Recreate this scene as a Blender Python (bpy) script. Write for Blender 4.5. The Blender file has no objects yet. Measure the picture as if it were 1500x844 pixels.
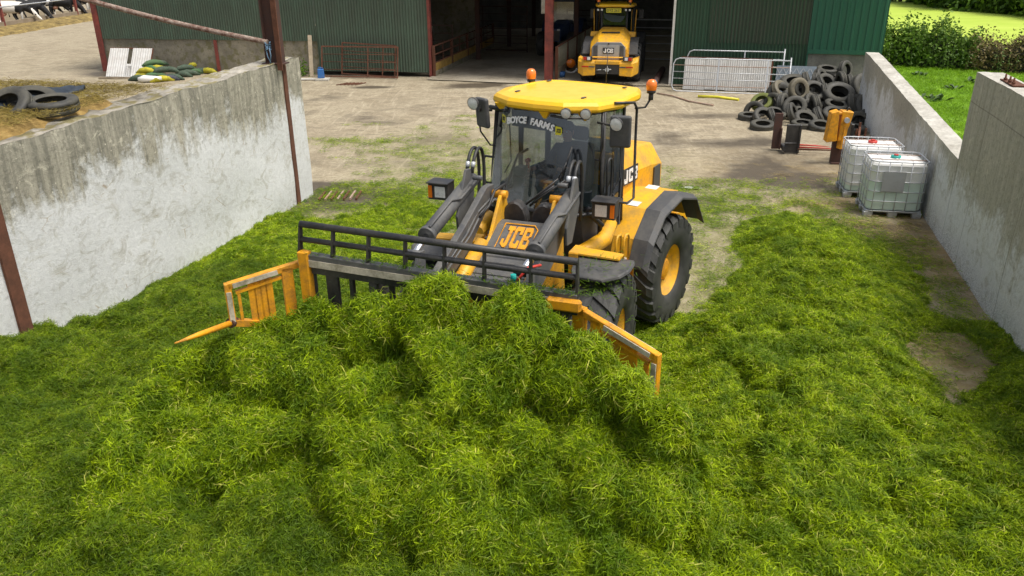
import bpy, bmesh, math, random
import numpy as np
from mathutils import Matrix, Vector, Euler, noise
R_ = math.radians
sc = bpy.context.scene
# ------------------------------------------------------------------ camera, world, sun
F, TH, RO, H = 1167.0, R_(23.1), R_(-0.4), 5.3
fw = Vector((0, math.cos(TH), -math.sin(TH))); rt = Vector((1, 0, 0)); up = rt.cross(fw)
c_, s_ = math.cos(RO), math.sin(RO)
r2 = c_ * rt + s_ * up; u2 = -s_ * rt + c_ * up
cam = bpy.data.cameras.new('camera'); camo = bpy.data.objects.new('camera', cam)
sc.collection.objects.link(camo); sc.camera = camo
cm = Matrix((r2, u2, -fw)).transposed().to_4x4(); cm.translation = Vector((0, 0, H)); camo.matrix_world = cm
cam.sensor_width = 36; cam.lens = 36 * F / 1500; cam.clip_start = .1; cam.clip_end = 3000

def ray(px, py):
    return fw + (px - 750) / F * r2 - (py - 422) / F * u2
def U(px, py, z=0.0):
    d = ray(px, py); t = (z - H) / d.z; return d * t + Vector((0, 0, H))
def UY(px, py, Y):
    d = ray(px, py); t = Y / d.y; return d * t + Vector((0, 0, H))

SUN_EL, SUN_AZ = 66, 115       # high soft sun from the right through bright thin cloud
w = bpy.data.worlds.new("World"); sc.world = w; w.use_nodes = True
nt = w.node_tree; nt.nodes.clear()
sky = nt.nodes.new('ShaderNodeTexSky'); sky.sky_type = 'NISHITA'; sky.sun_disc = False
sky.sun_elevation = R_(SUN_EL); sky.sun_rotation = R_(SUN_AZ); sky.air_density = 1.0; sky.dust_density = 5.0; sky.ozone_density = .6
bg = nt.nodes.new('ShaderNodeBackground'); bg.inputs[1].default_value = 0.13
hs = nt.nodes.new('ShaderNodeHueSaturation'); hs.inputs['Saturation'].default_value = .45
wo = nt.nodes.new('ShaderNodeOutputWorld')
nt.links.new(sky.outputs[0], hs.inputs['Color']); nt.links.new(hs.outputs[0], bg.inputs[0]); nt.links.new(bg.outputs[0], wo.inputs[0])
sl = bpy.data.lights.new('sun', 'SUN'); sl.energy = 2.2; sl.angle = R_(22); sl.color = (1, .95, .87)
so = bpy.data.objects.new('sun', sl); sc.collection.objects.link(so)
az = R_(SUN_AZ); el = R_(SUN_EL)
sd = Vector((math.sin(az) * math.cos(el), math.cos(az) * math.cos(el), math.sin(el)))
so.rotation_euler = sd.to_track_quat('Z', 'Y').to_euler(); so.location = sd * 60
sc.view_settings.view_transform = 'Standard'; sc.view_settings.look = 'None'
sc.view_settings.exposure = 0.42; sc.view_settings.gamma = 1
sc.render.engine = 'CYCLES'
rnd = random.Random(7)

# ------------------------------------------------------------------ helpers
C = sc.collection
def T(x, y, z): return Matrix.Translation((x, y, z))
def Rz(a): return Matrix.Rotation(a, 4, 'Z')
def Rx(a): return Matrix.Rotation(a, 4, 'X')
def Ry(a): return Matrix.Rotation(a, 4, 'Y')
I4 = Matrix.Identity(4)

class MB:
    def __init__(s): s.v = []; s.f = []; s.s = []; s.m = []
    def add(s, vs, fs, smooth=False, mi=0, M=None):
        o = len(s.v)
        s.v += [tuple(M @ Vector(p)) if M is not None else tuple(p) for p in vs]
        for f in fs: s.f.append(tuple(i + o for i in f)); s.s.append(smooth); s.m.append(mi)
        return s
    def box(s, c, d, M=None, mi=0, tx=1, ty=1):     # tx, ty: taper of the top
        x, y, z = d[0] / 2, d[1] / 2, d[2] / 2
        vs = [(c[0] + a * x * (tx if e > 0 else 1), c[1] + b * y * (ty if e > 0 else 1), c[2] + e * z) for e in (-1, 1) for a, b in ((-1, -1), (1, -1), (1, 1), (-1, 1))]
        return s.add(vs, [(3, 2, 1, 0), (4, 5, 6, 7), (0, 1, 5, 4), (1, 2, 6, 5), (2, 3, 7, 6), (3, 0, 4, 7)], False, mi, M)
    def beam(s, p0, p1, w, h, up=(0, 0, 1), mi=0, M=None, w1=None, h1=None):
        p0 = Vector(p0); p1 = Vector(p1); d = (p1 - p0).normalized(); u = Vector(up)
        a = d.cross(u)
        if a.length < 1e-4: a = d.cross(Vector((1, 0, 0)))
        a.normalize(); b = a.cross(d)
        vs = []
        for p, ww, hh in ((p0, w, h), (p1, w1 or w, h1 or h)):
            for i, j in ((-1, -1), (1, -1), (1, 1), (-1, 1)): vs.append(p + a * i * ww / 2 + b * j * hh / 2)
        return s.add(vs, [(0, 1, 2, 3), (7, 6, 5, 4), (1, 0, 4, 5), (2, 1, 5, 6), (3, 2, 6, 7), (0, 3, 7, 4)], False, mi, M)
    def tube(s, pts, r, n=8, cap=True, mi=0, M=None, closed=False):
        pts = [Vector(p) for p in pts]; k = len(pts)
        rs = r if isinstance(r, (list, tuple)) else [r] * k
        vs = []; a = None
        for i, p in enumerate(pts):
            if closed: d = pts[(i + 1) % k] - pts[i - 1]
            else: d = pts[min(i + 1, k - 1)] - pts[max(i - 1, 0)]
            d.normalize()
            if a is None:
                a = d.cross(Vector((0, 0, 1)))
                if a.length < .05: a = d.cross(Vector((1, 0, 0)))
            else: a = a - d * a.dot(d)
            a.normalize(); b = d.cross(a)
            for j in range(n):
                t = 2 * math.pi * j / n; vs.append(p + (a * math.cos(t) + b * math.sin(t)) * rs[i])
        fs = []
        for i in range(k if closed else k - 1):
            i2 = (i + 1) % k
            for j in range(n):
                j2 = (j + 1) % n; fs.append((i * n + j, i * n + j2, i2 * n + j2, i2 * n + j))
        s.add(vs, fs, True, mi, M)
        if cap and not closed:
            o = len(s.v) - len(vs)
            s.f.append(tuple(o + j for j in reversed(range(n)))); s.s.append(False); s.m.append(mi)
            s.f.append(tuple(o + (k - 1) * n + j for j in range(n))); s.s.append(False); s.m.append(mi)
        return s
    def cyl(s, p0, p1, r0, r1=None, n=16, mi=0, M=None): return s.tube([p0, p1], [r0, r1 if r1 is not None else r0], n, True, mi, M)
    def lathe(s, prof, n=32, mi=0, M=None, closed=False):       # profile (radius, y); axis y
        k = len(prof); vs = []
        for i in range(n):
            t = 2 * math.pi * i / n
            for r, y in prof: vs.append((r * math.cos(t), y, r * math.sin(t)))
        fs = []
        for i in range(n):
            i2 = (i + 1) % n
            for j in range(k if closed else k - 1):
                j2 = (j + 1) % k; fs.append((i * k + j, i * k + j2, i2 * k + j2, i2 * k + j))
        return s.add(vs, fs, True, mi, M)
    def prism(s, poly, a, b, plane='xz', mi=0, M=None):         # polygon in a plane, extruded along the third axis a..b
        n = len(poly)
        def P3(p, t):
            return {'xz': (p[0], t, p[1]), 'xy': (p[0], p[1], t), 'yz': (t, p[0], p[1])}[plane]
        vs = [P3(p, a) for p in poly] + [P3(p, b) for p in poly]
        fs = [tuple(range(n)), tuple(reversed(range(n, 2 * n)))] + [(i, i + n, (i + 1) % n + n, (i + 1) % n) for i in range(n)]
        return s.add(vs, fs, False, mi, M)
    def loft(s, rings, cap=True, mi=0, M=None, smooth=False, closed=True):
        n = len(rings[0]); vs = [p for r in rings for p in r]; fs = []
        for i in range(len(rings) - 1):
            for j in range(n if closed else n - 1):
                j2 = (j + 1) % n; fs.append((i * n + j, i * n + j2, (i + 1) * n + j2, (i + 1) * n + j))
        s.add(vs, fs, smooth, mi, M)
        if cap:
            o = len(s.v) - len(vs)
            s.f.append(tuple(o + j for j in reversed(range(n)))); s.s.append(False); s.m.append(mi)
            s.f.append(tuple(o + (len(rings) - 1) * n + j for j in range(n))); s.s.append(False); s.m.append(mi)
        return s
    def sphere(s, c, r, n=12, mi=0, M=None, sc_=(1, 1, 1), half=False):
        k = n // 2; vs = []; fs = []
        lo = 0 if half else -math.pi / 2
        for i in range(k + 1):
            ph = lo + (math.pi / 2 - lo) * i / k
            for j in range(n):
                t = 2 * math.pi * j / n
                vs.append((c[0] + r * sc_[0] * math.cos(ph) * math.cos(t), c[1] + r * sc_[1] * math.cos(ph) * math.sin(t), c[2] + r * sc_[2] * math.sin(ph)))
        for i in range(k):
            for j in range(n): fs.append((i * n + j, i * n + (j + 1) % n, (i + 1) * n + (j + 1) % n, (i + 1) * n + j))
        return s.add(vs, fs, True, mi, M)
    def mesh(s, name, mats, fix=True):
        me = bpy.data.meshes.new(name); me.from_pydata(s.v, [], s.f)
        for m in (mats if isinstance(mats, (list, tuple)) else [mats]): me.materials.append(m)
        me.polygons.foreach_set('use_smooth', s.s); me.polygons.foreach_set('material_index', s.m)
        if fix:
            b = bmesh.new(); b.from_mesh(me); bmesh.ops.recalc_face_normals(b, faces=b.faces); b.to_mesh(me); b.free()
        me.update(); return me
    def obj(s, name, mats, parent=None, bev=0, loc=None, M=None, fix=True, seg=1, solid=0):
        o = bpy.data.objects.new(name, s.mesh(name, mats, fix)); C.objects.link(o)
        if parent is not None: o.parent = parent
        if M is not None: o.matrix_basis = M
        if loc is not None: o.location = loc
        if solid:
            m = o.modifiers.new('solid', 'SOLIDIFY'); m.thickness = solid; m.offset = 0
        if bev:
            m = o.modifiers.new('bevel', 'BEVEL'); m.width = bev; m.segments = seg; m.limit_method = 'ANGLE'; m.angle_limit = R_(40)
        return o

def tag(o, label=None, cat=None, group=None, kind=None):
    if label: o['label'] = label
    if cat: o['category'] = cat
    if group: o['group'] = group
    if kind: o['kind'] = kind
    return o
def empty(name, M, label, cat, group=None):
    o = bpy.data.objects.new(name, None); C.objects.link(o); o.matrix_world = M if isinstance(M, Matrix) else T(*M)
    o.empty_display_size = .2
    return tag(o, label, cat, group)
def part(o, parent, name=None):
    if name: o.name = name
    o.parent = parent; return o
def copy_tree(o, parent=None):
    c = o.copy(); C.objects.link(c); c.parent = parent
    for ch in list(o.children): copy_tree(ch, c)
    return c
def inst(name, mesh, parent, M):
    o = bpy.data.objects.new(name, mesh); C.objects.link(o); o.parent = parent; o.matrix_basis = M; return o

# ------------------------------------------------------------------ materials
class NT:
    def __init__(s, name):
        s.m = bpy.data.materials.new(name); s.m.use_nodes = True; s.t = s.m.node_tree; s.t.nodes.clear()
        s.out = s.n('ShaderNodeOutputMaterial'); s.b = s.n('ShaderNodeBsdfPrincipled'); s.l(s.b.outputs[0], s.out.inputs[0])
        s.tc = s.n('ShaderNodeTexCoord')
    def n(s, k): return s.t.nodes.new(k)
    def l(s, a, b): s.t.links.new(a, b)
    def set(s, inp, v):
        if hasattr(v, 'links'): s.l(v, inp)
        else:
            if isinstance(v, (tuple, list)) and len(v) == 3 and inp.type == 'RGBA': v = (*v, 1)
            inp.default_value = v
    def map(s, src=None, scale=(1, 1, 1), rot=(0, 0, 0)):
        m = s.n('ShaderNodeMapping'); s.l(src or s.tc.outputs['Object'], m.inputs[0]); m.inputs['Scale'].default_value = scale
        m.inputs['Rotation'].default_value = rot; return m.outputs[0]
    def noise(s, scale, vec=None, detail=4, rough=.6, dist=0, col=False):
        x = s.n('ShaderNodeTexNoise'); x.inputs['Scale'].default_value = scale; x.inputs['Detail'].default_value = detail
        x.inputs['Roughness'].default_value = rough; x.inputs['Distortion'].default_value = dist
        s.l(vec or s.tc.outputs['Object'], x.inputs['Vector']); return x.outputs['Color' if col else 'Fac']
    def vor(s, scale, vec=None, feat='F1'):
        x = s.n('ShaderNodeTexVoronoi'); x.feature = feat; x.inputs['Scale'].default_value = scale
        s.l(vec or s.tc.outputs['Object'], x.inputs['Vector']); return x.outputs['Distance']
    def ramp(s, fac, stops, interp='LINEAR'):
        x = s.n('ShaderNodeValToRGB'); x.color_ramp.interpolation = interp; e = x.color_ramp.elements
        while len(e) < len(stops): e.new(.5)
        for i, (p, c) in enumerate(stops):
            e[i].position = p; e[i].color = (c, c, c, 1) if not isinstance(c, (tuple, list)) else (*c, 1)
        s.l(fac, x.inputs[0]); return x.outputs[0]
    def mix(s, f, a, b, mode='MIX'):
        x = s.n('ShaderNodeMix'); x.data_type = 'RGBA'; x.blend_type = mode
        s.set(x.inputs[0], f); s.set(x.inputs[6], a); s.set(x.inputs[7], b); return x.outputs[2]
    def math(s, op, a, b=0.0):
        x = s.n('ShaderNodeMath'); x.operation = op; s.set(x.inputs[0], a); s.set(x.inputs[1], b); return x.outputs[0]
    def sep(s, v=None):
        x = s.n('ShaderNodeSeparateXYZ'); s.l(v or s.tc.outputs['Object'], x.inputs[0]); return x.outputs
    def attr(s, name):
        x = s.n('ShaderNodeAttribute'); x.attribute_name = name; return x.outputs
    def bump(s, h, st=.3, d=.01):
        x = s.n('ShaderNodeBump'); x.inputs['Strength'].default_value = st; x.inputs['Distance'].default_value = d
        s.l(h, x.inputs['Height']); s.l(x.outputs[0], s.b.inputs['Normal']); return x
    def col(s, v): s.set(s.b.inputs['Base Color'], v); return s
    def r(s, v): s.set(s.b.inputs['Roughness'], v); return s

def simple(name, col, rough=.5, metal=0, dirt=(.16, .14, .1), damt=.35, dscale=3, var=.12, bump=.08, bs=60, coat=0, spec=.5, dedge=.55):
    n = NT(name); n1 = n.noise(dscale, detail=8, rough=.7); n2 = n.noise(dscale * 7, detail=4)
    c = n.mix(n2, tuple(x * (1 - var) for x in col), tuple(min(1, x * (1 + var)) for x in col))
    f = n.ramp(n.math('MULTIPLY', n1, n.math('ADD', n.math('MULTIPLY', n2, .6), .7)), [(dedge - .15, 0), (dedge + .15, damt)])
    n.col(n.mix(f, c, dirt)); n.r(n.math('ADD', n.math('MULTIPLY', f, .35), rough)); n.b.inputs['Metallic'].default_value = metal
    n.b.inputs['Specular IOR Level'].default_value = spec; n.b.inputs['Coat Weight'].default_value = coat
    if bump: n.bump(n.noise(bs), bump, .004)
    return n.m

yellow = simple('yellow_paint', (.88, .44, .006), .40, dirt=(.34, .22, .07), damt=.7, dscale=3.5, dedge=.52, var=.06)
yellow_old = simple('worn_yellow_paint', (.82, .36, .008), .5, dirt=(.18, .09, .03), damt=.75, dscale=6, dedge=.56)
yellow_tread = simple('worn_step_tread', (.50, .47, .40), .6, dirt=(.2, .15, .09), damt=.6, dscale=9)
roofy = simple('cab_roof_paint', (.90, .53, .012), .33, dirt=(.60, .30, .02), damt=.35, dscale=4, coat=.2, bump=.03)
dgrey = simple('dark_grey_plastic', (.055, .057, .06), .55, dirt=(.15, .14, .12), damt=.55, dscale=3)
blackm = simple('black_metal', (.022, .022, .024), .42, dirt=(.11, .1, .085), damt=.5, dscale=4)
armgrey = simple('charcoal_metal', (.075, .078, .084), .45, dirt=(.17, .16, .135), damt=.55, dscale=5, dedge=.5)
rubber = simple('black_rubber', (.02, .02, .021), .5, damt=.3, dirt=(.09, .085, .07))
chrome = simple('chrome_rod', (.9, .9, .9), .12, 1, damt=.05, bump=0)
white = simple('white_paint', (.72, .71, .67), .5, dirt=(.4, .36, .28), damt=.5, dscale=6)
whitesign = simple('white_lettering', (.90, .90, .88), .5, damt=.1)
woodw = simple('worn_cream_wear_strip', (.62, .56, .44), .7, dirt=(.14, .12, .07), damt=.85, dscale=4, dedge=.5)
rust = simple('rusty_steel', (.17, .065, .035), .8, dirt=(.08, .035, .02), damt=.8, dscale=4, bump=.3, dedge=.45)
rustred = simple('red_oxide_paint', (.27, .055, .038), .7, dirt=(.09, .035, .03), damt=.8, dscale=3, dedge=.48)
rustbrown = simple('brown_weathered_steel', (.06, .033, .027), .7, dirt=(.13, .05, .03), damt=.6, dscale=3)
galv = simple('galvanised_steel', (.52, .54, .56), .45, .35, dirt=(.3, .3, .3), damt=.5, dscale=6)
galvrust = simple('rusty_bar', (.33, .2, .13), .7, dirt=(.4, .4, .4), damt=.5)
orange = simple('orange_lens', (.85, .20, .01), .25, damt=.1, bump=0, coat=.5)
redlens = simple('red_lens', (.5, .02, .01), .25, damt=.1, bump=0)
silver = simple('lamp_reflector', (.85, .86, .86), .25, .1, damt=.6, dirt=(.35, .36, .36), dscale=30, bump=.4, bs=30)
lampface = simple('lamp_glass', (.78, .80, .78), .2, .1, dirt=(.08, .08, .08), damt=.5, dscale=45, dedge=.62)
bluep = simple('blue_plastic', (.02, .14, .42), .4)
bluepipe = simple('blue_pipe', (.02, .19, .36), .4, damt=.4)
bluet = simple('dark_blue_paint', (.01, .04, .13), .4)
yellowpipe = simple('bright_yellow_plastic', (.72, .66, .03), .4)
redp = simple('red_plastic', (.62, .03, .02), .4)
teal = simple('teal_plastic', (.0, .38, .33), .4)
skin = simple('skin', (.5, .26, .18), .5, damt=.1)
cloth_navy = simple('navy_cloth', (.012, .018, .035), .9, damt=.1)
jeans = simple('dark_jeans', (.03, .045, .08), .9)
hair = simple('brown_hair', (.05, .03, .02), .8)
seatm = simple('cab_upholstery', (.035, .055, .055), .8, damt=.2)
consolem = simple('cab_console_plastic', (.07, .12, .12), .5, damt=.3, dirt=(.18, .2, .18))
paper = simple('white_paper', (.75, .75, .72), .8, damt=.1)
boardm = simple('yellow_timber_board', (.45, .28, .06), .8, dirt=(.12, .08, .04), damt=.7)
timber = simple('grey_timber', (.30, .24, .16), .85, dirt=(.12, .09, .06), damt=.7)
blacksheet = simple('black_silage_sheet', (.02, .028, .04), .35, dirt=(.08, .1, .12), damt=.5, bump=.5, bs=12)

def glass(name, tint, refl=.12, alpha=.75):
    n = NT(name); tr = n.n('ShaderNodeBsdfTransparent'); tr.inputs[0].default_value = (*tint, 1)
    gl = n.n('ShaderNodeBsdfGlossy'); gl.inputs['Roughness'].default_value = .06; gl.inputs[0].default_value = (.85, .9, 1, 1)
    fr = n.n('ShaderNodeFresnel'); fr.inputs[0].default_value = 1.5
    df = n.n('ShaderNodeBsdfDiffuse'); df.inputs[0].default_value = (.22, .24, .25, 1)
    m1 = n.n('ShaderNodeMixShader'); dust = n.ramp(n.noise(2.2, detail=6), [(.4, .015), (.7, .10)])
    n.l(dust, m1.inputs[0]); n.l(tr.outputs[0], m1.inputs[1]); n.l(df.outputs[0], m1.inputs[2])
    m2 = n.n('ShaderNodeMixShader'); f = n.math('ADD', n.math('MULTIPLY', fr.outputs[0], 1.0), refl - .04)
    n.l(f, m2.inputs[0]); n.l(m1.outputs[0], m2.inputs[1]); n.l(gl.outputs[0], m2.inputs[2])
    n.l(m2.outputs[0], n.out.inputs[0]); return n.m
cabglass = glass('cab_glass', (.60, .69, .70), .15)
smoke = glass('smoked_glass', (.48, .50, .48), .12)

def tyremat(name, base, dust, damt):
    n = NT(name); v = n.noise(4, detail=8, rough=.7); v2 = n.noise(25, detail=4)
    f = n.ramp(n.math('ADD', n.math('MULTIPLY', v, .8), n.math('MULTIPLY', v2, .2)), [(.38, 0), (.62, damt)])
    ri = n.n('ShaderNodeObjectInfo').outputs['Random']
    n.col(n.mix(n.math('MULTIPLY', ri, .55), n.mix(f, base, dust), tuple(x * .6 for x in dust))); n.r(n.math('ADD', n.math('MULTIPLY', f, .3), .55)); n.bump(v2, .25, .004); return n.m
tyrem = tyremat('loader_tyre_rubber', (.018, .019, .021), (.085, .085, .075), .7)
oldtyre = tyremat('old_tyre_rubber', (.020, .020, .019), (.095, .09, .07), .9)
mosstyre = tyremat('mossy_tyre_rubber', (.10, .13, .02), (.19, .2, .05), .9)
dusttyre = tyremat('dusty_tyre_rubber', (.10, .09, .06), (.22, .19, .13), .9)

# concrete of the two clamp walls; coordinates are metres along, across, up
def wallmat(name, top, mid, white_, zt, speck):
    n = NT(name)
    P = n.tc.outputs['Object']; x, y, z = n.sep()
    st = n.noise(1.0, n.map(scale=(5.5, 5.5, .30)), 8, .7); st2 = n.noise(1.0, n.map(scale=(14, 14, .6)), 6, .7); big = n.noise(.7, P, 9, .68, .8); fine = n.noise(11, P, 9, .75); g = n.noise(60, P, 4, .7)
    zz = n.math('ADD', z, n.math('MULTIPLY', n.math('SUBTRACT', big, .5), 2.6)); zz = n.math('ADD', zz, n.math('MULTIPLY', n.math('SUBTRACT', st, .5), 1.5)); zz = n.math('ADD', zz, n.math('MULTIPLY', n.math('SUBTRACT', fine, .5), .9))
    f = n.ramp(n.math('DIVIDE', zz, 3.2), [(zt - .07, 0), (zt + .07, 1)])
    dk = n.mix(n.ramp(st, [(.36, 0), (.64, 1)]), tuple(v * .9 for v in top), mid)
    dk = n.mix(n.ramp(st2, [(.50, 0), (.60, .15 if speck else .32)]), dk, tuple(v * .38 for v in top)); dk = n.mix(n.ramp(fine, [(.50, 0), (.60, .5)]), dk, tuple(v * .55 for v in top))
    dk = n.mix(n.ramp(n.noise(4.5, P, 8, .8, .5), [(.56, 0), (.62, .25 if speck else .5)]), dk, tuple(min(.85, v * 1.7) for v in mid))
    wh = n.mix(n.ramp(fine, [(.42, 0), (.62, .6)]), white_, tuple(v * .78 for v in white_))
    wh = n.mix(n.ramp(n.noise(2.4, n.map(scale=(1, 1, 1.3)), 9, .78, 1.0), [(.52, 0), (.64, .75)]), wh, (.44, .43, .37))
    if speck:
        low = n.ramp(n.math('ADD', z, n.math('MULTIPLY', big, .9)), [(.45, 1), (1.3, 0)])
        wh = n.mix(n.math('MULTIPLY', n.ramp(n.noise(34, P, 5, .8), [(.49, 0), (.56, .8)]), low), wh, (.12, .13, .12))
        sx_ = n.math('ABSOLUTE', n.math('SUBTRACT', n.math('FRACT', n.math('DIVIDE', x, 2.44)), .5)); ln = n.ramp(sx_, [(.0, .75), (.006, 0)]); lz = n.ramp(n.math('ABSOLUTE', n.math('SUBTRACT', z, 2.72)), [(.0, .7), (.014, 0)])
    else:
        bl = n.ramp(n.noise(1.3, n.map(scale=(1, 1, 1.5)), 9, .78, 1.4), [(.56, 0), (.64, .5)]); wh = n.mix(bl, wh, (.33, .31, .25))
        sc1 = n.ramp(n.vor(1.1, n.map(scale=(1.0, 1, 2.8), rot=(0, .35, 0)), 'DISTANCE_TO_EDGE'), [(.0, .85), (.014, 0)]); msk = n.ramp(n.noise(1.7, P, 3), [(.58, 0), (.64, .8)])
        wh = n.mix(n.math('MULTIPLY', sc1, msk), wh, (.30, .19, .06))
    c = n.mix(f, wh, dk)
    if speck: c = n.mix(n.math('MAXIMUM', ln, lz), c, (.13, .12, .10))
    lich = n.ramp(n.vor(11, n.map(scale=(1, 1, .6))), [(.06, .8), (.10, 0)]); c = n.mix(n.math('MULTIPLY', lich, n.ramp(big, [(.5, 0), (.56, 1)])), c, tuple(min(.85, v * 1.8) for v in mid))
    n.col(c); n.r(.85); h = n.math('ADD', n.math('MULTIPLY', fine, .7), n.math('MULTIPLY', g, .3)); n.bump(h, .7, .03); return n.m
wallL = wallmat('limewashed_concrete', (.24, .23, .18), (.46, .43, .34), (.70, .71, .70), .68, False)
wallR = wallmat('weathered_concrete', (.42, .40, .32), (.50, .475, .39), (.74, .75, .74), .38, True)
def conc(name, a, b, sc1=1.5, moss=None):
    n = NT(name); v = n.noise(sc1, detail=8, rough=.7); w2 = n.noise(14, detail=6)
    c = n.mix(n.ramp(v, [(.35, 0), (.65, 1)]), a, b); c = n.mix(n.ramp(w2, [(.5, 0), (.75, .5)]), c, tuple(x * .5 for x in a))
    if moss: c = n.mix(n.ramp(n.noise(3), [(.52, 0), (.6, .8)]), c, moss)
    n.col(c); n.r(.9); n.bump(w2, .5, .02); return n.m
walltop = conc('wall_top_concrete', (.34, .32, .27), (.55, .53, .47), 2)
walltopL = conc('dirty_wall_top', (.24, .22, .18), (.42, .39, .33), 2.2, (.2, .17, .05))
plinth = conc('plinth_concrete', (.16, .145, .11), (.30, .27, .20), 1.2, (.14, .13, .06))
plinthdark = conc('dark_plinth_concrete', (.12, .12, .105), (.22, .215, .19))
slabm = conc('shed_floor_concrete', (.20, .17, .12), (.42, .37, .28), .45)
kerbm = conc('kerb_concrete', (.24, .19, .13), (.32, .26, .19))

def cladding(name, col, dirty):
    n = NT(name); ri = n.n('ShaderNodeObjectInfo').outputs['Random']
    st = n.noise(1, n.map(scale=(14, 1, .7)), 5, .6); b = n.noise(.9, detail=6); x, y, z = n.sep()
    c = n.mix(st, tuple(v * .8 for v in col), tuple(v * 1.2 for v in col)); c = n.mix(n.math('MULTIPLY', ri, .35), c, tuple(v * .7 for v in col))
    f = n.math('MULTIPLY', n.ramp(n.math('ADD', n.math('MULTIPLY', b, .5), n.math('MULTIPLY', st, .5)), [(.4, 0), (.62, 1)]), dirty)
    c = n.mix(f, c, (.055, .06, .045))
    c = n.mix(n.ramp(n.noise(26), [(.68, 0), (.76, .5)]), c, (.35, .38, .33))
    n.col(c); n.r(.42); n.b.inputs['Metallic'].default_value = .15; return n.m
cladA = cladding('green_cladding', (.085, .135, .095), .65)
cladB = cladding('green_cladding_dark', (.03, .085, .048), .35)
cladD = cladding('stained_green_cladding', (.035, .07, .042), .9)
cladN = cladding('newer_green_cladding', (.025, .12, .075), .15)
corrw = simple('white_corrugated_sheet', (.62, .62, .60), .5, dirt=(.35, .3, .24), damt=.5, dscale=3)
roofm = simple('fibre_cement_roof', (.2, .2, .19), .9)

def leafm(name, a, b, c3=None, trans=.35, amt=.12, patch=None):
    n = NT(name); v = n.attr('tint')[2]; ri = n.n('ShaderNodeObjectInfo').outputs['Random']
    c = n.mix(v, a, b)
    if c3: c = n.mix(n.ramp(v, [(1 - amt - .02, 0), (1 - amt, 1)], 'LINEAR'), c, c3)
    c = n.mix(n.math('MULTIPLY', ri, .5), c, tuple(x * .5 for x in a))
    if patch:
        ps = n.n('ShaderNodeNewGeometry').outputs['Position']
        c = n.mix(n.ramp(n.noise(1.7, ps, 5, .7, .6), [(.44, 0), (.60, .75)]), c, patch[0]); c = n.mix(n.ramp(n.noise(6.5, ps, 3, .6), [(.50, 0), (.62, .6)]), c, patch[0]); c = n.mix(n.ramp(n.noise(3.1, ps, 4, .7), [(.56, 0), (.70, .45)]), c, patch[1])
    n.col(c); n.r(.55); n.b.inputs['Specular IOR Level'].default_value = .25
    tl = n.n('ShaderNodeBsdfTranslucent'); n.l(c, tl.inputs[0]); ms = n.n('ShaderNodeMixShader'); ms.inputs[0].default_value = trans
    n.l(n.b.outputs[0], ms.inputs[1]); n.l(tl.outputs[0], ms.inputs[2]); n.l(ms.outputs[0], n.out.inputs[0]); return n.m
grassm = leafm('cut_grass_blades', (.075, .15, .002), (.58, .76, .008), (.70, .68, .14), .33, .03, ((.08, .16, .002), (.52, .60, .015)))
strawm = leafm('straw_blades', (.26, .19, .07), (.52, .42, .2), None, .2)
feedm = leafm('feed_blades', (.14, .10, .02), (.34, .27, .06), None, .2)
hedgem = leafm('hedge_leaves', (.05, .11, .012), (.22, .36, .04), None, .3)
troddenm = leafm('trodden_grass_blades', (.055, .115, .002), (.36, .50, .008), (.50, .48, .12), .3, .03, ((.06, .12, .002), (.34, .42, .015)))
bramblem = leafm('bramble_leaves', (.075, .08, .02), (.30, .22, .09), None, .2)
brightm = leafm('bright_shrub_leaves', (.06, .15, .012), (.24, .42, .025), None, .35)
treem = leafm('tree_leaves', (.03, .08, .014), (.15, .26, .04), None, .3)
pasturem = leafm('pasture_grass_blades', (.12, .26, .003), (.26, .46, .006), None, .35)
bark = simple('bark', (.09, .07, .05), .9, bump=.6, bs=20)

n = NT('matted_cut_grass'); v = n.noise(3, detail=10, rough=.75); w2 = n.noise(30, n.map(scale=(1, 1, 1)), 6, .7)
n.col(n.mix(n.math('MULTIPLY', v, 1), n.mix(w2, (.010, .022, .001), (.07, .125, .003)), (.025, .05, .002))); n.r(.8); n.bump(w2, 1, .03); matted = n.m  # base kept very dark, painting shade into the gaps between tufts
n = NT('feed_mass'); w2 = n.noise(2.2, detail=10, rough=.8); n.col(n.mix(n.ramp(w2, [(.4, 0), (.62, 1)]), (.09, .06, .015), (.36, .26, .08))); n.r(.9); n.bump(w2, 1, .04); feedmass = n.m
n = NT('sawdust_silage_face'); w2 = n.noise(9, detail=8, rough=.75); n.col(n.mix(n.ramp(w2, [(.3, 0), (.7, 1)]), (.22, .13, .03), (.58, .40, .14))); n.r(.9); n.bump(w2, .8, .03); silage_side = n.m
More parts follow.
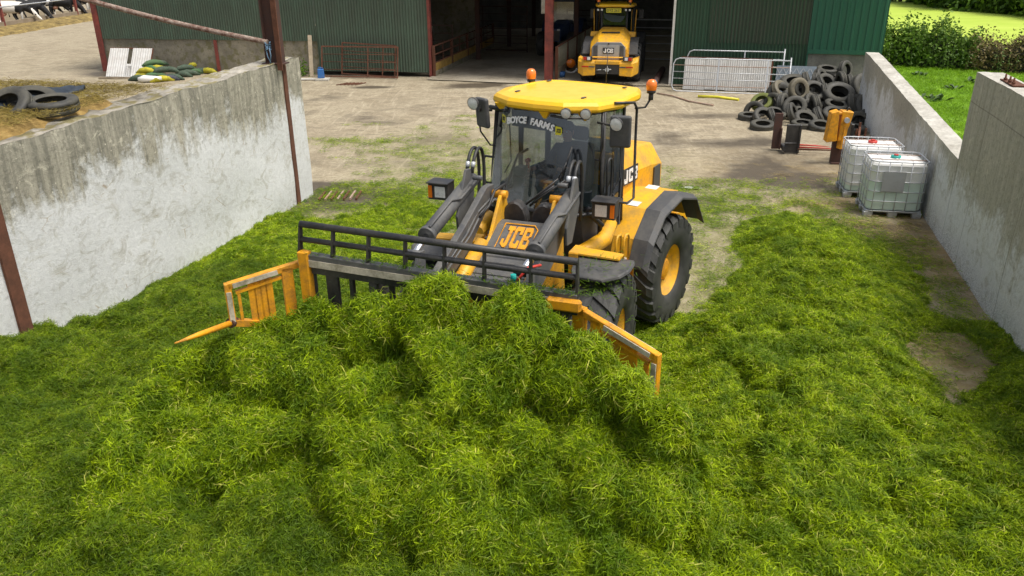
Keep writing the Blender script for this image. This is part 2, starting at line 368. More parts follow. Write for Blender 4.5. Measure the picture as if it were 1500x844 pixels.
# ------------------------------------------------------------------ setting: ground, fields
def fbm(x, y, sc_=1.0, oct_=4, seed=0.0, z=0.0):
    out = np.empty(len(x)); H_ = .7
    for i in range(len(x)): out[i] = noise.fractal(Vector((x[i] * sc_ + seed, y[i] * sc_ - seed, z + seed)), H_, 2.0, oct_)
    return out
def blobs(X, Y, lst):
    out = np.zeros(X.shape)
    for px, py, rx, ry, a, s in lst:
        c = U(px, py); ca, sa = math.cos(R_(a)), math.sin(R_(a)); dx = X - c.x; dy = Y - c.y
        u = (dx * ca + dy * sa) / rx; v = (-dx * sa + dy * ca) / ry
        out = np.maximum(out, s * np.exp(-(u * u + v * v)))
    return out
def attr(me, name, arr):
    a = me.attributes.new(name, 'FLOAT', 'POINT'); a.data.foreach_set('value', np.asarray(arr, dtype=np.float32))
def gridmesh(name, xs, ys, Z, mat, smooth=True):
    nx, ny = len(xs), len(ys)
    X, Y = np.meshgrid(xs, ys)
    v = np.stack([X.ravel(), Y.ravel(), Z.ravel()], 1)
    i = np.arange(nx - 1); j = np.arange(ny - 1); I, J = np.meshgrid(i, j); a = (J * nx + I).ravel()
    f = np.stack([a, a + 1, a + nx + 1, a + nx], 1)
    me = bpy.data.meshes.new(name); me.vertices.add(len(v)); me.vertices.foreach_set('co', v.ravel())
    me.loops.add(f.size); me.loops.foreach_set('vertex_index', f.ravel()); me.polygons.add(len(f))
    me.polygons.foreach_set('loop_start', np.arange(len(f)) * 4); me.polygons.foreach_set('use_smooth', np.full(len(f), smooth))
    me.update(calc_edges=True); me.materials.append(mat); return me

xs = np.concatenate([[-600, -300, -150, -80, -50, -38, -30], np.arange(-24, -10, .5), np.arange(-10, 16, .14), np.arange(16, 26, 1), [30, 40, 60, 100, 200, 400, 700]])
ys = np.concatenate([[-200, -60, -20, -5, 0], np.arange(3, 44, .14), np.arange(44, 64, .8), [70, 80, 100, 140, 200, 350, 700]])
GX, GY = np.meshgrid(xs, ys); gx, gy = GX.ravel(), GY.ravel()
n1 = fbm(gx, gy, .35, 5, 3.1); n2 = fbm(gx, gy, 1.4, 4, 9.2)
near = (np.abs(gx) < 26) & (gy < 60) & (gy > 2)
stain = blobs(gx, gy, [(500, 290, 1.6, .7, 10, 1.0), (470, 275, .8, .5, 0, .8), (560, 292, 1.2, .5, 0, .6), (1165, 262, 1.3, .6, 20, .55), (1175, 272, .45, .25, 0, 1.1), (1250, 360, 1.6, .8, 40, .55),
                       (185, 108, 2.2, 1.2, -10, .7), (700, 125, 1.5, .6, 30, .5), (1040, 170, 2.5, .7, 0, .35), (1120, 230, 2.5, 1.2, 30, .3), (1300, 335, 1.4, .5, 10, .3), (1130, 255, 2.6, 1.4, 25, .32), (1080, 210, 2.2, .8, 0, .4), (1000, 300, 1.5, .8, 0, .35), (620, 160, 2.5, .8, 20, .2), (530, 240, 2, 1, 0, .2), (740, 96, 2.6, .5, 55, .3), (640, 205, 2, 1.2, 0, .25), (545, 128, 1, .4, 0, .6)])
strw = blobs(gx, gy, [(1290, 345, 1.5, .8, -10, 1.0), (1385, 375, 1.0, 2.2, -15, .9), (1210, 300, 1.2, .8, 0, .7), (1150, 250, 2.5, 1.6, 0, .45), (1390, 520, 1.2, 1.4, 0, .7), (30, 165, 3, 2, 0, .5)])
green = blobs(gx, gy, [(650, 240, 1.8, 3.8, 10, .9), (520, 208, 1.3, .5, 0, .9), (1020, 400, .9, 2.6, -15, 1.0), (1075, 340, 1.2, 1.6, 0, .8), (560, 320, 2, 1.4, 0, 1), (1130, 400, 1.6, 1.6, 0, 1), (880, 240, 3, 2, 0, .35), (1400, 520, 1, 1.5, 0, .4), (730, 400, 4, 5, 0, .9)])
me = gridmesh('yard', xs, ys, np.where(near, n2 * .012, 0) * 1.0, None)
attr(me, 'stain', np.clip(stain * 1.8 + .55 * np.clip(n1 - .05, 0, 1) * near, 0, 1)); attr(me, 'straw', strw); attr(me, 'green', green)
n = NT('yard_concrete_and_mud'); P = n.tc.outputs['Object']
big = n.noise(.28, P, 6, .6, .4); md = n.noise(1.3, n.map(scale=(1, 2.2, 1), rot=(0, 0, .25)), 8, .7, .5); fn = n.noise(9, P, 8, .75); gr = n.noise(55, P, 4, .7)
c = n.mix(n.ramp(md, [(.35, 0), (.62, 1)]), (.19, .155, .105), (.42, .36, .25))
c = n.mix(n.ramp(big, [(.42, 0), (.62, .7)]), c, (.36, .31, .215))
c = n.mix(n.ramp(fn, [(.46, 0), (.66, .85)]), c, (.17, .13, .07))
c = n.mix(n.ramp(n.noise(.55, P, 8, .75, 1.2), [(.50, 0), (.60, .6)]), c, (.20, .16, .10))
trk = n.noise(1, n.map(scale=(2.6, .3, 1), rot=(0, 0, .25)), 6, .7, 2.2); c = n.mix(n.ramp(trk, [(.53, 0), (.68, .4)]), c, (.55, .48, .35))
c = n.mix(n.ramp(gr, [(.55, 0), (.7, .5)]), c, (.60, .53, .38))
fs = n.math('MULTIPLY', n.attr('straw')[2], n.ramp(n.noise(2.5, P, 6, .7), [(.35, .2), (.55, 1)]))
c = n.mix(fs, c, n.mix(n.noise(22, n.map(scale=(1, 3, 1), rot=(0, 0, .6)), 6, .8), (.13, .085, .035), (.42, .29, .11)))
fg = n.math('MULTIPLY', n.attr('green')[2], n.ramp(n.noise(1.8, P, 7, .75), [(.38, .08), (.58, .65)]))
c = n.mix(fg, c, n.mix(fn, (.22, .22, .04), (.12, .14, .03)))
fst = n.ramp(n.math('MULTIPLY', n.attr('stain')[2], n.math('ADD', .45, n.math('MULTIPLY', n.noise(3, P, 7, .75), 1.2))), [(.28, 0), (.75, .9)])
c = n.mix(fst, c, (.065, .05, .032)); n.col(c); n.r(n.math('SUBTRACT', .9, n.math('MULTIPLY', fst, .35)))
n.bump(n.math('ADD', n.math('MULTIPLY', fn, .7), n.math('MULTIPLY', gr, .3)), .6, .03); me.materials.clear(); me.materials.append(n.m)
yard = bpy.data.objects.new('yard_ground', me); C.objects.link(yard); tag(yard, 'pale muddy concrete yard running up to the green shed', kind='structure')

def sheet(name, poly, z, mat, label):
    b = MB(); b.add([(p[0], p[1], z) for p in poly], [tuple(range(len(poly)))]); return tag(b.obj(name, mat), label, kind='structure')
# walls run along yaw 14 degrees
WA = R_(14.0); wu = Vector((math.sin(WA), math.cos(WA), 0)); wn = Vector((math.cos(WA), -math.sin(WA), 0))     # along, to the right
WL0 = Vector((-4.74, 17.7, 0))
RA = R_(15.4); ru = Vector((math.sin(RA), math.cos(RA), 0)); rn = Vector((math.cos(RA), -math.sin(RA), 0)); WR0 = Vector((8.29, 14.5, 0))
def WRp(s, o): p = WR0 + ru * s + rn * o; return (p.x, p.y)
h1, h2, h3 = U(1285, 94), U(1400, 99), U(1500, 106); hd = (h3 - h1).normalized()
f1, f3 = U(1303, 8), U(1500, 24); fd = (f3 - f1).normalized()
n = NT('pasture_grass'); P = n.tc.outputs['Object']
a = n.noise(.5, P, 6, .65); b_ = n.noise(6, n.map(scale=(1, .6, 1)), 6, .7)
c = n.mix(n.ramp(a, [(.35, 0), (.65, 1)]), (.15, .31, .004), (.25, .44, .006)); c = n.mix(n.ramp(b_, [(.45, 0), (.7, .7)]), c, (.09, .19, .004))
n.col(c); n.r(.85); n.bump(b_, 1, .06)
sheet('pasture', [WRp(-25, .2), WRp(-25, 90), tuple((h1 + hd * 60)[:2]), tuple((h1 - hd * 1)[:2]), (15.9, 38.6), (14.15, 32.1), WRp(13.3, .3)], .016, n.m, 'bright green pasture behind the right clamp wall')
n = NT('mown_meadow'); P = n.tc.outputs['Object']
ang = math.atan2(fd.y, fd.x)
m1 = n.noise(1, n.map(scale=(.12, .5, 1), rot=(0, 0, -.35)), 6, .75, .8); m2 = n.noise(1.2, n.map(scale=(.5, 2.0, 1), rot=(0, 0, -.35)), 6, .75, .6)
c = n.mix(n.ramp(m1, [(.34, 0), (.68, 1)]), (.33, .46, .035), (.45, .55, .08)); c = n.mix(n.ramp(m2, [(.48, 0), (.75, .35)]), c, (.24, .37, .03)); n.col(c); n.r(.9)
sheet('mown_meadow', [tuple((h1 - hd * 6)[:2]), tuple((h1 + hd * 34)[:2]), tuple((f1 + fd * 50)[:2]), tuple((f1 - fd * 60)[:2])], .024, n.m, 'pale yellow green mown meadow beyond the hedge')
sheet('far_field', [(12, 50), (60, -100), (690, -100), (690, 640), (-400, 640), (-400, 120), (0, 100)], .008, n.m, 'distant green field behind the trees')

# ------------------------------------------------------------------ clamp walls
def wallprism(name, mats, pts, M, cat_label, cat):
    pass
# left wall: local x along the wall, y to the left (away from the pit), z up
ML = Matrix(((wu.x, -wn.x, 0, WL0.x), (wu.y, -wn.y, 0, WL0.y), (0, 0, 1, 0), (0, 0, 0, 1)))
def noisy_wall(L0, L1, zf, thick, M, mats, name, seed, top_amp=.02, face_amp=.012):
    nx = int((L1 - L0) / .18); nz = 20; b = MB(); X = np.linspace(L0, L1, nx + 1)
    vs = []; fs = []
    for i, x in enumerate(X):
        zt = zf(x) + top_amp * (noise.noise(Vector((x * 2.3, seed, 0))) + .7 * noise.noise(Vector((x * 7.3, seed, 0))))
        for k in range(nz + 1):
            z = -.1 + (zt + .1) * k / nz; vs.append((x, face_amp * 2 * noise.noise(Vector((x * .9, z * 1.1, seed))) + (.02 * max(0, noise.noise(Vector((x * 4, 0, seed + 3)))) if k == nz else 0), z))
    for i in range(nx):
        for k in range(nz): a = i * (nz + 1) + k; fs.append((a, a + nz + 1, a + nz + 2, a + 1))
    b.add(vs, fs, True, 0)
    vs = []; fs = []; nt_ = 6
    for i, x in enumerate(X):
        zt = zf(x) + top_amp * (noise.noise(Vector((x * 2.3, seed, 0))) + .7 * noise.noise(Vector((x * 7.3, seed, 0))))
        y0 = .02 * max(0, noise.noise(Vector((x * 4, 0, seed + 3)))) + face_amp * 2 * noise.noise(Vector((x * .9, zt, seed)))
        for k in range(nt_ + 1): vs.append((x, y0 + (thick - y0) * k / nt_, zt + (top_amp * 1.2 * noise.noise(Vector((x * 5, k * .7, seed))) if 0 < k < nt_ else 0)))
        vs.append((x, thick, -.1))
    m_ = nt_ + 2
    for i in range(nx):
        for k in range(nt_ + 1): a = i * m_ + k; fs.append((a, a + m_, a + m_ + 1, a + 1))
    b.add(vs, fs, False, 1)
    for x in (L0, L1):
        zt = zf(x); b.add([(x, 0, -.1), (x, thick, -.1), (x, thick, zt - .004), (x, 0, zt - .004)], [(0, 1, 2, 3)], False, 0)
    return b.obj(name, mats, M=M)
lw = noisy_wall(-20, .38, lambda x: 3.13 + .017 * min(0, x), .58, ML, [wallL, walltopL], 'silage_wall', 1.3, .035, .02)
tag(lw, 'tall limewashed concrete silage wall on the left with stained grey top', 'wall')
def lwp(px, py, off=-.0):      # point of the left wall face seen at a pixel, in wall coordinates (along, up)
    d = ray(px, py); o = Vector((0, 0, H)); t = ((WL0 - wn * off) - o).dot(wn) / d.dot(wn); p = o + d * t; return ((p - WL0).dot(wu), p.z)
s1 = lwp(426, 200)[0]; s2 = lwp(14, 400)[0]
b = MB(); b.box((s1, -.02, 1.55), (.14, .03, 3.25)); o = b.obj('edge_strip', rust, lw)
b = MB(); b.box((s2, -.025, 1.55), (.2, .04, 3.15)); o = b.obj('edge_strip', rust, lw)
# steel column with its long brace on the wall end
cb = UY(400, 60, 17.25); cM = T(cb.x, cb.y, 3.1) @ Rz(-WA)
co = empty('steel_column', cM, 'brown steel column with long rusty pipe brace standing on the left wall end', 'column')
b = MB(); b.box((0, 0, 1.6), (.34, .02, 3.2)).box((-.16, 0, 1.6), (.018, .22, 3.2)).box((.16, 0, 1.6), (.018, .22, 3.2)).box((0, 0, .012), (.46, .34, .024)); b.obj('upright', rustbrown, co)
b = MB(); b.box((.23, -.24, 1.55), (.11, .03, 3.3)); b.obj('side_strip', rust, co)
inv = cM.inverted(); p1 = inv @ UY(392, 62, 17.05); p0 = inv @ UY(110, -5, 17.6)
b = MB(); pts = [p1.lerp(p0, i / 14) + Vector((0, 0, -.05 * math.sin(math.pi * i / 14))) for i in range(15)]; b.tube(pts, .052, 10)
brace = b.obj('brace_pipe', simple('flaking_rusty_pipe', (.13, .06, .04), .75, dirt=(.5, .43, .36), damt=.85, dscale=9, dedge=.56, bump=.4), co)
b = MB()
for k in range(4): b.tube([p1 + Vector((.03 * math.cos(t), .09 * math.sin(t), -.02 - k * .04 + .02 * math.sin(t * 2 + k))) for t in [i * .7 for i in range(9)]], .012, 5)
b.tube([p1 + Vector((.05, -.05, -.1)), p1 + Vector((.07, -.06, -.25)), p1 + Vector((.03, -.05, -.42))], .014, 5); b.tube([p1 + Vector((-.02, -.06, -.1)), p1 + Vector((0, -.07, -.28)), p1 + Vector((.06, -.07, -.4))], .012, 5)
b.obj('blue_rope', simple('faded_blue_rope', (.12, .22, .33), .9), co)

# right walls: local x along, y outwards
MR = Matrix(((ru.x, rn.x, 0, WR0.x), (ru.y, rn.y, 0, WR0.y), (0, 0, 1, 0), (0, 0, 0, 1)))
rl = noisy_wall(.0, 13.6, lambda x: 1.64 + .38 * min(1, x / 12.5), .40, MR, [wallR, walltop], 'concrete_wall', 5.1, .012, .008)
tag(rl, 'low grey concrete wall running from the tall wall back to the shed corner', 'wall')
rh = noisy_wall(-20, -.003, lambda x: 3.23, .41, MR, [wallR, walltop], 'concrete_wall', 8.4, .012, .008)
tag(rh, 'tall grey concrete silage wall at the right edge with whitened lower face', 'wall')
for o in (rl, rh):
    o.data.flip_normals()
b = MB(); q = MR.inverted() @ U(1490, 120, 3.24); b.box((q.x - .2, .2, 3.25), (.75, .2, .02))
for dx in (-.45, -.25, .0): b.cyl((q.x + dx, .13, 3.24), (q.x + dx, .13, 3.36), .016, n=6).cyl((q.x + dx, .13, 3.27), (q.x + dx, .13, 3.30), .03, n=6)
b.obj('bolted_base_plate', rust, rh)

# ------------------------------------------------------------------ shed
S0 = Vector((-3.55, 36.6, 0)); E0 = Vector((13.82, 31.84, 0)); dR = (E0 - S0).normalized(); nR = Vector((-dR.y, dR.x, 0))
L0p = Vector((-19.4, 39.3, 0)); dL = (S0 - L0p).normalized(); nL = Vector((-dL.y, dL.x, 0))
def onplane(px, py, O, d):
    nn = Vector((-d.y, d.x, 0)); r = ray(px, py); o = Vector((0, 0, H)); t = (O - o).dot(nn) / r.dot(nn); p = o + r * t; return (p - O).dot(d), p.z
def frame(O, d, off=0): nn = Vector((-d.y, d.x, 0)); p = O + nn * off; return Matrix(((d.x, nn.x, 0, p.x), (d.y, nn.y, 0, p.y), (0, 0, 1, 0), (0, 0, 0, 1)))
shed = empty('farm_shed', T(*S0), 'large green corrugated farm shed with a dark open bay', 'shed')
iS = shed.matrix_world.inverted()
EAVE = 5.2
def corr_mesh(w_, h_, pitch, amp, box=False, mat=None):
    b = MB(); pr = []
    if box:
        k = int(round(w_ / pitch))
        for i in range(k):
            x = i * pitch; pr += [(x, 0), (x + pitch * .5, 0), (x + pitch * .6, -amp), (x + pitch * .85, -amp), (x + pitch * .95, 0)]
        pr.append((w_, 0))
    else:
        k = int(round(w_ / pitch)) * 5; pr = [(w_ * i / k, amp * math.sin(2 * math.pi * i / 5)) for i in range(k + 1)]
    vs = [(x, y, 0) for x, y in pr] + [(x, y, h_) for x, y in pr]; m = len(pr)
    b.add(vs, [(i, i + 1, m + i + 1, m + i) for i in range(m - 1)], not box); me = b.mesh('sheet', mat, False); return me
def clad(M, x0, x1, z0, z1, mat, pitch=.125, amp=.016, box=False, w_=1.0, gap=True):
    n_ = max(1, round((x1 - x0) / w_)); ww = (x1 - x0) / n_; me = corr_mesh(ww - .004, z1 - z0, ww / round(ww / pitch), amp, box, mat)
    for i in range(n_):
        o = inst('cladding_sheet', me, shed, iS @ M @ T(x0 + i * ww, rnd.uniform(-.004, .004), z0 + (rnd.uniform(-.015, .015))))
        o.rotation_euler.y += rnd.uniform(-.001, .001)
FL = frame(L0p, dL); FR = frame(S0, dR); LL = (S0 - L0p).length
tM = onplane(466, 80, L0p, dL)[0]
zpl = 1.55
clad(FL, .1, tM, zpl - .05, EAVE, cladA, .125, .028)
clad(FL, tM + .02, LL - .05, .2, EAVE, cladA, .125, .028)
b = MB(); b.box(((tM) / 2, .16, zpl / 2 - .05), (tM, .22, zpl + .1)); p_ = b.obj('plinth_wall', plinth, shed, M=iS @ FL)
# timber sill rail between plinth and cladding; steel posts
def stanch(M, x, z1, w_=.2, mat=rustred, y=-.04, name='post', z0=0): b = MB(); b.box((x, y, (z0 + z1) / 2), (w_, .02, z1 - z0)).box((x, y + .09, (z0 + z1) / 2), (.014, .17, z1 - z0)).box((x, y + .18, (z0 + z1) / 2), (w_, .02, z1 - z0)); return b.obj(name, mat, shed, M=iS @ M)
stanch(FL, 0.02, EAVE, .3); stanch(FL, onplane(317, 75, L0p, dL)[0], 1.5, .16, rustred, .0)
stanch(FR, 0.0, EAVE, .12, rustred, -.05)
tp = onplane(804, 80, S0, dR)[0]; stanch(FR, tp, EAVE, .34, rustred, -.08)
t1 = onplane(985, 80, S0, dR)[0]; t2 = onplane(1187, 50, S0, dR)[0]; t3 = onplane(1296, 40, S0, dR)[0]
clad(FR, t1, t2 - .01, .02, EAVE, cladB, .13, .03)
tm = onplane(1100, 30, S0, dR)[0]
for o in [x for x in shed.children if x.name.startswith('cladding_sheet')][-round(t2 - t1):]:
    o.data = o.data
# stained upper sheets overlap the lower ones in the middle of this bay
b0 = onplane(1080, 95, S0, dR)
clad(frame(S0, dR, -.03), tm - 1.6, t2 - .03, 1.75, EAVE, cladD, .13, .03)
clad(frame(S0, dR, -.06), t2, t3, 1.42, EAVE, cladN, .24, .03, True, 1.2)
b = MB(); b.box(((t2 + t3) / 2, .1, .72), (t3 - t2, .24, 1.45)); b.obj('plinth_wall', plinthdark, shed, M=iS @ FR)
b = MB(); b.box((t2 - .01, -.06, 2.6), (.05, .03, 5.1)).box(((t2 + t3) / 2, -.075, 1.50), (t3 - t2, .03, .16)); b.obj('corner_flashing', cladN, shed, M=iS @ FR)
b = MB(); b.box((t1 - .03, -.02, 2.6), (.09, .05, 5.2)); b.obj('door_edge_strip', white, shed, M=iS @ FR)
# shell: side and back walls, header, roof
DEP = 24
b = MB()
b.box((t3 / 1, DEP / 2, EAVE / 2), (.12, DEP, EAVE)); b.obj('side_wall', cladN, shed, M=iS @ FR)
b = MB(); b.box((.06, DEP / 2 + .2, EAVE / 2), (.12, DEP, EAVE)); b.obj('side_wall', cladA, shed, M=iS @ FL)
b = MB(); bw = frame(S0, dR, DEP)
for x0, x1, z0, z1 in ((-20, -.6, 0, 5.2), (-.6, 1.8, 0, 1.0), (-.6, 1.8, 3.0, 5.2), (1.8, 19, 0, 5.2)): b.box(((x0 + x1) / 2, 0, (z0 + z1) / 2), (x1 - x0, .15, z1 - z0))
b.obj('back_wall', plinthdark, shed, M=iS @ bw)
b = MB(); b.box((.5, 3.0, 2.2), (9, .2, 4.4)); tag(b.obj('concrete_wall', walltop, M=bw, bev=.02), 'pale concrete wall added as grey backdrop behind the far opening of the shed', 'wall')  # added wall, turns the bright patch in the far opening grey
b = MB(); b.box((t1 / 2, .05, 4.75), (t1, .1, .9)); b.obj('header_panel', cladA, shed, M=iS @ FR)
b = MB(); r0 = FR @ Vector((-.2, -.4, EAVE)); 
pl = [FL @ Vector((-.3, -.4, EAVE)), FL @ Vector((LL, -.4, EAVE)), FR @ Vector((t3 + .3, -.4, EAVE)), FR @ Vector((t3 + .3, DEP / 2, EAVE + 2)), FR @ Vector((0, DEP / 2, EAVE + 2)), FL @ Vector((-.3, DEP / 2 + 0, EAVE + 2))]
pb = [FR @ Vector((t3 + .3, DEP + .3, EAVE)), FR @ Vector((0, DEP + .3, EAVE)), FL @ Vector((-.3, DEP + .3, EAVE))]
vs = [p - S0 for p in pl + pb]; b.add(vs, [(0, 1, 4, 5), (1, 2, 3, 4), (4, 3, 6, 7), (5, 4, 7, 8)]); b.obj('roof', roofm, shed, solid=.06)
sheet('shed_floor', [tuple((FL @ Vector((.2, .3, 0)))[:2]), tuple((FL @ Vector((LL, .3, 0)))[:2]), tuple((FR @ Vector((.1, -.9, 0)))[:2]), tuple((FR @ Vector((5.5, -1.1, 0)))[:2]), tuple((FR @ Vector((t1, -.35, 0)))[:2]), tuple((FR @ Vector((t3, .3, 0)))[:2]), tuple((FR @ Vector((t3, DEP, 0)))[:2]), tuple((FL @ Vector((.2, DEP, 0)))[:2])], .04, slabm, 'bare concrete floor of the feed passage in the shed')
# interior posts
for x in (tp,):
    for k in range(1, 4): stanch(FR, x, EAVE, .2, rustbrown, k * 6, 'inner_post')
for k in range(1, 4): stanch(FR, .3, EAVE, .2, rustbrown, k * 6, 'inner_post')

# feed rail on the left of the passage, rail with bars on the right
def rail_line(P0, P1, label, post_n, zs, board, mats, bars=0, hh=1.35):
    d = (P1 - P0); L = d.length; d.normalize(); M = frame(P0, d); g = empty('feed_barrier', M, label, 'barrier')
    for i in range(post_n + 1):
        b = MB(); b.box((L * i / post_n, 0, hh / 2), (.12, .12, hh)); b.obj('post', mats[0], g, bev=.008)
    for z in zs:
        b = MB(); b.tube([(0, 0, z), (L, 0, z)], .035, 8); b.obj('rail', mats[0], g)
    for i in range(post_n):
        b = MB(); b.box((L * (i + .5) / post_n, -.07 if False else .0, board[0] + board[1] / 2), (L / post_n - .14, .06, board[1])); b.obj('board', mats[1], g)
        b = MB(); b.box((L * (i + .5) / post_n, 0, board[0] / 2), (L / post_n, .14, board[0] - .004)); b.obj('kerb', kerbm if False else plinth, g)
        if not bars:
            b = MB(); b.box((L * (i + .5) / post_n, 0, .98), (.05, .03, .75)); b.obj('bar', mats[0], g)
    for i in range(bars):
        x = L * (i + .5) / bars; b = MB(); b.tube([(x - .05, 0, board[0] + board[1]), (x + .05, 0, hh - .02)], .016, 6); b.obj('bar', mats[2], g)
    return g
p0 = FR @ Vector((.12, .1, 0)); p1 = p0 + Vector((math.sin(R_(12)), math.cos(R_(12)), 0)) * 11.6
rail_line(p0, p1, 'rusty feed barrier with yellow boards along the left of the shed passage', 4, (1.32, .95, .6), (.25, .33), (rust, boardm, galv))
p0 = FR @ Vector((tp + .28, .3, 0)); p1 = p0 + Vector((math.sin(R_(14)), math.cos(R_(14)), 0)) * 10
rail_line(p0, p1, 'feed barrier with slanted bars between red post and the parked loader', 4, (1.4,), (.05, .42), (rust, timber, simple('pale_bars', (.35, .32, .22), .6)), 40, 1.42)
# galvanised pen gate far back on the right of the passage and pens on the left
def pen_gate(M, L, label, nb=5, h=1.3, mat=galv, cat='gate', name='field_gate', group=None, curved=False):
    g = empty(name, M, label, cat, group)
    for k in range(nb):
        z = .12 + (h - .12) * k / (nb - 1)
        b = MB(); b.tube([(0, 0, z), (L, 0, z)], .02 if 0 < k < nb - 1 else .028, 8); b.obj('rail', mat, g)
    for x in (0, L): b = MB(); b.tube([(x, 0, 0), (x, 0, h + .05)], .03, 8); b.obj('stile', mat, g)
    for x in (L / 2,): b = MB(); b.box((x, 0, (h + .12) / 2), (.05, .012, h - .12)); b.obj('brace', mat, g)
    return g
pen_gate(FR @ T(8.0, 7.5, 0), 4.6, 'galvanised gate across the dark bay behind the parked loader', 6, 2.0, galv)
pen_gate(FR @ T(-4.6, 3.6, 0), 4.4, 'dark pen gate in the first bay left of the passage', 6, 1.9, rustbrown)
pen_gate(FR @ T(-3.0, 9.6, 0), 5.0, 'dark pen gate deeper in the bay left of the passage', 7, 2.4, rustbrown)
pen_gate(FR @ T(2.6, 17.5, 0), 4.2, 'dark pen gate across the far end of the passage', 6, 1.7, rustbrown)
b = MB(); b.box((-1.6, 8.0, 1.4), (2.4, .14, 2.8)); b.obj('inner_wall', plinth, shed, M=iS @ FR)
b = MB(); b.box((t1 + 1.4, 3.0, 1.0), (2.7, .14, 2.0)); b.obj('inner_wall', plinthdark, shed, M=iS @ FR)

# ------------------------------------------------------------------ neighbouring clamp on the left: cut silage under a black sheet
xs2 = np.linspace(-9, .3, 70); ys2 = np.linspace(.1, 9, 64)      # local: x along the wall, y to the left of its back
X, Y = np.meshgrid(xs2, ys2); e = lwp(150, 150)[0]
nz = np.array([noise.fractal(Vector((x * 1.1, y * 1.1, 4)), .8, 2, 5) for x, y in zip(X.ravel(), Y.ravel())]).reshape(X.shape)
edge = -5.3 - (Y - .5) * .08 + nz * .5
Z = np.where(X < edge, 3.14, 3.17 + .017 * X - (X - edge) * 2.2) + nz * .05; Z = np.where(X < edge, Z + .02, Z) - .25 * np.clip((.65 - Y) / .5, 0, 1); Z = np.maximum(Z, -.05)
xs2b = np.linspace(-20, -9.05, 60); Xb, Yb = np.meshgrid(xs2b, ys2)
me = gridmesh('silage', np.concatenate([xs2b, xs2]), ys2, np.concatenate([3.20 + .017 * Xb + .05 * np.sin(Xb * 3) * np.cos(Yb * 2) - .25 * np.clip((.65 - Yb) / .5, 0, 1), Z], 1), silage_side)
o = bpy.data.objects.new('neighbouring_silage', me); C.objects.link(o); o.matrix_world = ML; tag(o, 'golden brown silage filling the clamp behind the left wall', kind='stuff')
# ------------------------------------------------------------------ wheels, letters
def wheel_parts(Rt, W, rr, lugs=20):
    """tyre, rim, hub meshes; axis along +y is the outer side"""
    t = MB(); w2 = W / 2
    prof = [(rr - .01, w2 * .78), (rr + .03, w2 * .92), (rr + (Rt - rr) * .45, w2 * 1.0), (rr + (Rt - rr) * .78, w2 * .97), (Rt - .055, w2 * .88), (Rt - .035, w2 * .6), (Rt - .03, 0)]
    prof = prof + [(r, -y) for r, y in reversed(prof[:-1])]
    t.lathe(prof, 48)
    for i in range(lugs):
        for sd_ in (1, -1):
            a0 = 2 * math.pi * (i + (.5 if sd_ < 0 else 0)) / lugs; pts = []
            for k in range(5):
                u = k / 4; y = sd_ * (w2 * (1.0 - 1.02 * u)); a = a0 + u * .26
                r = Rt + (-.05 if k == 0 else 0); pts.append((a, y, r))
            vs = []
            for k, (a, y, r) in enumerate(pts):
                hw = .062 / Rt * (1.25 if k == 0 else 1)
                for da, rad in ((-hw * 1.25, Rt - .085 if k == 0 else Rt - .04), (-hw, r), (hw, r), (hw * 1.25, Rt - .085 if k == 0 else Rt - .04)):
                    vs.append((rad * math.cos(a + da), y, rad * math.sin(a + da)))
            # extra shoulder ring running down the sidewall
            fs = []
            for k in range(4):
                for j in range(3): fs.append((k * 4 + j, k * 4 + j + 1, k * 4 + j + 5, k * 4 + j + 4))
            fs.append((0, 3, 2, 1)); fs.append((16, 17, 18, 19))
            # drop the outer end over the shoulder
            o = len(vs); hw = .05 / Rt
            vs += [((Rt - .17) * math.cos(a0 - hw), sd_ * w2 * 1.005, (Rt - .17) * math.sin(a0 - hw)), ((Rt - .17) * math.cos(a0 + hw), sd_ * w2 * 1.005, (Rt - .17) * math.sin(a0 + hw))]
            fs += [(1, 2, o + 1, o), (0, 1, o), (2, 3, o + 1)]
            t.add(vs, fs, False)
    rm = MB(); rm.lathe([(rr, w2 * .80), (rr + .015, w2 * .84), (rr + .015, w2 * .78), (rr - .03, w2 * .72), (rr - .06, w2 * .45), (rr * .62, w2 * .38), (rr * .5, w2 * .30), (.001, w2 * .30)], 40)
    rm.lathe([(rr, -w2 * .8), (rr - .03, -w2 * .7), (rr - .05, w2 * .3)], 40)
    hb = MB(); hb.lathe([(.16, w2 * .30), (.16, w2 * .5), (.13, w2 * .56), (.001, w2 * .58)], 20)
    for i in range(10):
        a = 2 * math.pi * i / 10; hb.cyl((rr * .55 * math.cos(a), w2 * .30, rr * .55 * math.sin(a)), (rr * .55 * math.cos(a), w2 * .42, rr * .55 * math.sin(a)), .016, n=6)
    return t, rm, hb
def mount_wheel(parent, M, meshes, mats):
    w_ = inst('wheel', meshes[1], parent, M); inst('tyre', meshes[0], w_, I4.copy()); inst('hub', meshes[2], w_, I4.copy()); return w_
_t, _r, _h = wheel_parts(.84, .60, .40)
WH = (_t.mesh('tyre', tyrem), _r.mesh('rim', yellow), _h.mesh('hub', yellow_old))

